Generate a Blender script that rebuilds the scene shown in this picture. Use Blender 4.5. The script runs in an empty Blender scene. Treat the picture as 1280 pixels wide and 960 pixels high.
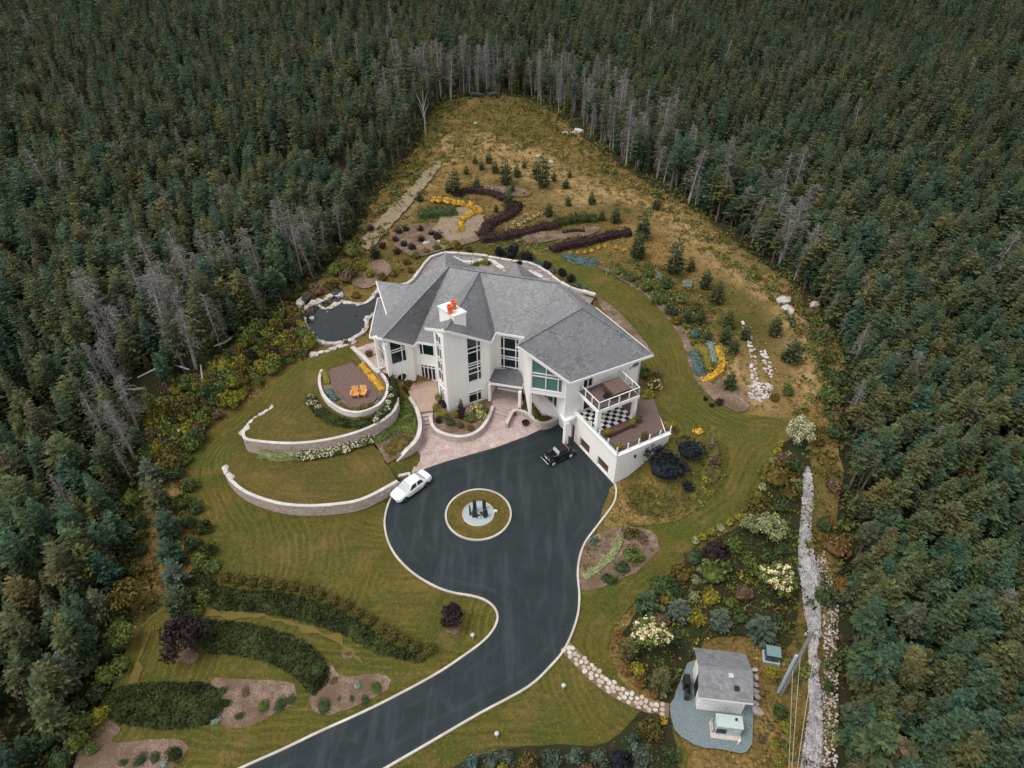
import bpy, bmesh, math, random
import numpy as np
from mathutils import Vector, Matrix, geometry as mgeo
random.seed(7); RNG = np.random.default_rng(7)
SC = bpy.context.scene; COL = SC.collection
R = math.radians

# ------------------------------------------------------------------ camera, sky, sun, exposure
CF, CP, CH = 854.0, R(39.0), 50.0
cam_d = bpy.data.cameras.new("camera"); cam = bpy.data.objects.new("camera", cam_d); COL.objects.link(cam)
cam.location = (0, 0, CH); cam.rotation_euler = (R(51), 0, 0)
cam_d.sensor_width = 36; cam_d.lens = CF / 1280 * 36; cam_d.clip_start = 1; cam_d.clip_end = 6000
SC.camera = cam
SUN_EL, SUN_AZ = 63.0, 250.0            # azimuth, clockwise from +Y: from the left, a little in front of the house
W = bpy.data.worlds.new("World"); SC.world = W; W.use_nodes = True
nt = W.node_tree; bg = nt.nodes["Background"]
sky = nt.nodes.new("ShaderNodeTexSky"); sky.sky_type = 'NISHITA'; sky.sun_disc = False
sky.sun_elevation = R(SUN_EL); sky.sun_rotation = R(SUN_AZ); sky.dust_density = 2.0; sky.air_density = 1.0; sky.ozone_density = 1.0
hs = nt.nodes.new("ShaderNodeHueSaturation"); hs.inputs["Saturation"].default_value = 0.20
nt.links.new(sky.outputs[0], hs.inputs["Color"]); nt.links.new(hs.outputs[0], bg.inputs[0]); bg.inputs[1].default_value = 0.15
sd = bpy.data.lights.new("sun", 'SUN'); sd.energy = .8; sd.angle = R(20); sd.color = (1.0, .93, .83)
so = bpy.data.objects.new("sun", sd); COL.objects.link(so)
a_ = R(SUN_AZ); e_ = R(SUN_EL)
so.rotation_euler = Vector((math.sin(a_) * math.cos(e_), math.cos(a_) * math.cos(e_), math.sin(e_))).to_track_quat('Z', 'Y').to_euler()
SC.view_settings.view_transform = 'Standard'; SC.view_settings.look = 'None'; SC.view_settings.exposure = 0.72; SC.view_settings.gamma = 1.0
SC.cycles.max_bounces = 6; SC.cycles.diffuse_bounces = 3; SC.cycles.transparent_max_bounces = 8

# ------------------------------------------------------------------ helpers: pixels of the photograph -> world
cs, sn = math.cos(CP), math.sin(CP)
def G(px, py, z=0.0):
    a = (px - 640) / CF; b = (480 - py) / CF
    t = (z - CH) / (-sn + b * cs)
    return (a * t, (cs + b * sn) * t)
def sstep(x): x = np.clip(x, 0, 1); return x * x * (3 - 2 * x)
U = np.array([.487, -.873]); V = np.array([.873, .487]); WD = np.array([.961, -.276]); WP = np.array([.276, .961])
TOE = [(-200, 56), (-40, 54), (-16, 52), (-9, 57.5), (4, 58.2), (5.6, 54.9), (10.5, 45.9), (16, 40), (40, 36), (200, 30)]
def seg_dist(x, y, A, B):
    ax, ay = A; bx, by = B; dx, dy = bx - ax, by - ay
    t = np.clip(((x - ax) * dx + (y - ay) * dy) / (dx * dx + dy * dy), 0, 1)
    return np.hypot(x - ax - t * dx, y - ay - t * dy)
def T0(x, y):
    x = np.asarray(x, float); y = np.asarray(y, float)
    d = np.full(np.broadcast(x, y).shape, 1e9)
    for i in range(len(TOE) - 1): d = np.minimum(d, seg_dist(x, y, TOE[i], TOE[i + 1]))
    behind = y > np.interp(x, [p[0] for p in TOE], [p[1] for p in TOE])
    wdt = 8.0 + 4 * sstep((-8 - x) / 10)
    z = 3.4 * sstep(np.where(behind, d, 0) / wdt)
    z = z + .25 * np.sin(x * .13 + 1) * np.sin(y * .11) * sstep((y - 75) / 30)
    return z
def inpoly(x, y, P):
    x = np.asarray(x, float); y = np.asarray(y, float); r = np.zeros(np.broadcast(x, y).shape, bool); n = len(P)
    for i in range(n):
        x1, y1 = P[i]; x2, y2 = P[(i + 1) % n]
        if y1 == y2: continue
        c = ((y1 > y) != (y2 > y)) & (x < (x2 - x1) * (y - y1) / (y2 - y1) + x1); r ^= c
    return r
def poly_dist(x, y, P, closed=True):
    d = np.full(np.broadcast(np.asarray(x, float), np.asarray(y, float)).shape, 1e9); n = len(P)
    for i in range(n if closed else n - 1): d = np.minimum(d, seg_dist(x, y, P[i], P[(i + 1) % n]))
    return d
def smooth(P, n=6, closed=False):
    P = [np.array(p, float) for p in P]; out = []; m = len(P)
    for i in range(m if closed else m - 1):
        p1, p2 = P[i], P[(i + 1) % m]
        p0 = P[i - 1] if (closed or i > 0) else p1; p3 = P[(i + 2) % m] if (closed or i + 2 < m) else p2
        for k in range(n):
            t = k / n
            out.append(.5 * (2 * p1 + (p2 - p0) * t + (2 * p0 - 5 * p1 + 4 * p2 - p3) * t * t + (3 * p1 - p0 - 3 * p2 + p3) * t ** 3))
    if not closed: out.append(P[-1])
    return [tuple(p) for p in out]
def GP(pts, z=0.0): return [G(px, py, z) for px, py in pts]

# raised terraces left of the house: outline (wall part first), level
wallA_px = [(281, 588), (290, 602), (310, 617), (345, 629), (380, 633), (420, 631), (455, 624), (497, 602)]
wallB_px = [(340, 509), (318, 522), (306, 537), (306, 548), (320, 552), (360, 555), (400, 552), (440, 543), (470, 531), (490, 517), (496, 506), (497, 498)]
ringC_px = [(402, 462), (399, 474), (402, 489), (412, 502), (429, 512), (445, 515), (460, 512), (475, 504), (483, 492), (484, 479), (478, 468), (468, 461)]
wallL_px = [(512, 497), (521, 513), (525, 529), (523, 545), (514, 558), (500, 569), (482, 580)]
WA = smooth(GP(wallA_px, 1.25), 5); WB = smooth(GP(wallB_px, 2.8), 5); WC = smooth(GP(ringC_px, 3.4), 5); WL = smooth(GP(wallL_px, 1.3), 5)
polyA = WA + GP([(485, 582), (470, 556)], 1.2) + GP([(440, 548), (400, 557), (350, 560), (312, 556), (296, 566)], 1.2)
polyB = WB + GP([(480, 462), (455, 440), (430, 438), (395, 450), (362, 478)], 2.7)
polyL = WL + GP([(478, 568), (462, 552), (470, 536), (490, 520), (498, 500), (505, 488)], 1.2)
TERR = [(polyA, 1.2, len(WA)), (polyB, 2.75, len(WB)), (polyL, 1.2, len(WL))]
def T(x, y, raise_inside=True):
    x = np.asarray(x, float); y = np.asarray(y, float); z = T0(x, y)
    for P, lv, nw in TERR[:2]:
        ins = inpoly(x, y, P); dw = poly_dist(x, y, P[:nw], False); da = poly_dist(x, y, P[nw - 1:] + P[:1], False)
        out = lv * (1 - sstep(da / 5.0)) * sstep((dw - da) / 2.0)
        z = np.where(~ins & (da < dw - .05), np.maximum(z, out - .12), z)
        if raise_inside: z = np.where(ins, np.maximum(z, lv), z)
        else: z = np.where(ins & (dw > 1.5), np.maximum(z, lv - .3), z)
    if raise_inside:
        P, lv, nw = TERR[2]; z = np.where(inpoly(x, y, P), np.maximum(z, lv), z)
    return z
def at(px, py):
    z = 0.0
    for _ in range(12):
        x, y = G(px, py, z); z = .5 * z + .5 * float(T(x, y))
    x, y = G(px, py, z); return (x, y, float(T(x, y)))
def AT(pts): return [at(px, py)[:2] for px, py in pts]

# ------------------------------------------------------------------ helpers: objects
def tag(o, label=None, cat=None, group=None, kind=None):
    if label: o["label"] = label
    if cat: o["category"] = cat
    if group: o["group"] = group
    if kind: o["kind"] = kind
    return o
def empty(name, loc, rz=0.0, **k):
    o = bpy.data.objects.new(name, None); COL.objects.link(o); o.location = loc; o.rotation_euler = (0, 0, rz); o.empty_display_size = .3
    return tag(o, **k)
def mobj(name, me, mat=None, parent=None, loc=None, rz=0):
    o = bpy.data.objects.new(name, me); COL.objects.link(o)
    if mat is not None and not me.materials:
        for m in (mat if isinstance(mat, (list, tuple)) else [mat]): me.materials.append(m)
    if parent is not None: o.parent = parent
    if loc is not None: o.location = loc
    if rz: o.rotation_euler = (0, 0, rz)
    return o
def np_mesh(name, verts, faces, mat=None, smooth_=False, midx=None):
    verts = np.asarray(verts, np.float32); faces = np.asarray(faces, np.int32); k = faces.shape[1]
    me = bpy.data.meshes.new(name); me.vertices.add(len(verts)); me.vertices.foreach_set("co", verts.ravel())
    me.loops.add(faces.size); me.loops.foreach_set("vertex_index", faces.ravel())
    me.polygons.add(len(faces)); me.polygons.foreach_set("loop_start", np.arange(0, faces.size, k, dtype=np.int32))
    me.polygons.foreach_set("loop_total", np.full(len(faces), k, np.int32))
    if mat is not None:
        for m in (mat if isinstance(mat, (list, tuple)) else [mat]): me.materials.append(m)
    if midx is not None: me.polygons.foreach_set("material_index", np.asarray(midx, np.int32))
    me.update(calc_edges=True); me.validate()
    if smooth_: me.polygons.foreach_set("use_smooth", np.ones(len(me.polygons), bool))
    return me
def copy_tree(src, loc, rz=0.0, scale=None, label=None, group=None):
    r = src.copy(); COL.objects.link(r); r.location = loc; r.rotation_euler = (0, 0, rz)
    if scale is not None: r.scale = scale if hasattr(scale, '__len__') else (scale,) * 3
    if label: r["label"] = label
    if group: r["group"] = group
    for ch in KIDS.get(src.name, ()):
        c = ch.copy(); COL.objects.link(c); c.parent = r
        for g in KIDS.get(ch.name, ()):
            d = g.copy(); COL.objects.link(d); d.parent = c
    return r
KIDS = {}
def kids(*objs):
    for o in objs:
        KIDS[o.name] = list(o.children)
        for c in o.children: KIDS[c.name] = list(c.children)
class MB:
    def __init__(s): s.v = []; s.f = []
    def add(s, vs, fs):
        b = len(s.v); s.v += [tuple(map(float, p)) for p in vs]; s.f += [tuple(i + b for i in f) for f in fs]; return s
    def box(s, c, size, rz=0.0, M=None):
        hx, hy, hz = size[0] / 2, size[1] / 2, size[2] / 2; ca, sa = math.cos(rz), math.sin(rz); vs = []
        for dz in (-hz, hz):
            for dx, dy in ((-hx, -hy), (hx, -hy), (hx, hy), (-hx, hy)):
                p = Vector((dx * ca - dy * sa, dx * sa + dy * ca, dz))
                if M is not None: p = M @ Vector((dx, dy, dz))
                vs.append((c[0] + p[0], c[1] + p[1], c[2] + p[2]))
        return s.add(vs, [(3, 2, 1, 0), (4, 5, 6, 7), (0, 1, 5, 4), (1, 2, 6, 5), (2, 3, 7, 6), (3, 0, 4, 7)])
    def prism(s, poly, z0, z1, top=None):
        n = len(poly)
        ar = sum(poly[i][0] * poly[(i + 1) % n][1] - poly[(i + 1) % n][0] * poly[i][1] for i in range(n))
        if ar < 0: poly = poly[::-1]; top = top[::-1] if top else None
        vs = [(p[0], p[1], z0) for p in poly] + [(p[0], p[1], top[i] if top else z1) for i, p in enumerate(poly)]
        return s.add(vs, [tuple(range(n))[::-1], tuple(range(n, 2 * n))] + [(i, (i + 1) % n, n + (i + 1) % n, n + i) for i in range(n)])
    def bar(s, a, b, w, h=None, up=(0, 0, 1)):
        a, b = Vector(a), Vector(b); d = (b - a).normalized(); up = Vector(up)
        if abs(d.dot(up)) > .98: up = Vector((1, 0, 0))
        x = d.cross(up).normalized(); y = x.cross(d).normalized(); h = h or w
        vs = [p + x * sx * w / 2 + y * sy * h / 2 for p in (a, b) for sx, sy in ((-1, -1), (1, -1), (1, 1), (-1, 1))]
        return s.add(vs, [(3, 2, 1, 0), (4, 5, 6, 7), (0, 1, 5, 4), (1, 2, 6, 5), (2, 3, 7, 6), (3, 0, 4, 7)])
    def tube(s, pts, rs, n=8, cap=True):
        pts = [Vector(p) for p in pts]; rs = rs if hasattr(rs, '__len__') else [rs] * len(pts); vs = []
        for i, p in enumerate(pts):
            d = (pts[min(i + 1, len(pts) - 1)] - pts[max(i - 1, 0)]).normalized()
            up = Vector((0, 0, 1)) if abs(d.z) < .9 else Vector((1, 0, 0))
            x = d.cross(up).normalized(); y = x.cross(d)
            vs += [p + (x * math.cos(2 * math.pi * k / n) + y * math.sin(2 * math.pi * k / n)) * rs[i] for k in range(n)]
        fs = [(i * n + k, i * n + (k + 1) % n, (i + 1) * n + (k + 1) % n, (i + 1) * n + k) for i in range(len(pts) - 1) for k in range(n)]
        if cap: fs += [tuple(range(n))[::-1], tuple(range((len(pts) - 1) * n, len(pts) * n))]
        return s.add(vs, fs)
    def lathe(s, prof, n=16, c=(0, 0, 0)):
        vs = [(c[0] + r * math.cos(2 * math.pi * k / n), c[1] + r * math.sin(2 * math.pi * k / n), c[2] + z) for r, z in prof for k in range(n)]
        fs = [(i * n + k, i * n + (k + 1) % n, (i + 1) * n + (k + 1) % n, (i + 1) * n + k) for i in range(len(prof) - 1) for k in range(n)]
        return s.add(vs, fs + [tuple(range((len(prof) - 1) * n, len(prof) * n))])
    def loft(s, secs, cap=True):
        n = len(secs[0]); vs = [p for q in secs for p in q]
        fs = [(i * n + k, i * n + (k + 1) % n, (i + 1) * n + (k + 1) % n, (i + 1) * n + k) for i in range(len(secs) - 1) for k in range(n)]
        if cap: fs += [tuple(range(n))[::-1], tuple(range((len(secs) - 1) * n, len(secs) * n))]
        return s.add(vs, fs)
    def mesh(s, name, mat=None, bevel=0.0, sm=False):
        me = bpy.data.meshes.new(name); me.from_pydata(s.v, [], s.f); me.validate(); me.update()
        bm = bmesh.new(); bm.from_mesh(me); bmesh.ops.recalc_face_normals(bm, faces=bm.faces)
        if bevel: bmesh.ops.bevel(bm, geom=[e for e in bm.edges if len(e.link_faces) == 2 and e.calc_face_angle() > .6], offset=bevel, segments=1, affect='EDGES')
        bm.to_mesh(me); bm.free()
        if mat is not None: me.materials.append(mat)
        if sm:
            me.polygons.foreach_set("use_smooth", np.ones(len(me.polygons), bool))
            me.set_sharp_from_angle(angle=R(38))
        return me
    def build(s, name, mat, parent=None, bevel=0.0, sm=False, loc=None, rz=0, **k):
        return tag(mobj(name, s.mesh(name, mat, bevel, sm), None, parent, loc, rz), **k)

# ------------------------------------------------------------------ materials
def new_mat(name):
    m = bpy.data.materials.new(name); m.use_nodes = True; t = m.node_tree
    return m, t, t.nodes["Principled BSDF"]
def N(t, typ, **inp):
    n = t.nodes.new(typ)
    for k, v in inp.items():
        if k in n.inputs: n.inputs[k].default_value = v
    return n
def mixc(t, fac, a, b):
    n = t.nodes.new("ShaderNodeMix"); n.data_type = 'RGBA'
    for sock, v in ((n.inputs[0], fac), (n.inputs[6], a), (n.inputs[7], b)):
        if isinstance(v, bpy.types.NodeSocket): t.links.new(v, sock)
        else: sock.default_value = v if not hasattr(v, '__len__') else (*v, 1)[:4]
    return n.outputs[2]
def coords(t, world=False, scale=(1, 1, 1), rot=0):
    if world: o = t.nodes.new("ShaderNodeNewGeometry").outputs["Position"]
    else: o = t.nodes.new("ShaderNodeTexCoord").outputs["Object"]
    if scale != (1, 1, 1) or rot:
        mp = t.nodes.new("ShaderNodeMapping"); mp.inputs["Scale"].default_value = scale; mp.inputs["Rotation"].default_value = (0, 0, rot)
        t.links.new(o, mp.inputs[0]); o = mp.outputs[0]
    return o
def noise(t, vec, scale, detail=4, rough=.6, lo=.35, hi=.65):
    n = N(t, "ShaderNodeTexNoise", Scale=scale, Detail=detail, Roughness=rough); t.links.new(vec, n.inputs["Vector"])
    m = t.nodes.new("ShaderNodeMapRange"); m.inputs[1].default_value = lo; m.inputs[2].default_value = hi
    t.links.new(n.outputs["Fac"], m.inputs[0]); return m.outputs[0]
def bump(t, b, h, strength=.4, dist=.05):
    n = N(t, "ShaderNodeBump", Strength=strength, Distance=dist); t.links.new(h, n.inputs["Height"]); t.links.new(n.outputs[0], b.inputs["Normal"])
def M_noise(name, c1, c2, scale=3.0, rough=.85, bmp=.3, bd=.03, world=True, c3=None, s3=.25, spec=.3, fine=None, metal=0.0):
    m, t, b = new_mat(name); v = coords(t, world); f = noise(t, v, scale)
    c = mixc(t, f, c1, c2)
    if c3 is not None: c = mixc(t, noise(t, v, s3, 3, .5, .42, .62), c, c3)
    if fine: c = mixc(t, noise(t, v, fine[0], 2, .6, .4, .7), c, fine[1])
    t.links.new(c, b.inputs["Base Color"]); b.inputs["Roughness"].default_value = rough; b.inputs["Specular IOR Level"].default_value = spec; b.inputs["Metallic"].default_value = metal
    if bmp: bump(t, b, f, bmp, bd)
    return m
def M_foliage(name, cols, tr=.12, var=.25, scale=1.3):
    """colour of the leaves: picked per plant, varied from clump to clump"""
    m, t, b = new_mat(name); oi = t.nodes.new("ShaderNodeObjectInfo"); ramp = t.nodes.new("ShaderNodeValToRGB"); el = ramp.color_ramp.elements
    while len(el) < len(cols): el.new(.5)
    for i, c in enumerate(cols): el[i].position = i / max(1, len(cols) - 1); el[i].color = (*c, 1)
    t.links.new(oi.outputs["Random"], ramp.inputs[0])
    v = coords(t); f = noise(t, v, scale, 3, .6, .3, .7)
    hsv = N(t, "ShaderNodeHueSaturation", Saturation=1.0); mr = t.nodes.new("ShaderNodeMapRange")
    mr.inputs[3].default_value = 1 - var; mr.inputs[4].default_value = 1 + var * 1.6; t.links.new(f, mr.inputs[0]); t.links.new(mr.outputs[0], hsv.inputs["Value"])
    t.links.new(ramp.outputs[0], hsv.inputs["Color"]); t.links.new(hsv.outputs[0], b.inputs["Base Color"])
    b.inputs["Roughness"].default_value = .8; b.inputs["Specular IOR Level"].default_value = .15
    return m
def M_plain(name, c, rough=.5, metal=0.0, spec=.5):
    m, t, b = new_mat(name); v = coords(t, True); f = noise(t, v, 9.0, 3)
    t.links.new(mixc(t, f, tuple(x * .9 for x in c), tuple(min(1, x * 1.06) for x in c)), b.inputs["Base Color"])
    b.inputs["Roughness"].default_value = rough; b.inputs["Metallic"].default_value = metal; b.inputs["Specular IOR Level"].default_value = spec
    return m
def M_lawn(name, green, olive, dry, rot, amp=.5):
    m, t, b = new_mat(name); v = coords(t, True)
    c = mixc(t, noise(t, v, .13, 5, .6, .36, .58), olive, green)
    c = mixc(t, noise(t, v, .33, 5, .65, .5, .72), c, dry)
    # mowing: passes that follow the lawn's outline, by the distance to it stored on the sheet
    at_ = t.nodes.new("ShaderNodeAttribute"); at_.attribute_name = "edge_distance"; nz = N(t, "ShaderNodeTexNoise", Scale=.25, Detail=2.0); t.links.new(v, nz.inputs["Vector"])
    ad = t.nodes.new("ShaderNodeMath"); ad.operation = 'MULTIPLY_ADD'; ad.inputs[1].default_value = 1.2; t.links.new(nz.outputs["Fac"], ad.inputs[0]); t.links.new(at_.outputs["Fac"], ad.inputs[2])
    for per, am, cc_ in ((6.0, amp, tuple(x * .55 for x in olive)), (10.5, amp * .6, tuple(x * 1.45 for x in dry))):
        mu = t.nodes.new("ShaderNodeMath"); mu.operation = 'MULTIPLY'; mu.inputs[1].default_value = per; t.links.new(ad.outputs[0], mu.inputs[0])
        si = t.nodes.new("ShaderNodeMath"); si.operation = 'SINE'; t.links.new(mu.outputs[0], si.inputs[0])
        mr = t.nodes.new("ShaderNodeMapRange"); mr.inputs[1].default_value = -.1; mr.inputs[2].default_value = 1.2; t.links.new(si.outputs[0], mr.inputs[0])
        ml = t.nodes.new("ShaderNodeMath"); ml.operation = 'MULTIPLY'; t.links.new(mr.outputs[0], ml.inputs[0])
        sc = t.nodes.new("ShaderNodeMath"); sc.operation = 'MULTIPLY'; sc.inputs[1].default_value = am; t.links.new(noise(t, v, .3 if per < 7 else .22, 4, .65, .38, .66), sc.inputs[0]); t.links.new(sc.outputs[0], ml.inputs[1])
        c = mixc(t, ml.outputs[0], c, cc_)
    f = noise(t, v, 2.6, 5, .7, .3, .7)
    c = mixc(t, f, c, tuple(x * .58 for x in green)) if False else mixc(t, noise(t, v, 2.6, 5, .7, .48, .8), c, tuple(x * .5 for x in olive))
    c = mixc(t, noise(t, v, 7.0, 3, .7, .55, .75), c, tuple(x * 1.5 for x in dry))
    t.links.new(c, b.inputs["Base Color"]); b.inputs["Roughness"].default_value = .95; b.inputs["Specular IOR Level"].default_value = .1
    bump(t, b, f, .6, .08); return m
GREEN, OLIVE, DRY = (.060, .078, .014), (.097, .083, .016), (.155, .108, .034)
m_lawn = M_lawn("lawn", GREEN, OLIVE, DRY, R(20), .7)
m_lawn2 = M_lawn("terrace lawn", (.078, .078, .017), (.108, .084, .021), (.165, .105, .036), R(95), .5)
m_meadow = M_noise("meadow", (.145, .098, .026), (.29, .18, .068), .3, .95, .5, .1, c3=(.075, .072, .016), s3=.07, spec=.1, fine=(3.5, (.065, .052, .016)))
t_ = m_meadow.node_tree; b_ = t_.nodes["Principled BSDF"]; src = b_.inputs["Base Color"].links[0].from_socket; v_ = coords(t_, True)
at_ = t_.nodes.new("ShaderNodeAttribute"); at_.attribute_name = "dry"; ad_ = t_.nodes.new("ShaderNodeMath"); ad_.operation = 'MULTIPLY'; t_.links.new(at_.outputs["Fac"], ad_.inputs[0]); t_.links.new(noise(t_, v_, .55, 6, .7, .3, .6), ad_.inputs[1])
t_.links.new(mixc(t_, ad_.outputs[0], src, mixc(t_, noise(t_, v_, 1.6, 4, .7, .35, .7), (.40, .265, .13), (.27, .175, .068))), b_.inputs["Base Color"])
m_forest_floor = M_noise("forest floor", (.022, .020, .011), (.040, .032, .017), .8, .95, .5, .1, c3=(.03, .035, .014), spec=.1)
m_mulch = M_noise("mulch", (.18, .12, .085), (.34, .24, .19), 2.2, .95, .6, .05, c3=(.15, .10, .06), s3=.5, spec=.1, fine=(8.0, (.10, .07, .05)))
m_asphalt, t_, b_ = new_mat("asphalt"); v_ = coords(t_, True)
c_ = mixc(t_, noise(t_, v_, .35, 5, .6, .35, .7), (.013, .021, .023), (.023, .032, .035)); c_ = mixc(t_, noise(t_, v_, 18, 2, .7, .5, .8), c_, (.042, .051, .056))
c_ = mixc(t_, noise(t_, coords(t_, True, (.9, .12, 1), R(-28)), 1.0, 4, .6, .5, .75), c_, (.044, .053, .057)); c_ = mixc(t_, noise(t_, v_, 1.4, 6, .75, .62, .78), c_, (.014, .02, .023))
at_ = t_.nodes.new("ShaderNodeAttribute"); at_.attribute_name = "edge_distance"      # tyre tracks run at a distance from the kerbs
for d0, am in ((1.15, .5), (2.75, .45), (4.3, .25), (.12, .6)):
    ab = t_.nodes.new("ShaderNodeMath"); ab.operation = 'SUBTRACT'; ab.inputs[1].default_value = d0; t_.links.new(at_.outputs["Fac"], ab.inputs[0])
    aa = t_.nodes.new("ShaderNodeMath"); aa.operation = 'ABSOLUTE'; t_.links.new(ab.outputs[0], aa.inputs[0])
    mr_ = t_.nodes.new("ShaderNodeMapRange"); mr_.inputs[1].default_value = .28; mr_.inputs[2].default_value = 0; mr_.inputs[4].default_value = am; t_.links.new(aa.outputs[0], mr_.inputs[0])
    mm_ = t_.nodes.new("ShaderNodeMath"); mm_.operation = 'MULTIPLY'; t_.links.new(mr_.outputs[0], mm_.inputs[0]); t_.links.new(noise(t_, v_, .4, 4, .6, .35, .65), mm_.inputs[1])
    c_ = mixc(t_, mm_.outputs[0], c_, (.052, .055, .054) if d0 < 1 else (.046, .055, .059))
t_.links.new(c_, b_.inputs["Base Color"]); b_.inputs["Roughness"].default_value = .8; b_.inputs["Specular IOR Level"].default_value = .25; bump(t_, b_, noise(t_, v_, 25, 2), .3, .01)
def M_stone(name, cols, scale, mortar, world=True, bmp=.5, edge=.06, rough=.85):
    m, t, b = new_mat(name); v = coords(t, world)
    vo = N(t, "ShaderNodeTexVoronoi", Scale=scale); vo.inputs["Randomness"].default_value = .9; t.links.new(v, vo.inputs["Vector"])
    ve = N(t, "ShaderNodeTexVoronoi", Scale=scale); ve.feature = 'DISTANCE_TO_EDGE'; ve.inputs["Randomness"].default_value = .9; t.links.new(v, ve.inputs["Vector"])
    rp = t.nodes.new("ShaderNodeValToRGB"); el = rp.color_ramp.elements
    while len(el) < len(cols): el.new(.5)
    for i, c in enumerate(cols): el[i].position = i / (len(cols) - 1); el[i].color = (*c, 1)
    sp = t.nodes.new("ShaderNodeSeparateColor"); t.links.new(vo.outputs["Color"], sp.inputs[0]); t.links.new(sp.outputs[0], rp.inputs[0])
    mr = t.nodes.new("ShaderNodeMapRange"); mr.inputs[2].default_value = edge; t.links.new(ve.outputs["Distance"], mr.inputs[0])
    c = mixc(t, mr.outputs[0], mortar, rp.outputs[0]); c = mixc(t, noise(t, v, 5, 4, .6, .4, .8), c, tuple(x * .7 for x in cols[0]))
    t.links.new(c, b.inputs["Base Color"]); b.inputs["Roughness"].default_value = rough
    bump(t, b, mr.outputs[0], bmp, .04); return m
m_patio = M_stone("patio stone", [(.40, .29, .25), (.52, .40, .36), (.46, .36, .34), (.56, .46, .42)], 1.5, (.30, .22, .20), edge=.03, bmp=.3)
m_patio_up = M_noise("patio concrete", (.36, .25, .19), (.45, .33, .27), .9, .85, .1, .01, c3=(.38, .28, .23))
m_wallstone = M_stone("wall stone", [(.44, .35, .31), (.56, .46, .42), (.50, .39, .34), (.62, .54, .49)], 3.0, (.24, .19, .17), bmp=.8, edge=.05)
m_cap = M_noise("cap stone", (.50, .47, .44), (.72, .69, .65), 2.0, .8, .4, .03, c3=(.46, .43, .39), s3=.7, fine=(9, (.52, .49, .45)))
m_kerb = M_noise("kerb concrete", (.50, .46, .41), (.66, .61, .55), 1.2, .85, .2, .01, c3=(.42, .38, .32), s3=.5, fine=(7, (.44, .40, .34)))
m_white, t_, b_ = new_mat("white render"); v_ = coords(t_, True)
c_ = mixc(t_, noise(t_, v_, .5, 5, .6, .3, .75), (.86, .83, .785), (.81, .78, .735)); c_ = mixc(t_, noise(t_, coords(t_, True, (3, 3, .15)), 1.2, 3, .6, .58, .9), c_, (.72, .69, .645))
t_.links.new(c_, b_.inputs["Base Color"]); b_.inputs["Roughness"].default_value = .75; bump(t_, b_, noise(t_, v_, 14, 3), .12, .01)
m_trim = M_plain("white trim", (.82, .80, .77), .5)
m_roof, t_, b_ = new_mat("grey shingles"); v_ = coords(t_, True)
vo_ = N(t_, "ShaderNodeTexVoronoi", Scale=4.2); t_.links.new(coords(t_, True, (1, 1, 1.7)), vo_.inputs["Vector"])
sp_ = t_.nodes.new("ShaderNodeSeparateColor"); t_.links.new(vo_.outputs["Color"], sp_.inputs[0])
c_ = mixc(t_, sp_.outputs[0], (.085, .086, .089), (.24, .24, .243)); c_ = mixc(t_, noise(t_, v_, .5, 4, .6, .3, .7), c_, (.165, .166, .172)); c_ = mixc(t_, noise(t_, coords(t_, True, (1, 1, .3)), 1.5, 4, .6, .55, .8), c_, (.115, .115, .12))
t_.links.new(c_, b_.inputs["Base Color"]); b_.inputs["Roughness"].default_value = .55; b_.inputs["Specular IOR Level"].default_value = .6; bump(t_, b_, sp_.outputs[0], .35, .02)
m_roof_dk = M_noise("dark membrane roof", (.10, .10, .115), (.14, .14, .155), 2.5, .8, .1, .01)
def M_glass(name, c, rough=.06, tint=.75, tc=(.62, .80, .77, 1)):
    m, t, b = new_mat(name); b.inputs["Base Color"].default_value = (*c, 1); b.inputs["Roughness"].default_value = rough; b.inputs["Specular IOR Level"].default_value = .7
    tr = t.nodes.new("ShaderNodeBsdfTransparent"); tr.inputs[0].default_value = tc; mx = t.nodes.new("ShaderNodeMixShader"); mx.inputs[0].default_value = tint
    t.links.new(tr.outputs[0], mx.inputs[1]); t.links.new(b.outputs[0], mx.inputs[2])
    t.links.new(mx.outputs[0], t.nodes["Material Output"].inputs["Surface"]); return m
m_glass = M_glass("window glass", (.012, .028, .03), .05, .72)
m_glass_teal = M_glass("pale teal glass", (.11, .23, .215), .08, .75)
m_glass_rail = M_glass("railing glass", (.10, .12, .12), .05, .14, (.93, .97, .96, 1))
m_glass_car = M_plain("car glass", (.03, .035, .035), .05)
m_glass_pale = M_plain("pale windscreen glass", (.42, .46, .46), .1)
m_dark = M_plain("dark interior", (.02, .02, .02), .9)
m_floor_in = M_plain("interior floor", (.30, .22, .16), .6)
m_deck = M_noise("deck boards", (.125, .082, .070), (.175, .118, .102), 4.0, .8, .2, .01, spec=.2)
m_deck_house = M_noise("house deck boards", (.115, .076, .066), (.16, .108, .096), 4.0, .8, .2, .01, spec=.2)
m_brown = M_noise("brown wood", (.075, .042, .026), (.12, .07, .045), 3.0, .6, .1, .01)
m_black = M_plain("black", (.012, .012, .013), .35)
m_blackpaint = M_plain("black car paint", (.008, .011, .011), .12, 0, .6)
m_rubber = M_plain("rubber", (.018, .018, .018), .8)
m_chrome = M_plain("chrome", (.7, .7, .7), .18, 1.0)
m_carwhite = M_plain("white car paint", (.80, .80, .79), .22, 0, .6)
m_orange = M_noise("orange clay", (.62, .13, .045), (.72, .19, .07), 4, .7, .1)
m_tan = M_plain("orange painted wood", (.72, .33, .09), .6)
m_stone_dk = M_noise("dark stone", (.018, .021, .021), (.05, .055, .055), 3.0, .6, .5, .03, world=False)
m_rock = M_noise("pale rock", (.46, .42, .40), (.62, .59, .57), 2.5, .85, .5, .03, c3=(.36, .31, .28), s3=.8)
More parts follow.
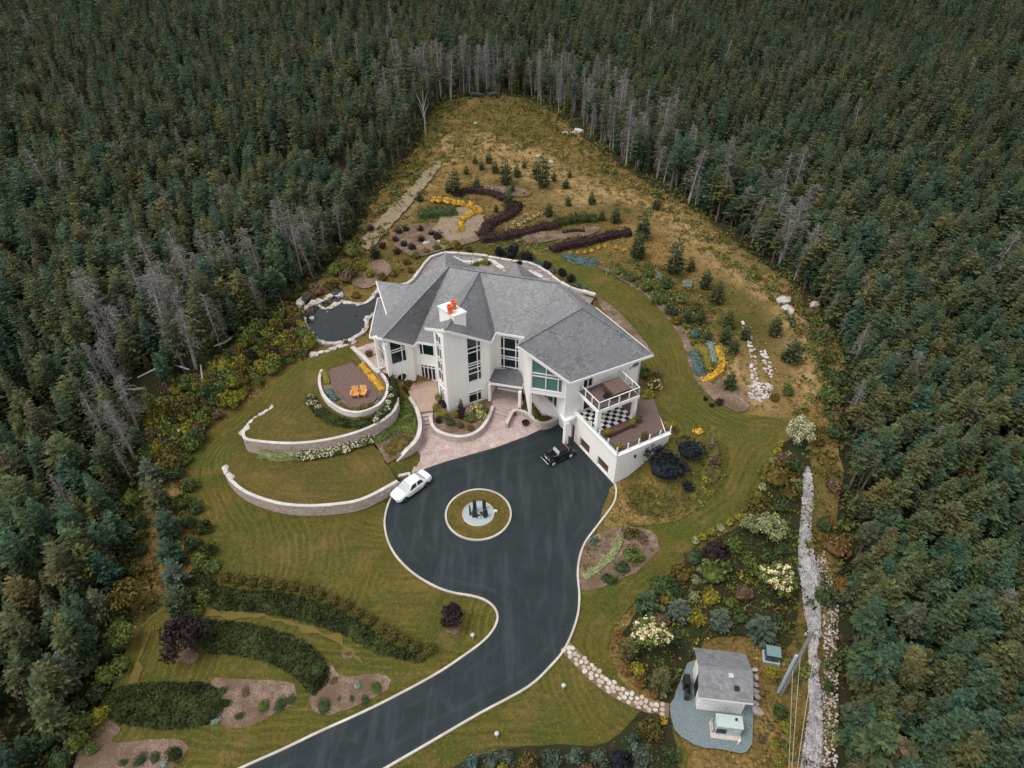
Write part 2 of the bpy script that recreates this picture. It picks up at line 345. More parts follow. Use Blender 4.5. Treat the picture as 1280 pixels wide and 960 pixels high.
m_rock2 = M_noise("warm grey rock", (.40, .35, .33), (.54, .49, .46), 2.5, .85, .5, .03, c3=(.34, .28, .25), s3=.8)
m_dirt = M_noise("sandy dirt", (.16, .115, .068), (.25, .185, .125), 1.2, .95, .5, .05, c3=(.20, .15, .07), s3=.5, fine=(6, (.30, .24, .18)))
m_pathbase = M_noise("path sand", (.14, .10, .06), (.2, .15, .09), 3, .95, .3)
m_flag1 = M_noise("tan flagstone", (.40, .33, .26), (.52, .45, .37), 2, .85, .2)
m_flag2 = M_noise("pale flagstone", (.48, .43, .37), (.58, .53, .47), 2, .85, .2)
m_flag3 = M_noise("pinkish flagstone", (.38, .29, .24), (.48, .38, .32), 2, .85, .2)
m_crush = M_noise("crushed rock", (.24, .225, .225), (.46, .44, .435), 1.5, .85, .3)
m_gravel = M_noise("grey gravel", (.10, .135, .14), (.16, .20, .21), 6.0, .9, .5, .02, fine=(14, (.22, .26, .27)))
m_gravel_pale = M_noise("pale gravel", (.17, .145, .13), (.34, .315, .31), 2.2, .9, .6, .04, fine=(9, (.17, .14, .13)))
m_discgravel = M_noise("pale blue gravel", (.30, .36, .38), (.42, .48, .50), 8.0, .9, .3, .02)
m_greybox = M_plain("pale green steel", (.42, .50, .47), .5)
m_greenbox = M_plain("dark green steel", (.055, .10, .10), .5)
m_greentop = M_plain("sunlit green steel lid", (.15, .23, .23), .55)  # lit copy of the cabinet green: sunlight on the lid put into its colour
m_pole = M_noise("weathered timber", (.17, .18, .145), (.26, .26, .21), 4, .9, .3, .01)
m_steel = M_plain("pale blue grey steel", (.38, .47, .50), .45)
m_concrete = M_noise("concrete", (.46, .40, .35), (.56, .50, .45), 3, .9, .1)
m_wire = M_plain("aluminium wire", (.40, .37, .28), .5)
m_bark = M_noise("bark", (.085, .07, .058), (.15, .128, .11), 5, .95, .3, world=False)
m_bark_grey = M_noise("grey dead wood", (.24, .23, .205), (.38, .365, .335), 4, .95, .3, world=False)
m_bark_red = M_noise("dead twigs", (.14, .13, .115), (.22, .205, .185), 4, .95, .2, world=False)
m_spruce = M_foliage("spruce needles", [(0.038, 0.073, 0.041), (0.054, 0.078, 0.032), (0.029, 0.063, 0.039), (0.044, 0.080, 0.039), (0.073, 0.082, 0.026), (0.033, 0.074, 0.047), (0.052, 0.078, 0.032), (0.077, 0.073, 0.032), (0.035, 0.069, 0.042), (0.087, 0.082, 0.029), (0.060, 0.082, 0.032), (0.103, 0.088, 0.030), (0.044, 0.073, 0.035), (0.092, 0.076, 0.041)], var=.6)
m_pine = M_foliage("pine needles", [(.052, .070, .026), (.066, .078, .026), (.046, .066, .030)], var=.4)
m_spruce_blue = M_foliage("blue spruce needles", [(.062, .088, .058), (.085, .110, .078), (.052, .078, .050)], var=.3)
m_green = M_foliage("green leaves", [(.075, .108, .026), (.105, .128, .028), (.086, .115, .032)], var=.35, scale=2)
m_dgreen = M_foliage("dark green leaves", [(.038, .064, .024), (.052, .076, .026), (.045, .070, .030)], var=.35, scale=2)
m_ygreen = M_foliage("yellow green leaves", [(.17, .165, .024), (.21, .18, .026), (.14, .15, .025)], var=.35, scale=2)
m_olive = M_foliage("olive leaves", [(.085, .072, .018), (.11, .082, .018), (.07, .065, .018)], var=.35, scale=2)
m_gold = M_foliage("golden leaves", [(.55, .33, .045), (.48, .29, .04)], var=.3, scale=2)
m_ygold = M_foliage("yellow shrub leaves", [(.24, .17, .02), (.20, .16, .025)], var=.3, scale=2)
m_purple = M_foliage("purple leaves", [(.020, .014, .016), (.030, .019, .020), (.014, .012, .013)], var=.4, scale=2)
m_burg = M_foliage("burgundy leaves", [(.035, .020, .020), (.045, .026, .024)], var=.4, scale=2)
m_navy = M_foliage("blue black leaves", [(.012, .017, .021), (.016, .020, .024)], var=.4, scale=2)
m_bluegr = M_foliage("blue green leaves", [(.07, .115, .10), (.085, .135, .12)], var=.3, scale=2)
m_rust = M_foliage("rust leaves", [(.17, .088, .026), (.13, .078, .03)], var=.35, scale=2)
m_brownleaf = M_foliage("brown leaves", [(.115, .078, .045), (.145, .10, .062)], var=.35, scale=2)
m_pale = M_foliage("pale green leaves", [(.21, .23, .10), (.25, .26, .12)], var=.3, scale=2)
m_silver = M_foliage("silver leaves", [(.26, .31, .27), (.21, .26, .22)], var=.3, scale=2)
m_palecream = M_foliage("pale cream leaves", [(.36, .36, .21), (.33, .34, .2)], var=.3, scale=2)
m_cream = M_foliage("cream blossom", [(.62, .54, .29), (.68, .60, .36)], var=.25, scale=3)
m_blossom = M_foliage("white blossom", [(.74, .70, .55), (.70, .64, .46)], var=.2, scale=3)
m_hedge = M_foliage("hedge leaves", [(.026, .036, .010), (.034, .044, .012)], var=.6, scale=.8)
m_edge = M_foliage("olive hedge leaves", [(.075, .068, .018), (.09, .078, .02)], var=.3, scale=2)
m_dryg = M_foliage("straw grass", [(.22, .145, .055), (.27, .18, .075), (.17, .12, .04)], var=.3)
m_ochre = M_foliage("ochre grass", [(.18, .125, .03), (.14, .11, .025)], var=.3)
m_shedroof = m_roof.copy(); m_shedroof.name = "shed shingles"
m_taillight = M_plain("red lamp glass", (.35, .02, .02), .2); m_hoodbrown = M_plain("brown leather", (.20, .11, .08), .7); m_whitewall = M_plain("whitewall rim", (.72, .72, .70), .4)
# water
m_water, t_, b_ = new_mat("pond water"); b_.inputs["Base Color"].default_value = (.006, .009, .009, 1); b_.inputs["Roughness"].default_value = .04; b_.inputs["Specular IOR Level"].default_value = .5
bump(t_, b_, noise(t_, coords(t_, True), 2.2, 3), .08, .02)

# ------------------------------------------------------------------ the ground and its sheets
def grid_axis(lo, hi, fine_lo, fine_hi, step):
    a = list(np.arange(fine_lo, fine_hi + .01, step)); s = step; x = fine_hi
    while x < hi: s *= 1.25; x += s; a.append(min(x, hi))
    s = step; x = fine_lo
    while x > lo: s *= 1.25; x -= s; a.insert(0, max(x, lo))
    return np.array(a)
gx = grid_axis(-2500, 2500, -48, 48, .8); gy = grid_axis(-300, 4500, 14, 100, .8)
X, Y = np.meshgrid(gx, gy); Z = T(X, Y, False)
nx, ny = len(gx), len(gy); idx = np.arange(nx * ny).reshape(ny, nx)
quads = np.stack([idx[:-1, :-1], idx[:-1, 1:], idx[1:, 1:], idx[1:, :-1]], -1).reshape(-1, 4)
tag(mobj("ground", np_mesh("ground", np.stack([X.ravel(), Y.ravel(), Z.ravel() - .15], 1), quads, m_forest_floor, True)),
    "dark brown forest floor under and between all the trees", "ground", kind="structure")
def drape(name, poly, mat, off=.06, step=1.0, zf=None, label=None, cat=None, parent=None, jit=.0, thick=0):
    P = [(float(p[0]), float(p[1])) for p in poly]
    if jit:
        q = []
        for i, p in enumerate(P):
            n = P[(i + 1) % len(P)]; L = math.hypot(n[0] - p[0], n[1] - p[1]); k = max(1, int(L / .7))
            for j in range(k): q.append((p[0] + (n[0] - p[0]) * j / k + random.gauss(0, jit), p[1] + (n[1] - p[1]) * j / k + random.gauss(0, jit)))
        P = q
    xs = [p[0] for p in P]; ys = [p[1] for p in P]
    gx_, gy_ = np.meshgrid(np.arange(min(xs), max(xs), step), np.arange(min(ys), max(ys), step))
    gx_ = gx_.ravel() + .01; gy_ = gy_.ravel() + .013
    k = inpoly(gx_, gy_, P) & (poly_dist(gx_, gy_, P) > step * .3)
    pts = [Vector(p) for p in P] + [Vector((a, b)) for a, b in zip(gx_[k], gy_[k])]
    n = len(P); vs, es, fs, *_ = mgeo.delaunay_2d_cdt(pts, [(i, (i + 1) % n) for i in range(n)], [], 0, 1e-4)
    va = np.array([(v.x, v.y) for v in vs]); fa = np.array([f for f in fs if len(f) == 3])
    cen = va[fa].mean(1); fa = fa[inpoly(cen[:, 0], cen[:, 1], P)]
    z = (zf(va[:, 0], va[:, 1]) if zf else T(va[:, 0], va[:, 1], False)) + off
    o = mobj(name, np_mesh(name, np.column_stack([va, z]), fa, mat, True), None, parent)
    if name == 'meadow': q_ = o.data.attributes.new('dry', 'FLOAT', 'POINT'); q_.data.foreach_set('value', dryness(va[:, 0], va[:, 1]).astype(np.float32)[:len(o.data.vertices)])
    if 'lawn' in name or name == 'driveway': q_ = o.data.attributes.new('edge_distance', 'FLOAT', 'POINT'); q_.data.foreach_set('value', poly_dist(va[:, 0], va[:, 1], P).astype(np.float32)[:len(o.data.vertices)])
    if parent is None: tag(o, label, cat, kind="structure")
    return o
# clearing (px of the line where the trunks of the forest meet the ground)
clear_px = [(40, 1180), (90, 975), (128, 900), (150, 840), (163, 760), (165, 690), (170, 620), (196, 555), (215, 520), (240, 482), (285, 436), (340, 400), (375, 372), (410, 335), (445, 290), (490, 222), (522, 180),
            (538, 145), (560, 126), (600, 120), (640, 121), (680, 134), (735, 176), (800, 224), (868, 262), (925, 308), (975, 345), (1030, 400), (1052, 445), (1050, 520), (1048, 600), (1050, 700), (1044, 800), (1040, 975), (1040, 1180)]
CLEAR = AT(clear_px)
DRYP = [(smooth(AT([(550, 205), (580, 190), (620, 182), (660, 192), (700, 216), (740, 238), (790, 245), (835, 268), (885, 312), (935, 348), (985, 385), (1010, 430), (1014, 480)]), 4), 3.0), (smooth(AT([(600, 170), (640, 200), (690, 232), (730, 250)]), 4), 3.6), (smooth(AT([(470, 300), (500, 262), (530, 225), (556, 195), (560, 170)]), 4), 2.5), (smooth(AT([(905, 445), (925, 470), (930, 500), (945, 500)]), 4), 2.5), (smooth(AT([(955, 520), (900, 560), (830, 640)]), 4), .1)]
def dryness(x, y):
    r = np.zeros(len(x))
    for P, w in DRYP: r = np.maximum(r, np.exp(-(poly_dist(x, y, P, False) / w) ** 2))
    return r
drape("meadow", smooth(CLEAR, 4, True), m_meadow, -.02, 1.1, jit=.25, label="dry olive and straw coloured rough grass of the clearing", cat="meadow")
lawn_px = [(150, 985), (128, 915), (165, 800), (205, 757), (262, 716), (238, 640), (228, 590), (262, 543), (345, 478), (400, 440), (440, 434), (480, 470), (520, 560), (700, 540), (768, 605), (800, 575), (850, 540), (818, 512), (806, 470), (770, 405),
           (700, 345), (655, 318), (672, 309), (722, 328), (762, 345), (812, 372), (842, 408), (858, 442), (868, 472), (892, 502), (926, 518), (1000, 528), (984, 562), (958, 584), (944, 622), (922, 648), (880, 672), (858, 700), (800, 748), (768, 785), (762, 815), (778, 856), (806, 884), (838, 902), (800, 985)]
drape("lawn", smooth(AT(lawn_px), 4, True), m_lawn, .09, .9, jit=.06, label="mown olive green lawn round the house and driveway", cat="lawn")
for P, mt, lb in ((polyA, m_lawn2, "crescent of brownish lawn above the lower stone wall"), (polyB, m_lawn2, "crescent of mown lawn above the upper stone wall")):
    lv = TERR[0][1] if P is polyA else TERR[1][1]
    drape("terrace_lawn", P, mt, 0, 1.0, zf=lambda x, y, lv=lv: np.full(len(x), lv), label=lb, cat="lawn")
drape("planting_bed", polyL, m_mulch, 0, 1.0, zf=lambda x, y: np.full(len(x), 1.2), label="bed of dark soil on the slope left of the patio steps", cat="flower bed")

# driveway, kerbs, island
left_px = [(150, 1035), (230, 996), (305, 960), (352, 939), (400, 916), (470, 884), (540, 847), (580, 821), (605, 802), (618, 786), (622, 772), (617, 760), (605, 751), (588, 746), (565, 742), (543, 734), (518, 719), (498, 700), (486, 680), (481, 658), (483, 640), (489, 624), (497, 612), (508, 601)]
right_px = [(768, 606), (770, 616), (766, 632), (747, 658), (731, 680), (724, 700), (722, 720), (724, 745), (722, 770), (714, 795), (704, 815), (690, 832), (660, 860), (600, 893), (540, 928), (485, 960), (430, 992), (360, 1035)]
top_px = [(513, 593), (560, 577), (620, 560), (660, 546), (690, 532), (701, 527)]
KL = smooth(GP(left_px), 4); KR = smooth(GP(right_px), 4)
drape("driveway", KL + GP(top_px) + [tuple(np.array(G(701, 527)) + (.3, .6))] + KR, m_asphalt, .13, 1.5, label="dark blue grey asphalt driveway winding up to the turning circle", cat="driveway")
def ribbon(name, path, w, z0, z1, mat, parent=None, closed=False, bevel=.02, zf=None, **k):
    """a strip of width w standing along a path; z0,z1 above zf(x,y) (or absolute)"""
    P = [np.array(p[:2]) for p in path]; n = len(P); mb = MB(); secs = []
    for i in range(n):
        a = P[(i - 1) % n] if closed or i else P[i]; b = P[(i + 1) % n] if closed or i < n - 1 else P[i]
        d = (b - a) / (np.hypot(*(b - a)) + 1e-9); q = np.array([-d[1], d[0]]) * w / 2; zb = float(zf(*P[i])) if zf else 0
        zz0 = z0[i] if hasattr(z0, '__len__') else z0; zz1 = z1[i] if hasattr(z1, '__len__') else z1
        L, Rr = P[i] + q, P[i] - q; secs.append([(L[0], L[1], zb + zz0), (Rr[0], Rr[1], zb + zz0), (Rr[0], Rr[1], zb + zz1), (L[0], L[1], zb + zz1)])
    if closed: secs.append(secs[0])
    mb.loft(secs, cap=not closed)
    return mb.build(name, mat, parent, **k)
zT = lambda x, y: T0(x, y)
ribbon("kerb", KL, .17, -.2, .24, m_kerb, zf=zT, label="pale concrete kerb along the lawn side of the driveway", cat="kerb", kind="structure")
ribbon("kerb", KR, .17, -.2, .24, m_kerb, zf=zT, label="pale concrete kerb along the driveway on the garage and shed side", cat="kerb", kind="structure")
IC = np.array(G(598, 644)); circ = lambda r, n=48: [(IC[0] + r * math.cos(2 * math.pi * i / n), IC[1] + r * math.sin(2 * math.pi * i / n)) for i in range(n)]
drape("island_lawn", circ(2.95), m_lawn2, .2, .8, label="round grass island in the middle of the turning circle", cat="lawn")
ribbon("kerb", circ(3.05), .17, -.1, .26, m_kerb, closed=True, label="ring of pale kerb round the grass island", cat="kerb", kind="structure")
drape("gravel_disc", circ(1.42, 36), m_discgravel, .235, .8, label="disc of pale blue gravel under the dark stone sculpture", cat="gravel")
ribbon("edging", circ(1.46, 36), .1, 0, .28, m_kerb, closed=True, label="thin pale edging ring round the blue gravel disc", cat="edging", kind="structure")
# patios
pat = GP([(480, 581), (497, 588), (513, 593)] + top_px[1:], .05) + [(5.3, 54.9), (3.2, 55.4), (1.0, 56.4), (-.2, 57.6), (-1.6, 58.6), (-5, 57), (-6.8, 55.9), (-8.0, 58.0)] + GP([(537, 512), (519, 515), (521, 528), (524, 542), (514, 560), (500, 571)], .3)
zpat = lambda x, y: .16 + .22 * sstep((np.asarray(y) - 51) / 5)
drape("patio", pat, m_patio, 0, 1.0, zf=zpat, label="pinkish random stone paving between the driveway and house front", cat="patio")
up = [tuple(p) for p in GP([(513, 495), (514, 507), (519, 516), (541, 513), (549, 500)], 1.2)] + [(-8.2, 58.4), (-8.55, 60.9), (-10.9, 61.5), (-12.3, 60.6)]
pu = MB().prism(up, -.4, 1.2).build("upper_patio", m_patio_up, label="warm brown paved terrace before the glazed doors", cat="patio", kind="structure")
mbs = empty("patio_steps", (*G(530, 528, .6), 0), label="flight of pink stone steps up to the brown terrace", cat="steps")
A1, B1 = np.array(G(520, 517, 1.2)), np.array(G(541, 514, 1.2)); dn = np.array([.06, -1.0])
for i in range(4):
    a0, b0 = A1 + dn * .42 * i, B1 + dn * .42 * i
    MB().prism([tuple(a0 - mbs.location.xy), tuple(b0 - mbs.location.xy), tuple(b0 + dn * .42 - mbs.location.xy), tuple(a0 + dn * .42 - mbs.location.xy)], -.2, 1.02 - i * .2).build("step", m_patio, mbs)
land = [(-2.5, 58.2), (-1.85, 60.2), (1.0, 59.4), (1.25, 57.4), (.8, 56.1), (-.2, 55.7), (-1.9, 56.6), (-2.4, 57.4)]
MB().prism(land, -.3, .8).build("entrance_landing", m_patio, label="paved landing under the entrance canopy", cat="landing", kind="structure")
es = empty("entrance_steps", (-1.1, 55.9, 0), label="pink stone steps up to the entrance canopy", cat="steps")
for i in range(2):
    a0 = np.array([-2.0, 56.6]) + np.array([-.22, -.5]) * i * .8; b0 = np.array([-.2, 55.7]) + np.array([-.22, -.5]) * i * .8; dd = np.array([-.22, -.5]) * .8
    MB().prism([tuple(q - (-1.1, 55.9)) for q in (a0, b0, b0 + dd, a0 + dd)], -.1, .62 - i * .17).build("step", m_patio, es)

# garden walls: body and capping
def garden_wall(path, ztop, thick, label, body=m_wallstone, cap=m_cap, zb=-.6, capw=.06, caph=.10, capname="coping", group=None, cat="wall"):
    c = path[len(path) // 2]; z0 = min(float(T0(*p)) for p in path) + zb
    e = empty("garden_wall", (c[0], c[1], 0), label=label, cat=cat, group=group); lp = [(p[0] - c[0], p[1] - c[1]) for p in path]
    zt = ztop if hasattr(ztop, '__len__') else [ztop] * len(path)
    ribbon("wall_body", lp, thick, z0, [z - caph for z in zt], body, e); ribbon(capname, lp, thick + capw, [z - caph for z in zt], zt, cap, e)
    return e
zA = [1.15 + .25 * min(1, i / 6) for i in range(len(WA))]
garden_wall(WA, zA, .26, "long curved stone retaining wall with white coping, lower of the two")
garden_wall(WB[11:], 2.95, .26, "curved stone retaining wall with white coping behind the white flowers")
garden_wall(WC, 3.42, .24, "oval white ring wall round the plank deck", body=m_white, zb=-.3)
garden_wall(WL, [1.45 - 1.0 * max(0, (i - 22) / (len(WL) - 22)) for i in range(len(WL))], .35, "curved white topped wall left of the patio steps")
pb = smooth(GP([(538, 518), (540, 530), (547, 538), (560, 543), (575, 545), (590, 542), (602, 534), (610, 522), (616, 507)], 1.0), 5)
garden_wall(pb, 1.0, .3, "half round stone planter wall with white coping before the tower")
MB().prism(pb + [(-2.4, 58.2), (-5, 56.9), (-6.8, 55.7), (-7.9, 57.5)], -.3, .85).build("planter_soil", m_mulch, label="soil of the half round planter at the tower foot", cat="soil", kind="structure")
wv = smooth(GP([(633, 529), (640, 515), (647, 512), (655, 514), (662, 518), (668, 524), (676, 528), (686, 527), (696, 522)], 1.05), 5)
garden_wall(wv, 1.05, .3, "wavy stone wall with white coping beside the entrance canopy")
MB().prism(wv[4:] + [(5.0, 54.8), (3.2, 55.5), (1.5, 59.4), (1.25, 57.2), (.9, 56.2)], -.3, .8).build("side_bed_soil", m_mulch, label="wedge of soil between the wavy wall and house", cat="soil", kind="structure")
garden_wall(GP([(485, 597), (498, 593), (511, 590), (513, 597)], .9), .75, .3, "short stub of white topped wall behind the white car")
# circle deck of planks, one part per board
dk_px = [(413, 461), (440, 453), (449, 461), (469, 487), (472, 497), (465, 504), (443, 511), (414, 479)]
DK = GP(dk_px, 3.25); dc = np.mean(DK, 0)
deck = empty("plank_deck", (dc[0], dc[1], 0), label="purple brown plank deck inside the oval ring wall", cat="deck")
MB().prism([(p[0] - dc[0], p[1] - dc[1]) for p in WC], 2.4, 3.12).build("bed_soil", m_mulch, deck)
du = np.array(G(443, 511, 3.25)) - np.array(G(414, 479, 3.25)); du /= np.hypot(*du); dv = np.array([-du[1], du[0]])
def clip_strip(P, d, lo, hi):
    for val, sg in ((lo, 1), (hi, -1)):
        Q = []
        for i in range(len(P)):
            a, b = P[i], P[(i + 1) % len(P)]; fa, fb = sg * (np.dot(a, d) - val), sg * (np.dot(b, d) - val)
            if fa >= 0: Q.append(a)
            if fa * fb < 0: Q.append(tuple(np.array(a) + (np.array(b) - np.array(a)) * fa / (fa - fb)))
        P = Q
        if len(P) < 3: return []
    return P
def planks(P, d, width, z0, z1, mat, parent, name="plank", gap=.012):
    v = [np.dot(p, d) for p in P]; x = min(v)
    while x < max(v):
        q = clip_strip([tuple(p) for p in P], d, x, x + width - gap)
        if len(q) > 2: MB().prism(q, z0, z1 + random.uniform(-.006, .006)).build(name, mat, parent)
        x += width
planks([(p[0] - dc[0], p[1] - dc[1]) for p in DK], dv, .26, 3.1, 3.26, m_deck, deck)
# adirondack chairs
def lounge_chair(px, py, rz, label):
    x, y = G(px, py, 3.3); e = empty("garden_chair", (x, y, 3.262), rz, label=label, cat="chair", group="orange chairs on the plank deck")
    for i in range(4): MB().bar((-.27 + i * .18, .35, .36), (-.27 + i * .18, -.28, .26), .155, .03).build("seat_slat", m_tan, e)
    for i in range(5): MB().bar((-.26 + i * .13, -.28, .24), (-.30 + i * .15, -.62, 1.0 - .04 * abs(i - 2)), .115, .03, up=(0, 1, 0)).build("back_slat", m_tan, e)
    for s in (-1, 1):
        MB().box((s * .4, 0, .56), (.15, .8, .03)).build("armrest", m_tan, e)
        MB().box((s * .38, .33, .27), (.05, .09, .54)).build("leg", m_tan, e); MB().bar((s * .33, .3, .32), (s * .33, -.5, .03), .05, .1).build("leg", m_tan, e)
lounge_chair(444.2, 495, R(185), "orange garden chair on the plank deck, the one farther from the house")
lounge_chair(453.2, 494, R(172), "orange garden chair on the plank deck, the one nearer the house")
# stones used as laid borders
ROCKS = []
for i in range(6):
    bm = bmesh.new(); bmesh.ops.create_icosphere(bm, subdivisions=2 if i < 2 else 1, radius=1); rr = random.Random(i)
    for v in bm.verts: v.co *= rr.uniform(.72, 1.15); v.co.z *= .7
    me = bpy.data.meshes.new("rock"); bm.to_mesh(me); bm.free(); ROCKS.append(me)
def rock_mesh(mat, k=[0]):
    key = mat.name
    if key not in rock_mesh.__dict__:
        l = []
        for m in ROCKS: c = m.copy(); c.materials.append(mat); l.append(c)
        rock_mesh.__dict__[key] = l
    return random.choice(rock_mesh.__dict__[key])
def rocks_along(path, size, mat, parent, zf, name="stone", gap=.85, jit=.1):
    i = 0; P = path; acc = 0.0
    for a, b in zip(P[:-1], P[1:]):
        L = math.hypot(b[0] - a[0], b[1] - a[1]); t = acc
        while t < L:
            s = size * random.uniform(.7, 1.25); x = a[0] + (b[0] - a[0]) * t / L + random.gauss(0, jit); y = a[1] + (b[1] - a[1]) * t / L + random.gauss(0, jit)
            o = mobj(name, rock_mesh(mat), None, parent, (x - parent.location.x, y - parent.location.y, float(zf(x, y)) + .1 * s - parent.location.z), math.atan2(b[1] - a[1], b[0] - a[0]) + random.gauss(0, .3))
            o.scale = (s * .62, s * .45, s * .42); t += s * gap
        acc = t - L
e = empty("stone_edging", (*WB[3], 2.4), label="row of loose pale stones ending the upper terrace wall", cat="stones"); rocks_along(WB[:13], .75, m_rock, e, lambda x, y: 2.55)
e = empty("stone_edging", (*G(283, 592, 1), 1.1), label="loose pale stones at the outer end of the lower wall", cat="stones"); rocks_along(GP([(281, 586), (284, 592), (289, 600)], 1.1), .7, m_rock, e, lambda x, y: 1.15)
# pond
pond_px = [(386, 382), (395, 379), (405, 386), (415, 383), (428, 377), (440, 379), (456, 379), (466, 371), (474, 362), (486, 356), (486, 382), (478, 388), (466, 394), (459, 400), (457, 412), (446, 420), (432, 427), (416, 429), (400, 427), (388, 418), (382, 408), (380, 394)]
PZ = 3.58; POND = smooth(GP(pond_px, PZ), 4, True); pc = np.mean(POND, 0)
drape("pond_water", POND, m_water, 0, 2, zf=lambda x, y: np.full(len(x), PZ), label="dark still water of the garden pond left of the house", cat="pond")
e = empty("pond_rim", (pc[0], pc[1], PZ), label="rim of pale stones laid round the pond", cat="stones")
rocks_along(POND + POND[:1], .62, m_rock, e, lambda x, y: PZ - .05, jit=.12)
ribbon("rim_bed", [(p[0] - pc[0], p[1] - pc[1]) for p in POND], .45, -.5, .06, m_rock2, e, closed=True)
e = empty("rock_cascade", (*G(392, 385, 3.4), 3.4), label="dark wet rocks of the small cascade at the pond end", cat="rocks")
for px, py, s, z, mm in ((376, 380, 1.5, .5, m_rock2), (383, 376, 1.3, .9, m_stone_dk), (388, 390, 1.2, .3, m_stone_dk), (384, 394, 1.0, .2, m_stone_dk), (394, 381, 1.3, .5, m_rock2), (401, 378, 1.1, .4, m_rock), (413, 372, 1.0, .6, m_rock), (420, 369, 1.3, .9, m_stone_dk), (421, 377, 1.1, .3, m_stone_dk), (409, 374, .9, .3, m_rock), (379, 400, .9, .2, m_rock), (390, 398, .7, .2, m_rock), (369, 388, 1.2, .3, m_rock2), (425, 371, 1.0, .6, m_rock), (420, 381, .9, .2, m_rock)):
    x, y = G(px, py, 3.5); o = mobj("rock", rock_mesh(mm), None, e, (x - e.location.x, y - e.location.y, z * .5), random.random() * 6); o.scale = (s * .7, s * .55, s * .6)
drape("pond_patio", GP([(488, 380), (478, 390), (466, 396), (460, 402), (458, 413), (446, 423), (434, 430), (440, 436), (448, 438), (462, 452), (475, 462), (489, 470), (492, 440), (500, 400)], 3.4), m_patio, .0, 2, zf=lambda x, y: np.full(len(x), 3.3), label="pink stone paving between the pond and house", cat="patio")
e = empty("stone_edging", (*G(425, 437, 3.2), 3.2), label="straight row of pale stones between pond and terrace lawn", cat="stones"); rocks_along(GP([(393, 444), (405, 440), (420, 436), (436, 431), (446, 428)], 3.3), .85, m_rock, e, lambda x, y: 3.3)
garden_wall(smooth(GP([(440, 434), (455, 447), (467, 460), (474, 466)], 3.5), 4), 3.6, .4, "low white wall between the pond paving and ring wall", zb=-.6)
garden_wall(GP([(468, 463), (480, 458), (489, 455)], 3.6), 3.65, .3, "short white wall joining ring wall and house corner", zb=-1.0)
# terrace and pale stone walls behind the house
rear = smooth(GP([(478, 366), (492, 359), (505, 357), (517, 349), (527, 335), (536, 323), (548, 317), (562, 316), (585, 318), (610, 321), (640, 326), (660, 328), (676, 335), (690, 345), (705, 356), (722, 364), (744, 369)], 3.9), 4)
drape("rear_terrace", rear + [(8.5, 70), (6, 66.5), (-6, 70), (-14, 68)], m_gravel_pale, .12, 2, zf=lambda x, y: np.full(len(x), 3.6), label="pale paved terrace curving behind the house", cat="terrace")
def block_wall(path, ztop, w, label, blen=1.6, h=.7):
    c = path[len(path) // 2]; e = empty("stone_wall", (c[0], c[1], 0), label=label, cat="wall"); acc = []
    ribbon("wall_body", [(p[0] - c[0], p[1] - c[1]) for p in path], w * .8, ztop - 1.4, ztop - .18, m_wallstone, e)
    pts = [np.array(p) for p in path]; cur = [pts[0]]; L = 0
    for a, b in zip(pts[:-1], pts[1:]):
        L += np.hypot(*(b - a)); cur.append(b)
        if L > blen * random.uniform(.7, 1.3):
            a0, b0 = cur[0], cur[-1]; d = b0 - a0; m = (a0 + b0) / 2
            MB().box((m[0] - c[0], m[1] - c[1], ztop - .1 + random.uniform(-.06, .06)), (np.hypot(*d) * .95, w * random.uniform(.9, 1.2), .26), math.atan2(d[1], d[0])).build("coping_stone", m_cap, e, bevel=.03)
            cur = [b0]; L = 0
block_wall(rear, 4.05, .34, "long pale block wall curving round the back of the house")
block_wall(smooth(GP([(566, 324), (580, 330), (592, 329), (610, 325), (622, 333), (632, 340)], 3.9), 5), 4.2, .6, "inner pale block wall beside the rear planting")
block_wall(smooth(GP([(650, 340), (662, 340), (672, 346), (686, 352)], 3.9), 5), 4.2, .6, "short pale block wall behind the small roof peak")
MB().bar((*G(728, 364, 4.2), 4.25), (*G(744, 369, 4.2), 4.25), .5, .3).build("stone_bench", m_cap, label="straight white stone slab at the end of the rear wall", cat="bench", bevel=.03)

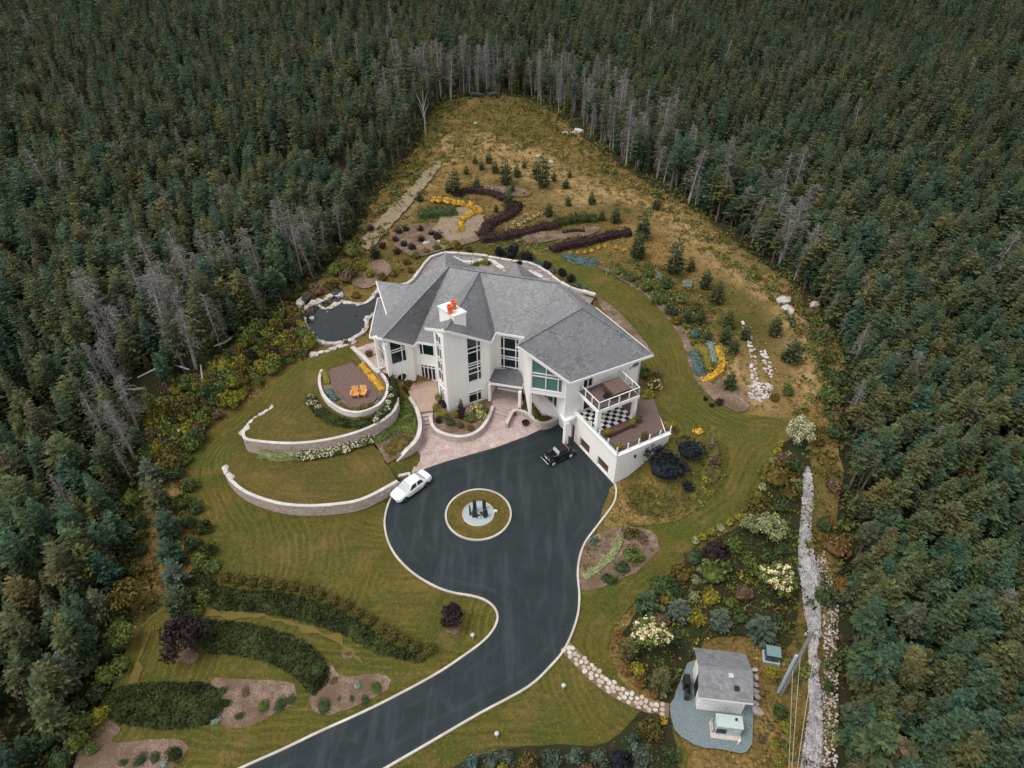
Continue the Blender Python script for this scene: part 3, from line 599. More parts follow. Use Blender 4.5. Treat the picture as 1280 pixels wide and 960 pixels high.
# ------------------------------------------------------------------ the house
HX = (0.0, 60.0, 0.0)
house = empty("mansion", HX, label="large white rendered mansion with steep grey shingled roofs", cat="house")
hl = lambda p: (p[0] - HX[0], p[1] - HX[1]) + ((p[2],) if len(p) > 2 else ())
def wall_panel(A, B, z0, z1, holes=(), thick=.25, z1b=None, name="wall", mat=None, poly=None):
    """vertical wall from A to B (outside on the right-hand side when walking A->B); z1 at A, z1b at B; holes are (t,z) polygons"""
    A = np.array(A, float); B = np.array(B, float); L = np.hypot(*(B - A)); d = (B - A) / L; n = np.array([d[1], -d[0]])
    out = poly or [(0, z0), (L, z0), (L, z1 if z1b is None else z1b), (0, z1)]
    pts = [Vector(p) for p in out]; es = [(i, (i + 1) % len(out)) for i in range(len(out))]
    for h in holes:
        b = len(pts); pts += [Vector(p) for p in h]; es += [(b + i, b + (i + 1) % len(h)) for i in range(len(h))]
    vs, e2, fs, *_ = mgeo.delaunay_2d_cdt(pts, es, [], 0, 1e-5)
    tris = []
    for f in fs:
        c = sum((vs[i] for i in f), Vector((0, 0))) / len(f)
        if inpoly(c.x, c.y, out) and not any(inpoly(c.x, c.y, h) for h in holes): tris.append(f)
    bm = bmesh.new(); P = lambda t, z, o: (A[0] + d[0] * t + n[0] * o - HX[0], A[1] + d[1] * t + n[1] * o - HX[1], z)
    bv = [bm.verts.new(P(v.x, v.y, 0)) for v in vs]
    for f in tris: bm.faces.new([bv[i] for i in f])
    ex = bmesh.ops.extrude_face_region(bm, geom=bm.faces[:])
    for g in ex["geom"]:
        if isinstance(g, bmesh.types.BMVert): g.co += Vector((-n[0] * thick, -n[1] * thick, 0))
    bmesh.ops.recalc_face_normals(bm, faces=bm.faces)
    me = bpy.data.meshes.new(name); bm.to_mesh(me); bm.free()
    return mobj(name, me, mat or m_white, house)
def window(A, B, poly, vert=(), horz=(), glass=None, name="window", fw=.09, mat=None, parent=None):
    """frame with mullions (part) and its panes (sub-parts); poly is a (t,z) convex polygon on the wall line A->B"""
    A = np.array(A, float); B = np.array(B, float); L = np.hypot(*(B - A)); d = (B - A) / L; n = np.array([d[1], -d[0]])
    P = lambda t, z, o: Vector((A[0] + d[0] * t + n[0] * o - HX[0], A[1] + d[1] * t + n[1] * o - HX[1], z))
    nn = (n[0], n[1], 0); mb = MB()
    for i in range(len(poly)):
        a, b = poly[i], poly[(i + 1) % len(poly)]; mb.bar(P(*a, -.02), P(*b, -.02), .14, fw * 1.5, up=(-n[0], -n[1], .001) if abs(a[0] - b[0]) < .01 else (0, 0, 1))
    ts = [p[0] for p in poly]; zs = [p[1] for p in poly]
    def span(k, val):
        r = []
        for i in range(len(poly)):
            a, b = poly[i], poly[(i + 1) % len(poly)]
            if (a[k] - val) * (b[k] - val) < 0: r.append(a[1 - k] + (b[1 - k] - a[1 - k]) * (val - a[k]) / (b[k] - a[k]))
        return (min(r), max(r)) if len(r) > 1 else None
    for t in vert:
        s = span(0, t)
        if s: mb.bar(P(t, s[0], -.03), P(t, s[1], -.03), fw, .10, up=nn)
    for z in horz:
        s = span(1, z)
        if s: mb.bar(P(s[0], z, -.035), P(s[1], z, -.035), .09, fw)
    fr = mb.build(name, mat or m_trim, parent or house)
    cells = [poly]
    tt = [min(ts)] + sorted(vert) + [max(ts)]; zz = [min(zs)] + sorted(horz) + [max(zs)]
    for i in range(len(tt) - 1):
        q = clip_strip(list(poly), (1, 0), tt[i], tt[i + 1])
        for j in range(len(zz) - 1):
            r = clip_strip(q, (0, 1), zz[j], zz[j + 1]) if len(q) > 2 else []
            if len(r) > 2:
                m = MB(); m.add([P(*p, -.10) for p in r] + [P(*p, -.12) for p in r], [tuple(range(len(r))), tuple(range(len(r), 2 * len(r)))[::-1]] + [(k, (k + 1) % len(r), len(r) + (k + 1) % len(r), len(r) + k) for k in range(len(r))])
                m.build("pane", glass or m_glass, fr)
    return fr
rect = lambda a, z0, b, z1: [(a, z0), (b, z0), (b, z1), (a, z1)]
# corner points of the plan (world metres)
C = np.array([-6.8, 55.91]); D1 = C + V * 5.05; E1_ = np.array([-1.75, 60.37]); F1 = np.array([1.1, 59.56])
TW0 = np.array([1.75, 52.5]); TW1 = np.array([5.3, 51.6]); Rr = TW1 + V * 9.15; Rb = Rr - U * 9.5
FR0 = np.array([-10.85, 61.42]); FR1 = np.array([-8.45, 60.73]); TS = C - U * 2.75
TU1 = np.array([-10.95, 60.8]); TU0 = TU1 - V * 2.95 ; TUL = TU0 - U * 3.0
# --- tower front wall (with tall corner glazing) and side
rk = lambda t: 11.65 - .60 * t
wp = [(2.42, 3.87), (4.05, 3.87), (4.05, rk(4.05) - .12), (2.42, rk(2.42) - .12)]; wl = rect(2.36, .95, 3.98, 2.5)
wall_panel(C, D1, -.5, rk(0), [wp, wl], z1b=rk(5.05))
window(C, D1, wp, [3.62], [8.3, 7.75, 6.35, 6.05, 5.0, 4.7 + .95]); window(C, D1, wl, [3.45], [2.15])
ws = rect(.55, 3.9, 1.85, 10.2); wsl = rect(.6, 1.3, 1.75, 3.2)
wall_panel(TS, C, -.5, 10.2, [ws, wsl], z1b=11.65, poly=[(0, -.5), (2.75, -.5), (2.75, 11.6), (0, 10.0)])
window(TS, C, ws, [1.2], [8.9, 8.5, 7.0, 6.6, 5.4]); window(TS, C, wsl, [1.2], [2.6])
wall_panel(FR1, TS, -.5, 6.3, z1b=9.3)
m = MB(); d_ = V
for i in range(9):
    a = C + V * (.12 + i * .26) + np.array([.487, -.873]) * .012; m.bar((*hl((*a, 0))[:2], .9), (*hl((*a, 0))[:2], rk(.12 + i * .26) - .3), .03, .03)
m.build("cladding_batten", m_white, house)
# --- recess with the tall entry window
wall_panel(D1, E1_, -.5, 8.6)
we = rect(.50, 3.45, 2.62, 8.15)
wall_panel(E1_, F1, -.5, 8.5, [we, rect(.4, .85, 2.6, 2.95)])
window(E1_, F1, we, [.9, 2.25], [7.75, 6.25, 5.25, 4.95, 3.8]); window(E1_, F1, rect(.4, .85, 2.6, 2.95), [.95, 1.5, 2.05], [], glass=m_glass, name="entrance_door", mat=m_brown)
# --- upper wing standing out over the drive: trapezoid window
wt = [(.12, 6.95), (3.3, 6.95), (3.3, 8.78), (.12, 10.8)]
wall_panel(F1 + (.0, -.05), TW0, 3.2, 8.0, z1b=10.9)
wall_panel(TW0, TW1, 6.35, 11.15, [wt], z1b=8.85)
window(TW0, TW1, wt, [1.62, 2.85], [8.95, 8.6], glass=m_glass_teal)
MB().prism([hl(p) for p in (TW0 + (.05, .05), TW1 + (-.05, .08), TW1 + V * 1.6, (4.0, 55.6), (1.6, 59.0))], 6.38, 6.6).build("overhang_soffit", m_white, house)
w1 = rect(1.98, 6.72, 3.2, 8.25); w2 = [(7.15, 7.05), (8.95, 7.05), (8.95, 8.05), (8.6, 8.05)]; w3 = rect(6.9, 4.6, 8.9, 5.1); w4 = rect(2.2, 3.8, 5.2, 6.0)
wall_panel(TW1, Rr, 3.4, 8.75, [w1, w2, w3, w4], z1b=8.35)
window(TW1, Rr, w1, [2.6]); window(TW1, Rr, w2, [8.0], glass=m_glass_teal); window(TW1, Rr, w3, [7.6, 8.3]); window(TW1, Rr, w4, [3.2, 4.2])
wall_panel(Rr, Rb, 2.5, 8.3)
ml = np.array([2.9, 55.7])
wall_panel(ml, TW1 + (-.02, .05), 3.6, 6.4, [rect(.5, 3.95, 3.4, 6.0)]); window(ml, TW1 + (-.02, .05), rect(.5, 3.95, 3.4, 6.0), [1.5, 2.6])
wall_panel(F1 + (.1, .2), (3.2, 55.35), -.3, 6.4, [[(2.0 + .75 * math.cos(k * .3927), 2.3 + .95 * math.sin(k * .3927)) for k in range(16)]])
window(F1 + (.1, .2), (3.2, 55.35), [(2.0 + .75 * math.cos(k * .3927), 2.3 + .95 * math.sin(k * .3927)) for k in range(16)], [2.0], [2.3], name="oval_window")
wall_panel((3.2, 55.3), (5.1, 54.75), -.3, 4.0)
# --- garage wall and deck retaining wall
K = np.array([9.97, 46.02]); GA = np.array([5.03, 54.68]); gl = float(np.hypot(*(K - GA)))
gt = lambda t: gl + t      # t measured from the corner K
doors = [rect(gt(-6.0), .28, gt(-4.25), 1.6), rect(gt(-2.85), .35, gt(-1.05), 1.6), rect(gt(-7.6), .06, gt(-7.0), 2.2), rect(gt(-8.9), .06, gt(-8.0), 2.2)]
wall_panel(GA, K, -.5, 4.0, doors, thick=.3)
for i, dd in enumerate(doors):
    t0, z0, t1, z1 = dd[0][0], dd[0][1], dd[1][0], dd[2][1]; dl = (K - GA) / gl; n_ = np.array([dl[1], -dl[0]])
    P_ = lambda t, z, o: (GA[0] + dl[0] * t + n_[0] * o - HX[0], GA[1] + dl[1] * t + n_[1] * o - HX[1], z)
    m = MB().bar(P_((t0 + t1) / 2, z0 + .03, -.22), P_((t0 + t1) / 2, z1, -.22), t1 - t0, .05, up=(n_[0], n_[1], 0)); dr = m.build("garage_shutter" if i < 2 else "door", m_brown, house)
    nrow = 4
    for r in range(nrow):
        z = z0 + .08 + (z1 - z0 - .1) * (r + .5) / nrow
        MB().bar(P_(t0 + .04, z, -.19), P_(t1 - .04, z, -.19), .05, (z1 - z0) / nrow - .06, up=(0, 0, 1)).build("panel", m_brown, dr)
DR = K + V * 6.35
wall_panel(K, DR, -.5, 4.0, thick=.3)
for t in (2.2, 3.6):
    p = K + V * t + np.array([.487, -.873]) * .09
    MB().box((*hl(p), 2.9), (.18, .18, .32), math.atan2(V[1], V[0])).build("wall_lamp", m_black, house, bevel=.02)
DB = np.array([14.0, 53.9])
deckP = [GA + (.3, .1), K, DR, DB + (.3, .6), Rr + (0, -.1), TW1 + V * .3]
MB().prism([hl(tuple(p)) for p in (GA + (.3, 0), K + (-.1, .25), DR + (-.2, .15), DB + (.8, .6), Rr + V * .4, Rr, TW1 + V * 1.7)], 3.3, 3.68).build("deck_slab", m_white, house)
dP = [hl(tuple(p)) for p in (TW1 + V * 1.85 + U * .1, K + V * .25 - U * .25, DR + (-.4, .22), DB + (.9, .7), Rr + V * .4 + U * .15)]
planks(dP, V * .88 + U * .3, .3, 3.68, 3.75, m_deck_house, house, "deck_board")
# capping ledge
for a, b in ((GA, K), (K, DR)):
    MB().bar((*hl(tuple(a)), 4.05), (*hl(tuple(b)), 4.05), .42, .12).build("ledge", m_trim, house)
def railing(a, b, z, n, h=.95, glass=True, ends=True):
    a = np.array(hl(tuple(a))); b = np.array(hl(tuple(b)))
    for i in range(n + 1):
        if not ends and i in (0, n): continue
        p = a + (b - a) * i / n; MB().box((*p, z + h / 2), (.10, .10, h), math.atan2((b - a)[1], (b - a)[0])).build("post", m_trim, house)
    if glass:
        for i in range(n):
            p, q = a + (b - a) * (i + .08) / n, a + (b - a) * (i + .92) / n; MB().bar((*p, z + h / 2 + .03), (*q, z + h / 2 + .03), .02, h - .12).build("glass_panel", m_glass_rail, house)
railing(K + (-.05, .1), DR, 4.1, 5, .85); railing(GA + (K - GA) * .42, K + (-.05, .1), 4.1, 4, .85, ends=False)
# --- balcony
BF = np.array([8.3, 49.35]); BL = np.array([6.6, 52.37]); BR = BF + V * 5.0; BRb = BR - U * 3.35
bP = [hl(tuple(p)) for p in (BL, BF, BR, BRb)]
MB().prism(bP, 6.2, 6.62).build("balcony_slab", m_trim, house, bevel=.03)
planks([hl(tuple(p)) for p in (BL + V * .08, BF + V * .12 - U * .12, BR - V * .12 - U * .12, BRb - V * .1)], V, .3, 6.62, 6.67, m_deck_house, house, "balcony_board")
railing(BF + V * .1 - U * .1, BR - V * .1 - U * .1, 6.66, 4, .95); railing(BL + V * .08, BF + V * .1 - U * .1, 6.66, 3, .95); railing(BR - V * .1 - U * .1, BRb - V * .1, 6.66, 3, .95)
for a, b in ((BF + V * .1 - U * .1, BR - V * .1 - U * .1), (BL + V * .08, BF + V * .1 - U * .1), (BR - V * .1 - U * .1, BRb - V * .1)):
    MB().bar((*hl(tuple(a)), 7.62), (*hl(tuple(b)), 7.62), .08, .05).build("handrail", m_trim, house)
for p, w in ((BF + V * .25 - U * .25, .45), (BR - V * .3 - U * .3, .4)):
    MB().box((*hl(tuple(p)), 4.95), (w, w, 2.6), math.atan2(V[1], V[0])).build("pillar", m_white, house)
p = np.array([5.52, 51.25]); MB().box((*hl(tuple(p)), 1.75), (.42, .42, 3.5), math.atan2(V[1], V[0])).build("pillar", m_white, house)
MB().prism([hl(tuple(q)) for q in (TW1 + (-.25, .15), TW1 + (.1, -.55), TW1 + V * 1.5 + U * .3, TW1 + V * 1.6, TW1 + (-.6, 1.2))], 3.4, 3.75).build("corner_base", m_white, house)
# --- glazed-door wall, turret with round window
wf = rect(.58, 4.65, 2.36, 6.2); df = rect(.55, 1.22, 2.34, 3.35)
wall_panel(FR0, FR1, -.5, 6.6, [wf, df]); window(FR0, FR1, wf, [1.0]); window(FR0, FR1, df, [.95, 1.4, 1.87], [2.95], name="glazed_door")
tz = lambda t: 8.15 - .665 * t
wtu = [(.40, 4.42), (2.2, 4.42), (2.2, tz(2.2) - .2), (.40, tz(.4) - .2)]
rw = [(1.35 + .62 * math.cos(k * .3927), 2.35 + .62 * math.sin(k * .3927)) for k in range(16)]
# the wall bows out slightly: two facets
wall_panel(TU0, TU1, -.5, tz(0), [wtu, rw], z1b=tz(2.95)); window(TU0, TU1, wtu, [1.72], [6.3, 6.0]); window(TU0, TU1, rw, [1.35], [2.35], name="round_window")
wall_panel(TU1, FR0, -.5, 6.3)
wtl = rect(.5, 3.9, 2.2, 6.2)
wall_panel(TUL, TU0, .5, 6.3, [wtl], z1b=8.1); window(TUL, TU0, wtl, [1.0, 1.7], [5.4])
for p in (TU0 + U * .12, TU0 - U * 1.6 - V * .5):
    MB().box((*hl(tuple(p)), 5.3), (.34, .34, 4.6), math.atan2(V[1], V[0])).build("pillar", m_white, house)
TUB = TUL + np.array([1.7, 4.6]); wall_panel(TUB, TUL, 1, 6.6, z1b=6.0)
# --- back walls and floors (kept simple: out of the photograph's sight)
BK = [Rb, Rb + WP * 3, np.array([3.0, 71.0]), np.array([-9.5, 74.5]), np.array([-14.2, 72]), TUB]
for a, b in zip(BK[:-1], BK[1:]): wall_panel(a, b, 2.5, 6.6)
foot = [hl(tuple(p)) for p in (TUL + (.4, .2), TU0 + (.3, .4), TU1 + (-.1, .4), FR0 + (.1, .5), FR1 + (.2, .3), TS + (.4, .2), C + (.35, .4), D1 + (-.1, .4), E1_ + (.1, .4), F1 + (.3, .4), (3.3, 56.2), (5.5, 55.0), (9.0, 57.5), tuple(BK[2] + (-.5, -.5)), tuple(BK[3] + (.5, -.5)), tuple(TUB + (.5, .2)))]
for z in (.62, 3.5): MB().prism(foot, z - .2, z).build("floor_slab", m_floor_in, house)
MB().prism([hl(tuple(p)) for p in (TW0 + (.3, .4), TW1 + (0, .4), Rr + (-.4, .2), Rb + (-.3, -.3), (2.0, 60))], 6.62, 6.8).build("floor_slab", m_floor_in, house)
MB().box((-4, 6.5, 4), (10, .2, 7.2), -.28).build("inner_wall", m_white, house); MB().box((6.5, -1.2, 8), (7, .2, 2.4), .5).build("inner_wall", m_white, house)
# --- roofs: closed slabs from plane polygons
def roof(pts, name="roof", th=.2, mat=None, fascia=()):
    P = [Vector((*hl(p[:2]), p[2])) for p in pts]; mb = MB(); n = len(P)
    nr = sum(((P[i] - P[0]).cross(P[(i + 1) % n] - P[0]) for i in range(1, n)), Vector())
    if nr.z < 0: P = P[::-1]
    dn = Vector((0, 0, -th)); mb.add(P + [p + dn for p in P], [tuple(range(n)), tuple(range(n, 2 * n))[::-1]] + [(i, n + i, n + (i + 1) % n, (i + 1) % n) for i in range(n)])
    o = mb.build(name, mat or m_roof, house)
    for a, b in fascia:
        a = Vector((*hl(a[:2]), a[2] - .10)); b = Vector((*hl(b[:2]), b[2] - .10)); MB().bar(a, b, .10, .27).build("fascia", m_trim, house)
    return o
R1 = (-3.6, 66.1, 12.4); R2 = (5.05, 63.65, 12.4); S_ = (7.1, 58.75, 12.4); A1r = (-7.0, 67.4, 12.35)
Cp = (-6.62, 55.5, 11.85); DL = (-2.15, 58.25, 8.45); EC = (-1.72, 60.05, 8.42); EF = (1.35, 59.2, 8.4)
VLY = (-4.3, 63.4, 11.0)
TL = (-9.25, 60.15, 8.95)
roof([Cp, DL, R1], fascia=[(Cp, DL)])
roof([DL, EC, R1], fascia=[(DL, EC)])
roof([EC, EF, R2, R1], fascia=[(EC, EF)])
roof([TL, Cp, R1], fascia=[(TL, Cp)])
T_ = (.45, 52.6, 12.1); E2 = (5.62, 51.25, 8.62); E3 = (14.55, 56.35, 8.25)
roof([EF, S_, R2]); roof([T_, S_, EF]); roof([T_, E2, E3, S_], fascia=[(T_, E2), (E2, E3)])
# right-hand and rear slopes
E4 = tuple(np.array(E3[:2]) - U * 10.5) + (8.1,)
roof([E3, E4, R2, S_], fascia=[(E3, E4)])
B1 = tuple(np.array(R1[:2]) + WP * 7) + (6.8,); B2 = tuple(np.array(R2[:2]) + WP * 6.6 + WD * 1) + (7.0,); B0 = tuple(np.array(A1r[:2]) + WP * 7 - WD * 2) + (6.8,)
roof([R1, R2, B2, B1], fascia=[(B2, B1)]); roof([R2, E4, B2]); roof([A1r, R1, B1, B0], fascia=[(B1, B0)])
# left wing
C2 = (-13.72, 59.0, 8.45); TL2 = (-15.95, 62.7, 6.05); LO = (-10.75, 60.72, 6.2); FE = (-10.3, 61.0, 6.55); FF = (-8.1, 60.4, 6.55)
roof([C2, LO, A1r], fascia=[(C2, LO)]); roof([LO, FE, FF, R1, A1r], fascia=[(LO, FE), (FE, FF)])
roof([TL2, C2, A1r], fascia=[(TL2, C2)])
B3 = (-16.2, 70.5, 6.2)
roof([TL2, A1r, B0, B3], fascia=[(B0, B3), (B3, TL2)])
# projecting tips behind
Dt = (-15.95, 69.85, 9.0); Di = (-9.4, 68.0, 9.2); Dl = (-14.3, 65.6, 7.0)
roof([Dt, Dl, (-10.5, 65.4, 8.0), Di], fascia=[(Dt, Dl)]); roof([Dt, Di, (-11.5, 73, 6.5), (-15.5, 73.2, 6.8)])
AP = (-7.9, 72.9, 11.1); Wc = (-12.6, 68.6, 8.0); Sc = (-7.6, 67.9, 8.6); Ec = (-3.4, 73, 8.2); Nc = (-8.2, 77.5, 7.8)
for a, b in ((Wc, Sc), (Sc, Ec), (Ec, Nc), (Nc, Wc)): roof([AP, a, b])
AQ = (.47, 70.2, 11.2); q = [(-2.6, 68.2, 8.4), (2.2, 66.8, 8.4), (3.6, 71.5, 8.2), (-1.2, 73.0, 8.2)]
for i in range(4): roof([AQ, q[i], q[(i + 1) % 4]])
# ridge caps
for a, b in ((R1, A1r), (R1, R2), (T_, S_), (S_, E3), (Cp, R1), (C2, A1r), (R2, S_)):
    MB().bar((*hl(a[:2]), a[2] + .02), (*hl(b[:2]), b[2] + .02), .26, .07).build("ridge_cap", m_roof, house)
# chimney: stack, cap, two clay pots
ch = [np.array(G(548.3, 383, 12.5)), np.array(G(567, 395, 12.5)), np.array(G(582, 389.5, 12.5))]; ch.append(ch[0] + ch[2] - ch[1])
cc = sum(ch) / 4
st = MB().prism([hl(tuple(p)) for p in ch], 9.0, 12.35).build("chimney", m_white, house)
MB().prism([hl(tuple(cc + (p - cc) * 1.1)) for p in ch], 12.35, 12.55).build("cap", m_trim, st)
for px, py, h in ((562.6, 391, .85), (567.3, 385.5, .85)):
    x, y = G(px, py, 12.55); MB().lathe([(.30, 0), (.27, .1), (.25, h * .75), (.32, h * .8), (.33, h), (.2, h), (.18, h - .25)], 14, (*hl((x, y)), 12.55)).build("chimney_pot", m_orange, st, sm=True)
# entrance canopy
cv = [np.array(G(*p, 3.45)) for p in ((610, 474), (617.8, 463.6), (646, 463), (657, 472.5), (653, 484), (613, 478))]
canP = [hl(tuple(p)) for p in cv]
can = MB().prism(canP, 3.12, 3.42).build("canopy", m_trim, house, bevel=.02)
ctr = np.mean(canP, 0)
MB().prism([tuple(ctr + (np.array(p) - ctr) * .97) for p in canP], 3.424, 3.5, top=[3.45, 3.72, 3.72, 3.45, 3.45, 3.45]).build("canopy_roof", m_roof_dk, can)
for p in ((-2.46, 57.82), (.86, 56.55)): MB().box((*hl(p), 1.95), (.32, .32, 2.4), -.3).build("canopy_post", m_trim, house)
MB().bar((*hl((-1.6, 60.0)), 1.0), (*hl((.8, 59.35)), 1.0), .5, .3).build("bench_seat", m_trim, house)
# --- things on the decks
zdk = 3.752
cb = [np.array(G(*c, 3.77)) for c in ((727, 522), (747, 543), (791, 521), (781, 512))]
board = empty("chessboard", (8.2, 50.9, zdk), label="black and white chequered floor board on the lower deck", cat="chessboard")
cu, cv_ = U, V; c0 = np.array([6.75, 52.25]); nU, nV, ts_ = 7, 10, .46
wm, bk = MB(), MB()
for i in range(nU):
    for j in range(nV):
        p = c0 + U * (i + .5) * ts_ + V * (j + .5) * ts_; m = MB().box((p[0] - 8.2, p[1] - 50.9, .02), (ts_ - .015, ts_ - .015, .04), math.atan2(V[1], V[0]))
        m.build("square_tile", m_trim if (i + j) % 2 else m_black, board)
def potplant(px, py, z, mat, label, r=.35, grp="shrubs in pots along the lower deck"):
    x, y = G(px, py, z); e = empty("potted_shrub", (x, y, z), label=label, cat="plant", group=grp)
    MB().lathe([(.22, 0), (.28, .05), (.32, .42), (.35, .45), (.28, .45)], 12).build("pot", m_brown, e, sm=True); return e, x, y
POTS = []
for px, py, lb in ((759, 545, "potted yellow shrub at the near end of the long planter box"), (789.5, 533, "potted yellow shrub at the far end of the long planter box"), (797.5, 527.5, "potted green shrub at the foot of the right balcony pillar"), (774, 563, "potted yellow shrub at the corner of the deck over the garage"), (805, 550, "potted olive shrub half way along the deck railing"), (841, 536, "potted yellow shrub at the lawn end of the deck railing")):
    POTS.append(potplant(px, py, zdk, None, lb)[0])
pa, pb_ = np.array(G(762, 545, zdk)), np.array(G(787, 533, zdk)); pm = (pa + pb_) / 2; pd = pb_ - pa
MB().box((0, 0, .25), (np.hypot(*pd), .5, .5)).build("planter_box", m_brown, None, loc=(*pm, zdk), rz=math.atan2(pd[1], pd[0]), label="long brown planter box beside the chequered board", cat="planter", bevel=.03)
tx, ty = 10.35, 52.15; tub = empty("hot_tub", (tx, ty, 6.67), math.atan2(V[1], V[0]), label="brown covered hot tub on the upper balcony", cat="hot tub")
MB().box((0, 0, .4), (2.0, 1.9, .8)).build("cabinet", m_brown, tub, bevel=.06)
for s in (-1, 1): MB().box((s * .51, 0, .86), (.99, 2.0, .13)).build("cover", M_plain("tub cover", (.13, .075, .055), .6), tub, bevel=.03)
MB().box((-1.3, -.3, .12), (.5, .9, .24)).box((-1.2, -.3, .34), (.3, .9, .2)).build("tub_steps", m_black, tub)
MB().lathe([(.34, 0), (.40, .1), (.42, .32), (.33, .32), (.31, .2)], 16).build("planter_bowl", m_black, None, loc=(*G(657, 530, .35), .35), label="small dark round bowl on the paving by the wavy wall", cat="bowl", sm=True)

# ------------------------------------------------------------------ beds of soil and gravel
def bed(px, mat, label, cat, name, off=.17, jit=.05, n=3, step=.7):
    bed.k += 1; off += .0022 * bed.k - .05
    return drape(name, smooth(AT(px), n, True), mat, off, step, label=label, cat=cat, jit=jit, zf=lambda x, y: T(x, y, False))
bed.k = 0
bed([(265, 853), (290, 850), (360, 853), (371, 865), (369, 880), (345, 893), (302, 911), (272, 900)], m_mulch, "pinkish mulch bed with dark shrubs below the hedge", "flower bed", "mulch_bed")
bed([(413, 833), (424, 845), (446, 846), (475, 843), (489, 851), (480, 866), (450, 880), (410, 895), (391, 886), (388, 868)], m_mulch, "pinkish mulch bed beside the driveway entrance curve", "flower bed", "mulch_bed")
bed([(95, 985), (108, 915), (135, 900), (152, 912), (142, 930), (210, 924), (234, 930), (226, 952), (190, 985)], m_mulch, "mulch bed in the bottom left corner of the grounds", "flower bed", "mulch_bed")
for px, py, r, lb in ((237, 821, 12, "mulch ring under the big purple tree"), (567, 786, 10, "mulch ring under the small purple tree by the kerb"), (436, 817, 9, "small mulch ring with a low plant on the lawn"), (814, 687, 11, "oval mulch ring round a small shrub right of the driveway")):
    bed([(px + r * math.cos(k * .785), py + r * .8 * math.sin(k * .785)) for k in range(8)], m_mulch, lb, "flower bed", "mulch_bed", n=2)
bed([(745, 333), (790, 348), (832, 382), (858, 418), (872, 452), (898, 490), (930, 507), (928, 516), (893, 502), (867, 472), (857, 440), (840, 407), (808, 371), (770, 348)], m_mulch, "pale soil border between the lawn strip and the shrubs", "flower bed", "soil_border")
bed([(746, 372), (772, 390), (800, 420), (816, 442), (806, 446), (786, 424), (760, 398)], m_mulch, "narrow soil bed along the foot of the right roof slope", "flower bed", "mulch_bed")
bed([(893, 478), (915, 478), (936, 508), (920, 516), (897, 502)], m_mulch, "bare soil patch at the tip of the gold and teal bed", "flower bed", "soil_border")
bed([(488, 300), (505, 284), (540, 280), (590, 284), (600, 300), (560, 312), (520, 322), (500, 312)], m_mulch, "pinkish soil bed with dark round shrubs behind the house", "flower bed", "soil_border")
bed([(440, 352), (455, 335), (478, 325), (490, 338), (478, 352), (455, 362)], m_mulch, "pale bare soil between the pond and forest", "flower bed", "soil_border")
bed([(600, 236), (640, 234), (664, 243), (650, 247), (610, 243)], m_mulch, "strip of pale soil above the upper burgundy hedge", "flower bed", "soil_border")
bed([(655, 290), (700, 290), (748, 284), (740, 294), (700, 300), (660, 305)], m_mulch, "strip of pale soil between the lower burgundy hedges", "flower bed", "soil_border")
bed([(762, 612), (790, 595), (835, 588), (872, 556), (892, 548), (910, 565), (905, 600), (878, 632), (835, 655), (785, 660), (752, 668), (748, 660)], m_meadow, "low green bank of perennials right of the driveway", "flower bed", "planted_bank")
bed([(727, 690), (740, 672), (775, 660), (815, 665), (822, 690), (800, 712), (770, 728), (727, 738)], m_mulch, "bed with rust coloured flowers and a pale strip by the kerb", "flower bed", "mulch_bed")
m_drygrass = M_noise("dry grass", (.115, .088, .024), (.165, .12, .04), .8, .95, .6, .08, c3=(.15, .115, .03), s3=.22, spec=.1, fine=(4, (.13, .10, .03)))
bed([(566, 262), (600, 258), (604, 285), (580, 300), (540, 300), (545, 280)], m_dirt, "bare earth between gold flowers and burgundy hedge", "soil", "bare_soil", jit=.2)
bed([(165, 860), (170, 825), (183, 790), (190, 788), (176, 828), (174, 852), (185, 860)], m_drygrass, "dry pale rim of the grass bank beside the purple tree", "grass", "dry_grass", jit=.22)
bed([(262, 763), (330, 771), (390, 785), (430, 804), (458, 832), (454, 834), (425, 809), (385, 790), (320, 775), (262, 767)], m_drygrass, "dry grass strip between the two upper juniper masses", "grass", "dry_grass", jit=.25)
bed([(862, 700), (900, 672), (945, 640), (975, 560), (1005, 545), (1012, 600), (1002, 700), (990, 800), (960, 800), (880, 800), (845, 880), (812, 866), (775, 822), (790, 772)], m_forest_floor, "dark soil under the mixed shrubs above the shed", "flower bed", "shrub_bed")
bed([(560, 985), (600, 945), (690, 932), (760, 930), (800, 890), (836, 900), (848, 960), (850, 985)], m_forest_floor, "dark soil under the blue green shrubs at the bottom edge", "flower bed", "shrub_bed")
bed([(846, 865), (856, 836), (872, 826), (935, 832), (940, 880), (938, 930), (925, 942), (880, 936), (850, 922), (836, 890)], m_gravel, "blue grey gravel yard round the shed", "gravel yard", "gravel_yard", off=.21)
bed([(450, 305), (468, 282), (494, 257), (518, 232), (543, 205), (551, 208), (530, 237), (507, 265), (484, 290), (464, 313)], m_dirt, "pale gravel track climbing along the forest edge behind the pond", "track", "gravel_track", off=.26, jit=.12)
gs_px = [(1004, 588), (1013, 590), (1016, 620), (1013, 660), (1018, 700), (1023, 740), (1025, 780), (1021, 820), (1023, 850), (1028, 900), (1022, 985), (997, 985), (1005, 930), (1012, 880), (1010, 850), (1012, 810), (1008, 780), (1002, 740), (998, 700), (1001, 650), (1003, 610)]
bed(gs_px, m_gravel_pale, "long strip of whitish crushed stone along the right forest edge", "gravel strip", "gravel_strip", jit=.15)
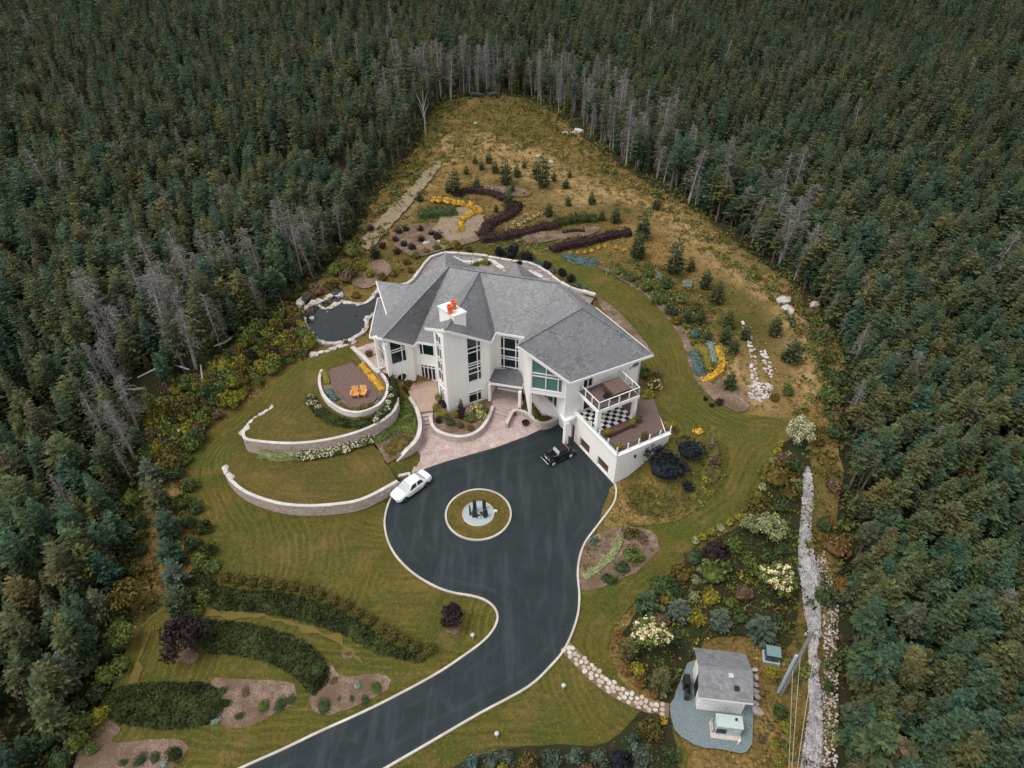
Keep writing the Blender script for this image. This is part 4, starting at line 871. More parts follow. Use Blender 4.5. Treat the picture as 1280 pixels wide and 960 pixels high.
# ------------------------------------------------------------------ stones
def stone_mass(name, poly, n, s0, s1, mat, label, cat, zoff=.15, weights=None):
    P = np.array(poly); lo, hi = P.min(0), P.max(0); xs, ys = [], []
    while len(xs) < n:
        a = RNG.uniform(lo, hi, (n * 3, 2)); k = inpoly(a[:, 0], a[:, 1], poly); xs += list(a[k, 0]); ys += list(a[k, 1])
    xs, ys = np.array(xs[:n]), np.array(ys[:n]); zs = T(xs, ys, False) + zoff
    base = np.array([(1, 0, 0), (-.5, .87, 0), (-.5, -.87, 0), (.45, .3, .62), (-.5, .1, .7), (.1, -.5, .6), (0, 0, -.7)])
    fb = np.array([(0, 1, 3), (1, 4, 3), (1, 2, 4), (2, 5, 4), (2, 0, 5), (0, 3, 5), (3, 4, 5), (0, 6, 1), (1, 6, 2), (2, 6, 0)])
    s = RNG.uniform(s0, s1, n)[:, None, None] * RNG.uniform(.7, 1.3, (n, 7, 3)); a = RNG.uniform(0, 6.28, n); ca, sa = np.cos(a)[:, None], np.sin(a)[:, None]
    v = base[None] * s; v = np.stack([v[..., 0] * ca - v[..., 1] * sa, v[..., 0] * sa + v[..., 1] * ca, v[..., 2]], -1) + np.stack([xs, ys, zs], 1)[:, None]
    f = (fb[None] + (np.arange(n) * 7)[:, None, None]).reshape(-1, 3)
    return tag(mobj(name, np_mesh(name, v.reshape(-1, 3), f, mat)), label, cat, kind="stuff")
stone_mass("crushed_stone", AT(gs_px), 5200, .05, .17, m_crush, "loose whitish stones lying along the gravel strip", "stones")
stone_mass("crushed_stone", AT([(1016, 700), (1030, 690), (1048, 760), (1046, 985), (1024, 985), (1030, 800)]), 700, .05, .17, m_rock2, "scattered stones on the forest side of the gravel strip", "stones", .05)
sb = empty("dry_stream_bed", (*at(945, 460)[:2], 3.4), label="forked bed of white stones on the rough grass by the right forest", cat="stones")
def stones_in(px, n, s0, s1, mat, parent, name="stone"):
    P = AT(px); lo, hi = np.min(P, 0), np.max(P, 0); c = 0
    while c < n:
        x, y = RNG.uniform(lo, hi)
        if not inpoly(x, y, P): continue
        s = RNG.uniform(s0, s1); o = mobj(name, rock_mesh(mat), None, parent, (x - parent.location.x, y - parent.location.y, float(T(x, y)) + .05 - parent.location.z), RNG.uniform(0, 6)); o.scale = (s, s * .75, s * .6); c += 1
stones_in([(925, 400), (934, 404), (944, 440), (948, 470), (944, 482), (938, 470), (936, 440)], 70, .1, .28, m_rock, sb)
stones_in([(950, 438), (958, 438), (966, 468), (962, 478), (955, 462)], 45, .1, .26, m_rock, sb)
stones_in([(936, 482), (946, 478), (966, 480), (964, 496), (952, 503), (936, 498)], 100, .1, .27, m_rock, sb)
for px, py, s, lb in ((716, 167, 1.1, "white boulder on the heath below the grey dead trees"), (724, 164, 1.5, "largest white boulder on the heath before the dead trees"), (707, 167, 1.0, "small white boulder left of the two on the heath"), (688, 203, .8, "pale flat boulder in the middle of the rough grass"),
        (979, 377, 1.7, "broad reddish grey rock at the right forest edge"), (984, 388, 1.3, "pointed pale rock beside the broad reddish one"), (1018, 382, 1.4, "brownish rock half hidden under the forest edge"), (595, 155, 1.0, "grey boulder near the head of the clearing"), (672, 196, .9, "grey boulder beside low bushes on the heath"), (533, 305, .9, "pale boulder beside the dark round shrubs"), (549, 302, .7, "small pale boulder above the rear block wall")):
    x, y, z = at(px, py); o = tag(mobj("boulder", rock_mesh(m_rock if s > 1.4 else m_rock2), None, None, (x, y, z + .1), random.random() * 6), lb, "boulder"); o.scale = (s * .75, s * .55, s * .55)
ORD = "first second third fourth fifth sixth seventh eighth ninth tenth eleventh twelfth thirteenth fourteenth fifteenth sixteenth seventeenth eighteenth nineteenth twentieth".split()
for i_, (px, py, s) in enumerate(((943, 838, .4), (945, 848, .4), (944, 857, .5), (943, 866, .55), (946, 872, .5), (944, 881, .45), (946, 890, .7))):
    x, y, z = at(px, py); o = tag(mobj("boulder", rock_mesh(m_rock2), None, None, (x, y, z + .15), random.random() * 6), ORD[i_] + " pale boulder from the top in the row beside the shed", "boulder", "boulders beside the shed"); o.scale = (s * .7, s * .5, s * .5)
# flagstone path: each slab is a part
fp = empty("flagstone_path", (*at(770, 850)[:2], 0), label="stepping path of pale flagstones from driveway to gravel yard", cat="path"); fp["kind"] = "structure"
ctr_ = smooth(AT([(706, 809), (726, 829), (748, 850), (775, 868), (805, 882), (836, 890)]), 10); wid = .54
ribbon("path_base", [(p[0] - fp.location.x, p[1] - fp.location.y) for p in ctr_], 2 * wid, -.1, .2, m_pathbase, fp)
acc = 0; cum = [0]
for a, b in zip(ctr_[:-1], ctr_[1:]): cum.append(cum[-1] + math.hypot(b[0] - a[0], b[1] - a[1]))
def on_path(s): return np.array([np.interp(s, cum, [p[0] for p in ctr_]), np.interp(s, cum, [p[1] for p in ctr_])])
s = .2; row = 0
while s < cum[-1] - .2:
    t = on_path(s + .1) - on_path(s - .1); t /= np.hypot(*t); q = np.array([-t[1], t[0]]); xs_ = -wid + (.22 if row % 2 else .0)
    while xs_ < wid - .2:
        w_ = random.uniform(.26, .46); c = on_path(s) + q * (xs_ + w_ / 2) + t * random.gauss(0, .05); h_ = random.uniform(.32, .42); k = random.randint(5, 7)
        pl = [tuple(c - fp.location.xy + q * (w_ / 2 * 1.06 * random.uniform(.85, 1.05) * math.cos(6.283 * i / k + row)) + t * (h_ / 2 * 1.08 * random.uniform(.85, 1.05) * math.sin(6.283 * i / k + row))) for i in range(k)]
        MB().prism(pl, .1, .225 + random.uniform(0, .03)).build("flagstone", random.choice((m_flag1, m_flag2, m_flag3)), fp); xs_ += w_ + .03
    s += .38; row += 1

# ------------------------------------------------------------------ plants: meshes shared by the copies
def leafquads(c, nrm, size, rng, asp=.62, tilt=.7):
    """one small quad per point c, facing roughly along nrm"""
    n = len(c); nn = nrm + rng.normal(0, tilt, (n, 3)); nn /= np.linalg.norm(nn, axis=1)[:, None] + 1e-9
    r = rng.normal(0, 1, (n, 3)); a = np.cross(nn, r); a /= np.linalg.norm(a, axis=1)[:, None] + 1e-9; b = np.cross(nn, a)
    s = (np.asarray(size) * rng.uniform(.65, 1.35, n))[:, None] * .5
    v = np.stack([c - a * s, c - b * s * asp, c + a * s, c + b * s * asp], 1).reshape(-1, 3)
    return v, np.arange(4 * n).reshape(n, 4)
class LB:
    def __init__(s): s.v, s.f, s.m, s.n = [], [], [], 0
    def add(s, v, f, m=0): s.v.append(v); s.f.append(f + s.n); s.m.append(np.full(len(f), m)); s.n += len(v); return s
    def mesh(s, name, mat): return np_mesh(name, np.concatenate(s.v), np.concatenate(s.f), mat, midx=np.concatenate(s.m))
def shrub_mesh(seed, nleaf=330, leaf=.26, lobes=7, flat=1.0, mat=None, round_=False):
    """bush of radius ~1 standing on z=0"""
    rng = np.random.default_rng(seed); lb = LB(); cs_ = []
    for i in range(lobes):
        a = rng.uniform(0, 6.28); r = rng.uniform(.15, .55) if not round_ else .25; cs_.append((math.cos(a) * r, math.sin(a) * r, rng.uniform(.35, .85) * flat, rng.uniform(.38, .58) if not round_ else .68))
    per = nleaf // lobes
    for x, y, z, r in cs_:
        d = rng.normal(0, 1, (per, 3)); d[:, 2] = np.abs(d[:, 2]) * 1.0 - .35; d /= np.linalg.norm(d, axis=1)[:, None]
        c = np.array([x, y, z]) + d * r * rng.uniform(.75, 1.12, (per, 1)) * np.array([1, 1, flat]); c[:, 2] = np.maximum(c[:, 2], .03)
        lb.add(*leafquads(c, d, leaf, rng))
    bm = bmesh.new(); bmesh.ops.create_icosphere(bm, subdivisions=2, radius=.62)
    vs = np.array([v.co[:] for v in bm.verts]); fs = np.array([[v.index for v in f.verts] + [f.verts[2].index] for f in bm.faces]); bm.free()
    # inner mass, as bent quads, so that the bush is not see-through
    vs = vs * rng.uniform(.85, 1.15, (len(vs), 1)) * np.array([1, 1, .62 * flat]) + np.array([0, 0, .45 * flat]); vs[:, 2] = np.maximum(vs[:, 2], 0)
    v = np.concatenate(lb.v); f = np.concatenate(lb.f); tri = np.concatenate([f[:, [0, 1, 2]], f[:, [0, 2, 3]], fs[:, :3] + len(v)])
    return np_mesh("bush", np.concatenate([v, vs]), tri, mat)
SHR = {}
def shrub_variants(mat, kind="bush"):
    key = (mat.name, kind)
    if key not in SHR:
        base = SHRUB_BASE[kind]; l = []
        for b in base: c = b.copy(); c.materials.clear(); c.materials.append(mat); l.append(c)
        SHR[key] = l
    return SHR[key]
SHRUB_BASE = {"bush": [shrub_mesh(i) for i in range(4)], "round": [shrub_mesh(20 + i, 300, .22, 5, .95, None, True) for i in range(2)], "fine": [shrub_mesh(40 + i, 460, .17, 8) for i in range(3)],
              "spread": [shrub_mesh(60 + i, 300, .3, 9, .6) for i in range(3)], "tiny": [shrub_mesh(80 + i, 90, .42, 4) for i in range(3)]}
def ppm(x, y, z): return CF / (y * cs + (CH - z) * sn)
def shrub(px, py, d, mat, label, cat="shrub", group=None, kind="bush", name="shrub", hz=1.0, z=None, bloom=None, flip=True):
    """d: width in pixels of the photograph; (px,py): where it stands"""
    x, y, zz = at(px, py)
    if z is not None: zz = z; x, y = G(px, py, z)
    r = d / ppm(x, y, zz) / 2 * 1.02
    o = tag(mobj(name, random.choice(shrub_variants(mat, kind)), None, None, (x, y, zz - .03), random.uniform(0, 6.28)), label, cat, group); o.scale = (r, r * random.uniform(.9, 1.1), r * hz * random.uniform(.9, 1.1))
    if bloom: mobj("blossom", random.choice(BLOOM[bloom.name]), None, o)
    return o
BLOOM = {}
for bm_ in (m_cream, m_blossom, m_gold, m_rust):
    l = []
    for sd_ in range(2):
        rng = np.random.default_rng(300 + sd_); lb = LB()
        for k in range(30):
            d = rng.normal(0, 1, 3); d[2] = abs(d[2]) + .15; d /= np.linalg.norm(d); c0_ = d * np.array([.86, .86, .95]) * rng.uniform(.9, 1.1) + np.array([0, 0, .22])
            e_ = rng.normal(0, 1, (9, 3)); e_ /= np.linalg.norm(e_, axis=1)[:, None]; lb.add(*leafquads(c0_ + e_ * .13, e_, .2, rng))
        l.append(lb.mesh("blossom", bm_))
    BLOOM[bm_.name] = l
def strip_mass(name, path, w, h, mat, label, cat, leaf=.28, dens=26, group=None, z=None):
    """a hedge: leaves spread over a long rounded mass; path in world metres"""
    P = np.array(path); rng = np.random.default_rng(len(path) * 7 + int(w * 100)); L = np.hypot(*np.diff(P, axis=0).T); cum_ = np.concatenate([[0], np.cumsum(L)]); n = int(cum_[-1] * (w + h) * dens)
    s = rng.uniform(0, cum_[-1], n); x = np.interp(s, cum_, P[:, 0]); y = np.interp(s, cum_, P[:, 1]); e = 1e-2
    dx = np.interp(s + e, cum_, P[:, 0]) - np.interp(s - e, cum_, P[:, 0]); dy = np.interp(s + e, cum_, P[:, 1]) - np.interp(s - e, cum_, P[:, 1]); m = np.hypot(dx, dy) + 1e-9; dx, dy = dx / m, dy / m
    a = rng.uniform(0, math.pi, n); lump = 1 + .18 * np.sin(s * 1.9 + np.sin(s * .7) * 2) + .14 * np.sin(s * 4.1 + 1); r = rng.uniform(.72, 1.16, n) * lump
    off = np.cos(a) * w / 2 * r; zz = np.sin(a) * h * r; px_, py_ = x - dy * off, y + dx * off
    z0 = (T(px_, py_) if z is None else z); nr = np.stack([-dy * np.cos(a), dx * np.cos(a), np.sin(a)], 1)
    v, f = leafquads(np.stack([px_, py_, z0 + zz], 1), nr, leaf, rng)
    o = tag(mobj(name, np_mesh(name, v, f, mat)), label, cat, group, 'stuff' if name == 'border_plants' else None)
    c = P[len(P) // 2]; secs = []
    for i in range(len(P)):
        a_, b_ = P[max(i - 1, 0)], P[min(i + 1, len(P) - 1)]; d = (b_ - a_) / (np.hypot(*(b_ - a_)) + 1e-9); q = np.array([-d[1], d[0]]) * w * .4; zb = float(T(*P[i])) if z is None else z
        secs.append([(*(P[i] + q), zb - .1), (*(P[i] + q * .8), zb + h * .6), (*(P[i] - q * .8), zb + h * .6), (*(P[i] - q), zb - .1)])
    MB().loft(secs).build("stems", mat, o)
    return o
def mound_mass(name, poly, h, mat, label, cat, leaf=.3, dens=16, kind=None, z=None, tilt=.6, top=True):
    """a thick low mass of leaves filling an outline"""
    P = [tuple(p) for p in poly]; A = np.array(P); lo, hi = A.min(0), A.max(0); ar = abs(sum(P[i][0] * P[(i + 1) % len(P)][1] - P[(i + 1) % len(P)][0] * P[i][1] for i in range(len(P)))) / 2
    rng = np.random.default_rng(int(ar * 100) % 99991); n = int(ar * dens); xs, ys = np.zeros(0), np.zeros(0)
    while len(xs) < n:
        a = rng.uniform(lo, hi, (n * 2, 2)); k = inpoly(a[:, 0], a[:, 1], P); xs = np.concatenate([xs, a[k, 0]]); ys = np.concatenate([ys, a[k, 1]])
    xs, ys = xs[:n], ys[:n]; dd = poly_dist(xs, ys, P); prof = np.sqrt(np.clip(1 - (1 - np.clip(dd / (h * 1.1), 0, 1)) ** 2, 0, 1))
    lump = 1 + .3 * np.sin(xs * 1.7 + 2 * np.sin(ys * 1.1)) * np.sin(ys * 1.9 + 1.5 * np.sin(xs * .8)) + rng.normal(0, .16, n)
    zz = (T(xs, ys) if z is None else z) + h * prof * lump
    v, f = leafquads(np.stack([xs, ys, zz], 1), np.tile([0, 0, 1.0], (n, 1)), leaf, rng, tilt=tilt)
    o = tag(mobj(name, np_mesh(name, v, f, mat)), label, cat, None, kind)
    if top:
        zf = (lambda x, y: T(x, y) + h * .72 * np.sqrt(np.clip(1 - (1 - np.clip(poly_dist(x, y, P) / (h * 1.1), 0, 1)) ** 2, 0, 1))) if z is None else (lambda x, y: z + h * .72 * np.sqrt(np.clip(1 - (1 - np.clip(poly_dist(x, y, P) / (h * 1.1), 0, 1)) ** 2, 0, 1)))
        drape("stems", P, mat, 0, .6, zf=zf, parent=o)
    return o
def clump_scatter(name, poly, n, r0, r1, mats, label, cat, per=14, leaf=.55, seed=1, avoid=None):
    """uncountable low growth: many little leafy clumps joined in one object"""
    rng = np.random.default_rng(seed); A = np.array(poly); lo, hi = A.min(0), A.max(0); xs, ys = np.zeros(0), np.zeros(0); it = 0
    while len(xs) < n and it < 60:
        a = rng.uniform(lo, hi, (n * 2, 2)); k = inpoly(a[:, 0], a[:, 1], poly); it += 1
        if avoid is not None: k &= ~avoid(a[:, 0], a[:, 1])
        xs = np.concatenate([xs, a[k, 0]]); ys = np.concatenate([ys, a[k, 1]])
    xs, ys = xs[:n], ys[:n]; n = len(xs); zs = T(xs, ys); r = rng.uniform(r0, r1, n) * rng.uniform(.6, 1.3, n)
    d = rng.normal(0, 1, (n, per, 3)); d[..., 2] = np.abs(d[..., 2]); d /= np.linalg.norm(d, axis=2)[..., None]
    c = np.stack([xs, ys, zs], 1)[:, None] + d * r[:, None, None] * np.array([1, 1, .8]) * rng.uniform(.5, 1.05, (n, per, 1))
    v, f = leafquads(c.reshape(-1, 3), d.reshape(-1, 3), np.repeat(r, per) * leaf, rng); mi = np.repeat(rng.integers(0, len(mats), n), per)
    return tag(mobj(name, np_mesh(name, v, f, list(mats), midx=mi)), label, cat, kind="stuff")
# --- conifers
def spruce_meshes(seed, h=8.5, r=1.35, base=.15, levels=19, nb=10, droop=.25, pad=0.0, lean=0.0):
    """crown and trunk of a spruce standing on z=0: whorls of drooping branches, each a spray of needle blades"""
    rng = np.random.default_rng(seed); lb = LB(); Cc, Nn, Ss = [], [], []; vs, fs = [], []
    for l in range(levels):
        t = (l + rng.uniform(-.3, .3)) / levels; z = h * (base + (1 - base) * max(0, min(.985, t))); prof = (1 - t) ** .62 * (1 - .45 * max(0, .2 - t) / .2)
        k = max(4, int(nb * (.6 + .6 * (1 - t)))); a0 = rng.uniform(0, 6.28)
        for b in range(k):
            a = a0 + 6.283 * b / k + rng.normal(0, .18); L = r * prof * rng.uniform(.62, 1.22) + .12
            if pad: L *= 1 + pad * math.cos(a - 1.1); 
            if rng.random() < .10: continue
            rise = .30 - droop * (1 - t) * 1.5 + rng.normal(0, .10)
            dirv = np.array([math.cos(a), math.sin(a), rise]); dirv /= np.linalg.norm(dirv); side = np.array([-math.sin(a), math.cos(a), 0]); o = np.array([lean * z * .06, 0, z])
            nbl = 6 if L > .7 else 4
            for q in range(nbl):
                u_ = .2 + .8 * (q + rng.uniform(.0, .9)) / nbl; sg = 1 if q % 2 else -1; p0 = o + dirv * L * u_ * .72
                tip = p0 + dirv * L * .36 * rng.uniform(.7, 1.2) + side * sg * L * .30 * (1.1 - u_ * .6) * rng.uniform(.5, 1.3) + np.array([0, 0, rng.normal(-.02, .06) * L])
                w = np.cross(tip - p0, np.array([0, 0, 1.0]) + rng.normal(0, .45, 3)); w /= np.linalg.norm(w) + 1e-9; w *= L * .075 + .035
                mid = p0 * .5 + tip * .5 + np.array([0, 0, .05 * L])
                b_ = len(vs); vs += [p0, mid + w, tip, mid - w]; fs.append((b_, b_ + 1, b_ + 2, b_ + 3))
    # leader
    for q in range(5):
        a = rng.uniform(0, 6.28); p0 = np.array([lean * h * .06, 0, h * .93]); tip = p0 + np.array([math.cos(a) * .12, math.sin(a) * .12, h * .075]); w = np.array([-math.sin(a), math.cos(a), 0]) * .07; b_ = len(vs); vs += [p0, (p0 + tip) / 2 + w, tip, (p0 + tip) / 2 - w]; fs.append((b_, b_ + 1, b_ + 2, b_ + 3))
    crown = np_mesh("crown", np.array(vs), np.array(fs), m_spruce)
    trunk = MB().tube([(0, 0, -.3), (lean * h * .02, 0, h * .4), (lean * h * .057, 0, h * .95)], [.13, .09, .02], 6).mesh("trunk", m_bark, sm=True)
    return crown, trunk
def dead_meshes(seed, h=8.0, needles=0):
    rng = np.random.default_rng(seed); mb = MB(); lx, ly = rng.normal(0, .35, 2)
    tr = MB().tube([(0, 0, -.3), (lx * .4, ly * .4, h * .5), (lx, ly, h)], [.13, .085, .018], 6).mesh("trunk", m_bark_grey, sm=True)
    vs, fs = [], []
    for i in range(85):
        t = rng.uniform(.22, .98) ** .8; z = h * t; a = rng.uniform(0, 6.28); L = (1.25 * (1 - t) ** .6 + .2) * rng.uniform(.4, 1.15); o = np.array([lx * t, ly * t, z])
        d = np.array([math.cos(a), math.sin(a), rng.uniform(-.35, .25)]); tip = o + d * L; s = np.array([-math.sin(a), math.cos(a), 0]) * .028; u_ = np.array([0, 0, .028])
        for w in (s, u_): b = len(vs); vs += [o - w, o + w, tip + w * .35, tip - w * .35]; fs.append((b, b + 1, b + 2, b + 3))
        for q in range(5):
            p = o + d * L * rng.uniform(.35, 1); tp = p + np.array([rng.normal(0, .22), rng.normal(0, .22), rng.normal(-.05, .14)]); w = rng.normal(0, 1, 3); w *= .02 / np.linalg.norm(w); b = len(vs); vs += [p - w, p + w, tp + w, tp - w]; fs.append((b, b + 1, b + 2, b + 3))
    return np_mesh("crown", np.array(vs), np.array(fs), m_bark_red), tr
def broad_meshes(seed, mat, n=900, leaf=.24, h=2.6, r=1.25, stem=m_bark, bl=None):
    """small broadleaf tree, radius ~r, crown on limbs"""
    rng = np.random.default_rng(seed); mb = MB(); mb.tube([(0, 0, -.2), (.03, 0, h * .35), (.0, .05, h * .6)], [.09, .07, .04], 7); lb = LB(); lbb = LB()
    for i in range(9):
        a = i * .7 + rng.uniform(0, .5); el = rng.uniform(.2, 1.2); L = r * rng.uniform(.6, .95); c = np.array([math.cos(a) * math.cos(el) * L, math.sin(a) * math.cos(el) * L, h * .5 + math.sin(el) * r * .75])
        mb.tube([(0, 0, h * .33), tuple(c * np.array([.5, .5, .8])), tuple(c)], [.05, .03, .012], 5)
        d = rng.normal(0, 1, (n // 9, 3)); d /= np.linalg.norm(d, axis=1)[:, None]; lb.add(*leafquads(c + d * r * .42 * rng.uniform(.4, 1.1, (n // 9, 1)), d, leaf, rng))
        if bl is not None:
            for q in range(5):
                dd = rng.normal(0, 1, 3); dd[2] = abs(dd[2]); dd /= np.linalg.norm(dd); cc_ = c + dd * r * .42; e2 = rng.normal(0, 1, (12, 3)); e2 /= np.linalg.norm(e2, axis=1)[:, None]; lbb.add(*leafquads(cc_ + e2 * .13, e2, .19, rng))
    return lb.mesh("crown", mat), mb.mesh("trunk", stem, sm=True), (lbb.mesh("blossom", bl) if bl is not None else None)
PINES = [spruce_meshes(500 + i, 2.7, 1.0, .04, 13, 9, .12) for i in range(3)]
PCR = {}
def pine_crown(i, mat):
    if (i, mat.name) not in PCR: c = PINES[i][0].copy(); c.materials.clear(); c.materials.append(mat); PCR[(i, mat.name)] = c
    return PCR[(i, mat.name)]
def conifer(px, py, d, label, mat=None, group=None, hz=1.0):
    """small garden conifer; d = width in pixels"""
    x, y, z = at(px, py); r = d / ppm(x, y, z) / 2; e = empty("garden_conifer", (x, y, z - .05), random.uniform(0, 6.28), label=label, cat="conifer", group=group); e.scale = (r, r, r * hz * random.uniform(.9, 1.1)); i = random.randrange(3)
    mobj("crown", pine_crown(i, mat or m_spruce), None, e); mobj("trunk", PINES[i][1], None, e); return e
def small_tree(px, py, d, label, parts, cat="tree", name="garden_tree", hz=1.0, group=None):
    x, y, z = at(px, py); r = d / ppm(x, y, z) / 2 / 1.5; e = empty(name, (x, y, z), random.uniform(0, 6.28), label=label, cat=cat, group=group); e.scale = (r, r, r * hz)
    mobj("crown", parts[0], None, e); mobj("trunk", parts[1], None, e)
    if parts[2] is not None: mobj("blossom", parts[2], None, e)
    return e

# ------------------------------------------------------------------ the forest
rngF = np.random.default_rng(11)
px_m = CF
def in_view(x, y, z, mx=70, my=60):
    zc = y * cs + (CH - z) * sn; sx = 640 + CF * x / zc; sy = 480 - CF * (y * sn + (z - CH) * cs) / zc
    return (sx > -mx) & (sx < 1280 + mx) & (sy > -140) & (sy < 960 + my), sx, sy, zc
cand = []
def jgrid(x0, x1, y0, y1, st, j):
    a, b = np.meshgrid(np.arange(x0, x1, st), np.arange(y0, y1, st)); return (a + rngF.uniform(-j, j, a.shape)).ravel(), (b + rngF.uniform(-j, j, b.shape)).ravel()
G0 = jgrid(24, 80, 12, 75, 2.3, 1.05)
G1, G2, G3 = jgrid(-150, 150, 12, 110, 1.55, .72), jgrid(-240, 240, 110, 200, 1.9, .88), jgrid(-340, 340, 200, 410, 2.3, 1.05)
gxx, gyy = np.concatenate([G0[0], G1[0], G2[0], G3[0]]), np.concatenate([G0[1], G1[1], G2[1], G3[1]])
g2x, g2y = jgrid(-60, 75, 12, 85, 2.4, 1.0)      # a second, younger storey near by
young = np.concatenate([np.zeros(len(gxx), bool), np.ones(len(g2x), bool)]); gxx = np.concatenate([gxx, g2x]); gyy = np.concatenate([gyy, g2y])
CL = smooth(CLEAR, 4, True)
keep = ~inpoly(gxx, gyy, CL); vis, sx_, sy_, zc_ = in_view(gxx, gyy, 7.0, 260, 140); keep &= vis
gxx, gyy, young = gxx[keep], gyy[keep], young[keep]
dedge = poly_dist(gxx, gyy, CL); keep = dedge > .8
# thinner belts with fallen trees and shrubs on the left, a narrow ride through the right-hand wood
thin = inpoly(gxx, gyy, AT([(150, 470), (195, 455), (270, 430), (300, 440), (240, 490), (200, 540), (165, 560)]))
ride = inpoly(gxx, gyy, AT([(1010, 150), (1020, 150), (1030, 195), (1016, 195)]))
dens_n = np.sin(gxx * .11 + 1.3 * np.sin(gyy * .07)) * np.sin(gyy * .09 + 1)
keep &= ~ride & ~(thin & (rngF.random(len(gxx)) < .62)) & ~((dens_n > .6) & (gxx < 15) & (rngF.random(len(gxx)) < .35)) & (rngF.random(len(gxx)) < .93) & ~((gxx < -18) & (gyy < 60) & (rngF.random(len(gxx)) < .28))
gxx, gyy, dedge, young = gxx[keep], gyy[keep], dedge[keep], young[keep]; gz = T(gxx, gyy, False) - .15
PROTO = [spruce_meshes(100, 7.6, 1.05, .12), spruce_meshes(101, 8.2, 1.12, .18), spruce_meshes(102, 6.4, 1.0, .08, 16), spruce_meshes(103, 7.6, 1.45, .30, 14, 10, .05, .35, .5), spruce_meshes(104, 7.0, 1.35, .38, 12, 10, -.05, .4, -.6),
         spruce_meshes(105, 8.6, 1.05, .42, 13, 9, .2), spruce_meshes(106, 5.6, 1.25, .1, 15, 11, .1, .2), spruce_meshes(107, 8.4, 1.0, .55, 11, 9, .15, .2), spruce_meshes(108, 7.6, 1.1, .22, 17, 10, .3), spruce_meshes(109, 8.9, 1.1, .25, 19)]
DEADP = [dead_meshes(200 + i, h) for i, h in enumerate((8.6, 7.4, 9.2, 6.4))]
nT = len(gxx)
pid = rngF.choice(10, nT, p=[.16, .13, .12, .13, .11, .04, .12, .02, .12, .05])
edge = (dedge < 5.5) & (rngF.random(nT) < .6); pid[edge] = rngF.choice([5, 7, 4, 5], edge.sum()); pid[young] = rngF.choice([2, 6, 0, 8], young.sum())
scl = rngF.uniform(.58, 1.3, nT) * (1 + .12 * np.sin(gxx * .05) * np.cos(gyy * .06)); rot = rngF.uniform(0, 6.28, nT); wid_ = rngF.uniform(.85, 1.3, nT); scl[young] *= .66; wid_[young] *= 1.15; nearR = (gyy < 62); scl[nearR] *= .86; midT = (gyy < 120); scl[midT] *= .84; wid_[midT] *= 1.22; rr_ = (gxx > 15) & (gyy < 100); scl[rr_] *= .88; wid_[rr_] *= 1.16; ll_ = (gxx < -18) & (gyy < 62) & (rngF.random(nT) < .55); pid[ll_] = rngF.choice([3, 4, 6, 1], ll_.sum()); wid_[ll_] *= .82
# grey dead trees: chosen zones of the forest edge, some anywhere
_, sx, sy, zc = in_view(gxx, gyy, 4.0)
pd_ = np.full(nT, .013)
for (x0, x1, y0, y1, p) in ((490, 640, 80, 135, .55), (665, 780, 90, 190, .55), (770, 860, 160, 245, .42), (925, 1015, 250, 350, .45), (110, 320, 330, 490, .52), (350, 430, 290, 360, .45), (100, 175, 480, 600, .3), (230, 330, 350, 430, .4), (480, 540, 120, 190, .35), (850, 925, 220, 300, .25), (60, 150, 560, 900, .05), (1030, 1070, 380, 520, .25), (1030, 1080, 640, 900, .14)):
    pd_ = np.where((sx > x0) & (sx < x1) & (sy > y0) & (sy < y1) & (dedge < 16), p, pd_)
dead = (rngF.random(nT) < pd_) & ~young
size = scl / zc
order = np.argsort(-size); med = np.median(scl)
isn = np.zeros(nT, bool)
live = [i for i in order if not dead[i] and -10 < sx[i] < 1290 and -10 < sy[i] < 990][:296]
deadl = [i for i in order if dead[i] and -10 < sx[i] < 1290 and sy[i] > -10][:170]
FORM = {0: "full pointed", 1: "tall full", 2: "short dense", 3: "broad wind-bent", 4: "flat-topped leaning", 5: "bare-stemmed", 6: "stout bushy", 7: "thin high-crowned", 8: "drooping", 9: "very tall"}
def zone(i):
    if sx[i] < 640: w = "in the bottom left corner" if sy[i] > 860 and sx[i] < 60 else "behind the corner mulch bed" if sy[i] > 860 else "beside the bottom left hedges" if sy[i] > 730 else "left of the blue spruce row" if sy[i] > 600 else ("at the left edge of the picture beside the dead belt" if sx[i] < 70 else "between the left edge and the fallen grey trunks" if sx[i] < 150 else "behind the fallen grey trunks")
    else: w = "by the lower end of the gravel strip" if sx[i] < 1130 and sy[i] > 780 else "beside the middle of the gravel strip" if sx[i] < 1130 and sy[i] > 640 else "in the bottom right corner" if sy[i] > 780 else "in the wood far right of the gravel strip" if sy[i] > 640 else ("just above the top of the gravel strip" if sx[i] < 1120 else "high in the wood right of the gravel strip" if sx[i] < 1200 else "at the right edge of the picture above the gravel strip")
    return ("%s %s spruce %s" % ("young" if young[i] else "large" if scl[i] > med * 1.12 else "small" if scl[i] < med * .86 else "middling", FORM[int(pid[i])], w), "spruces " + w)
def tree_at(i, parts, name, label, group, cat="tree"):
    e = empty(name, (gxx[i], gyy[i], gz[i]), rot[i], label=label, cat=cat, group=group); s = scl[i]; e.scale = (s * wid_[i], s * wid_[i], s); isn[i] = True
    mobj("crown", parts[0], None, e); mobj("trunk", parts[1], None, e); return e
for i in live: tree_at(i, PROTO[pid[i]], "spruce_tree", *zone(i))
DW = ["stout", "short", "tall", "stunted"]
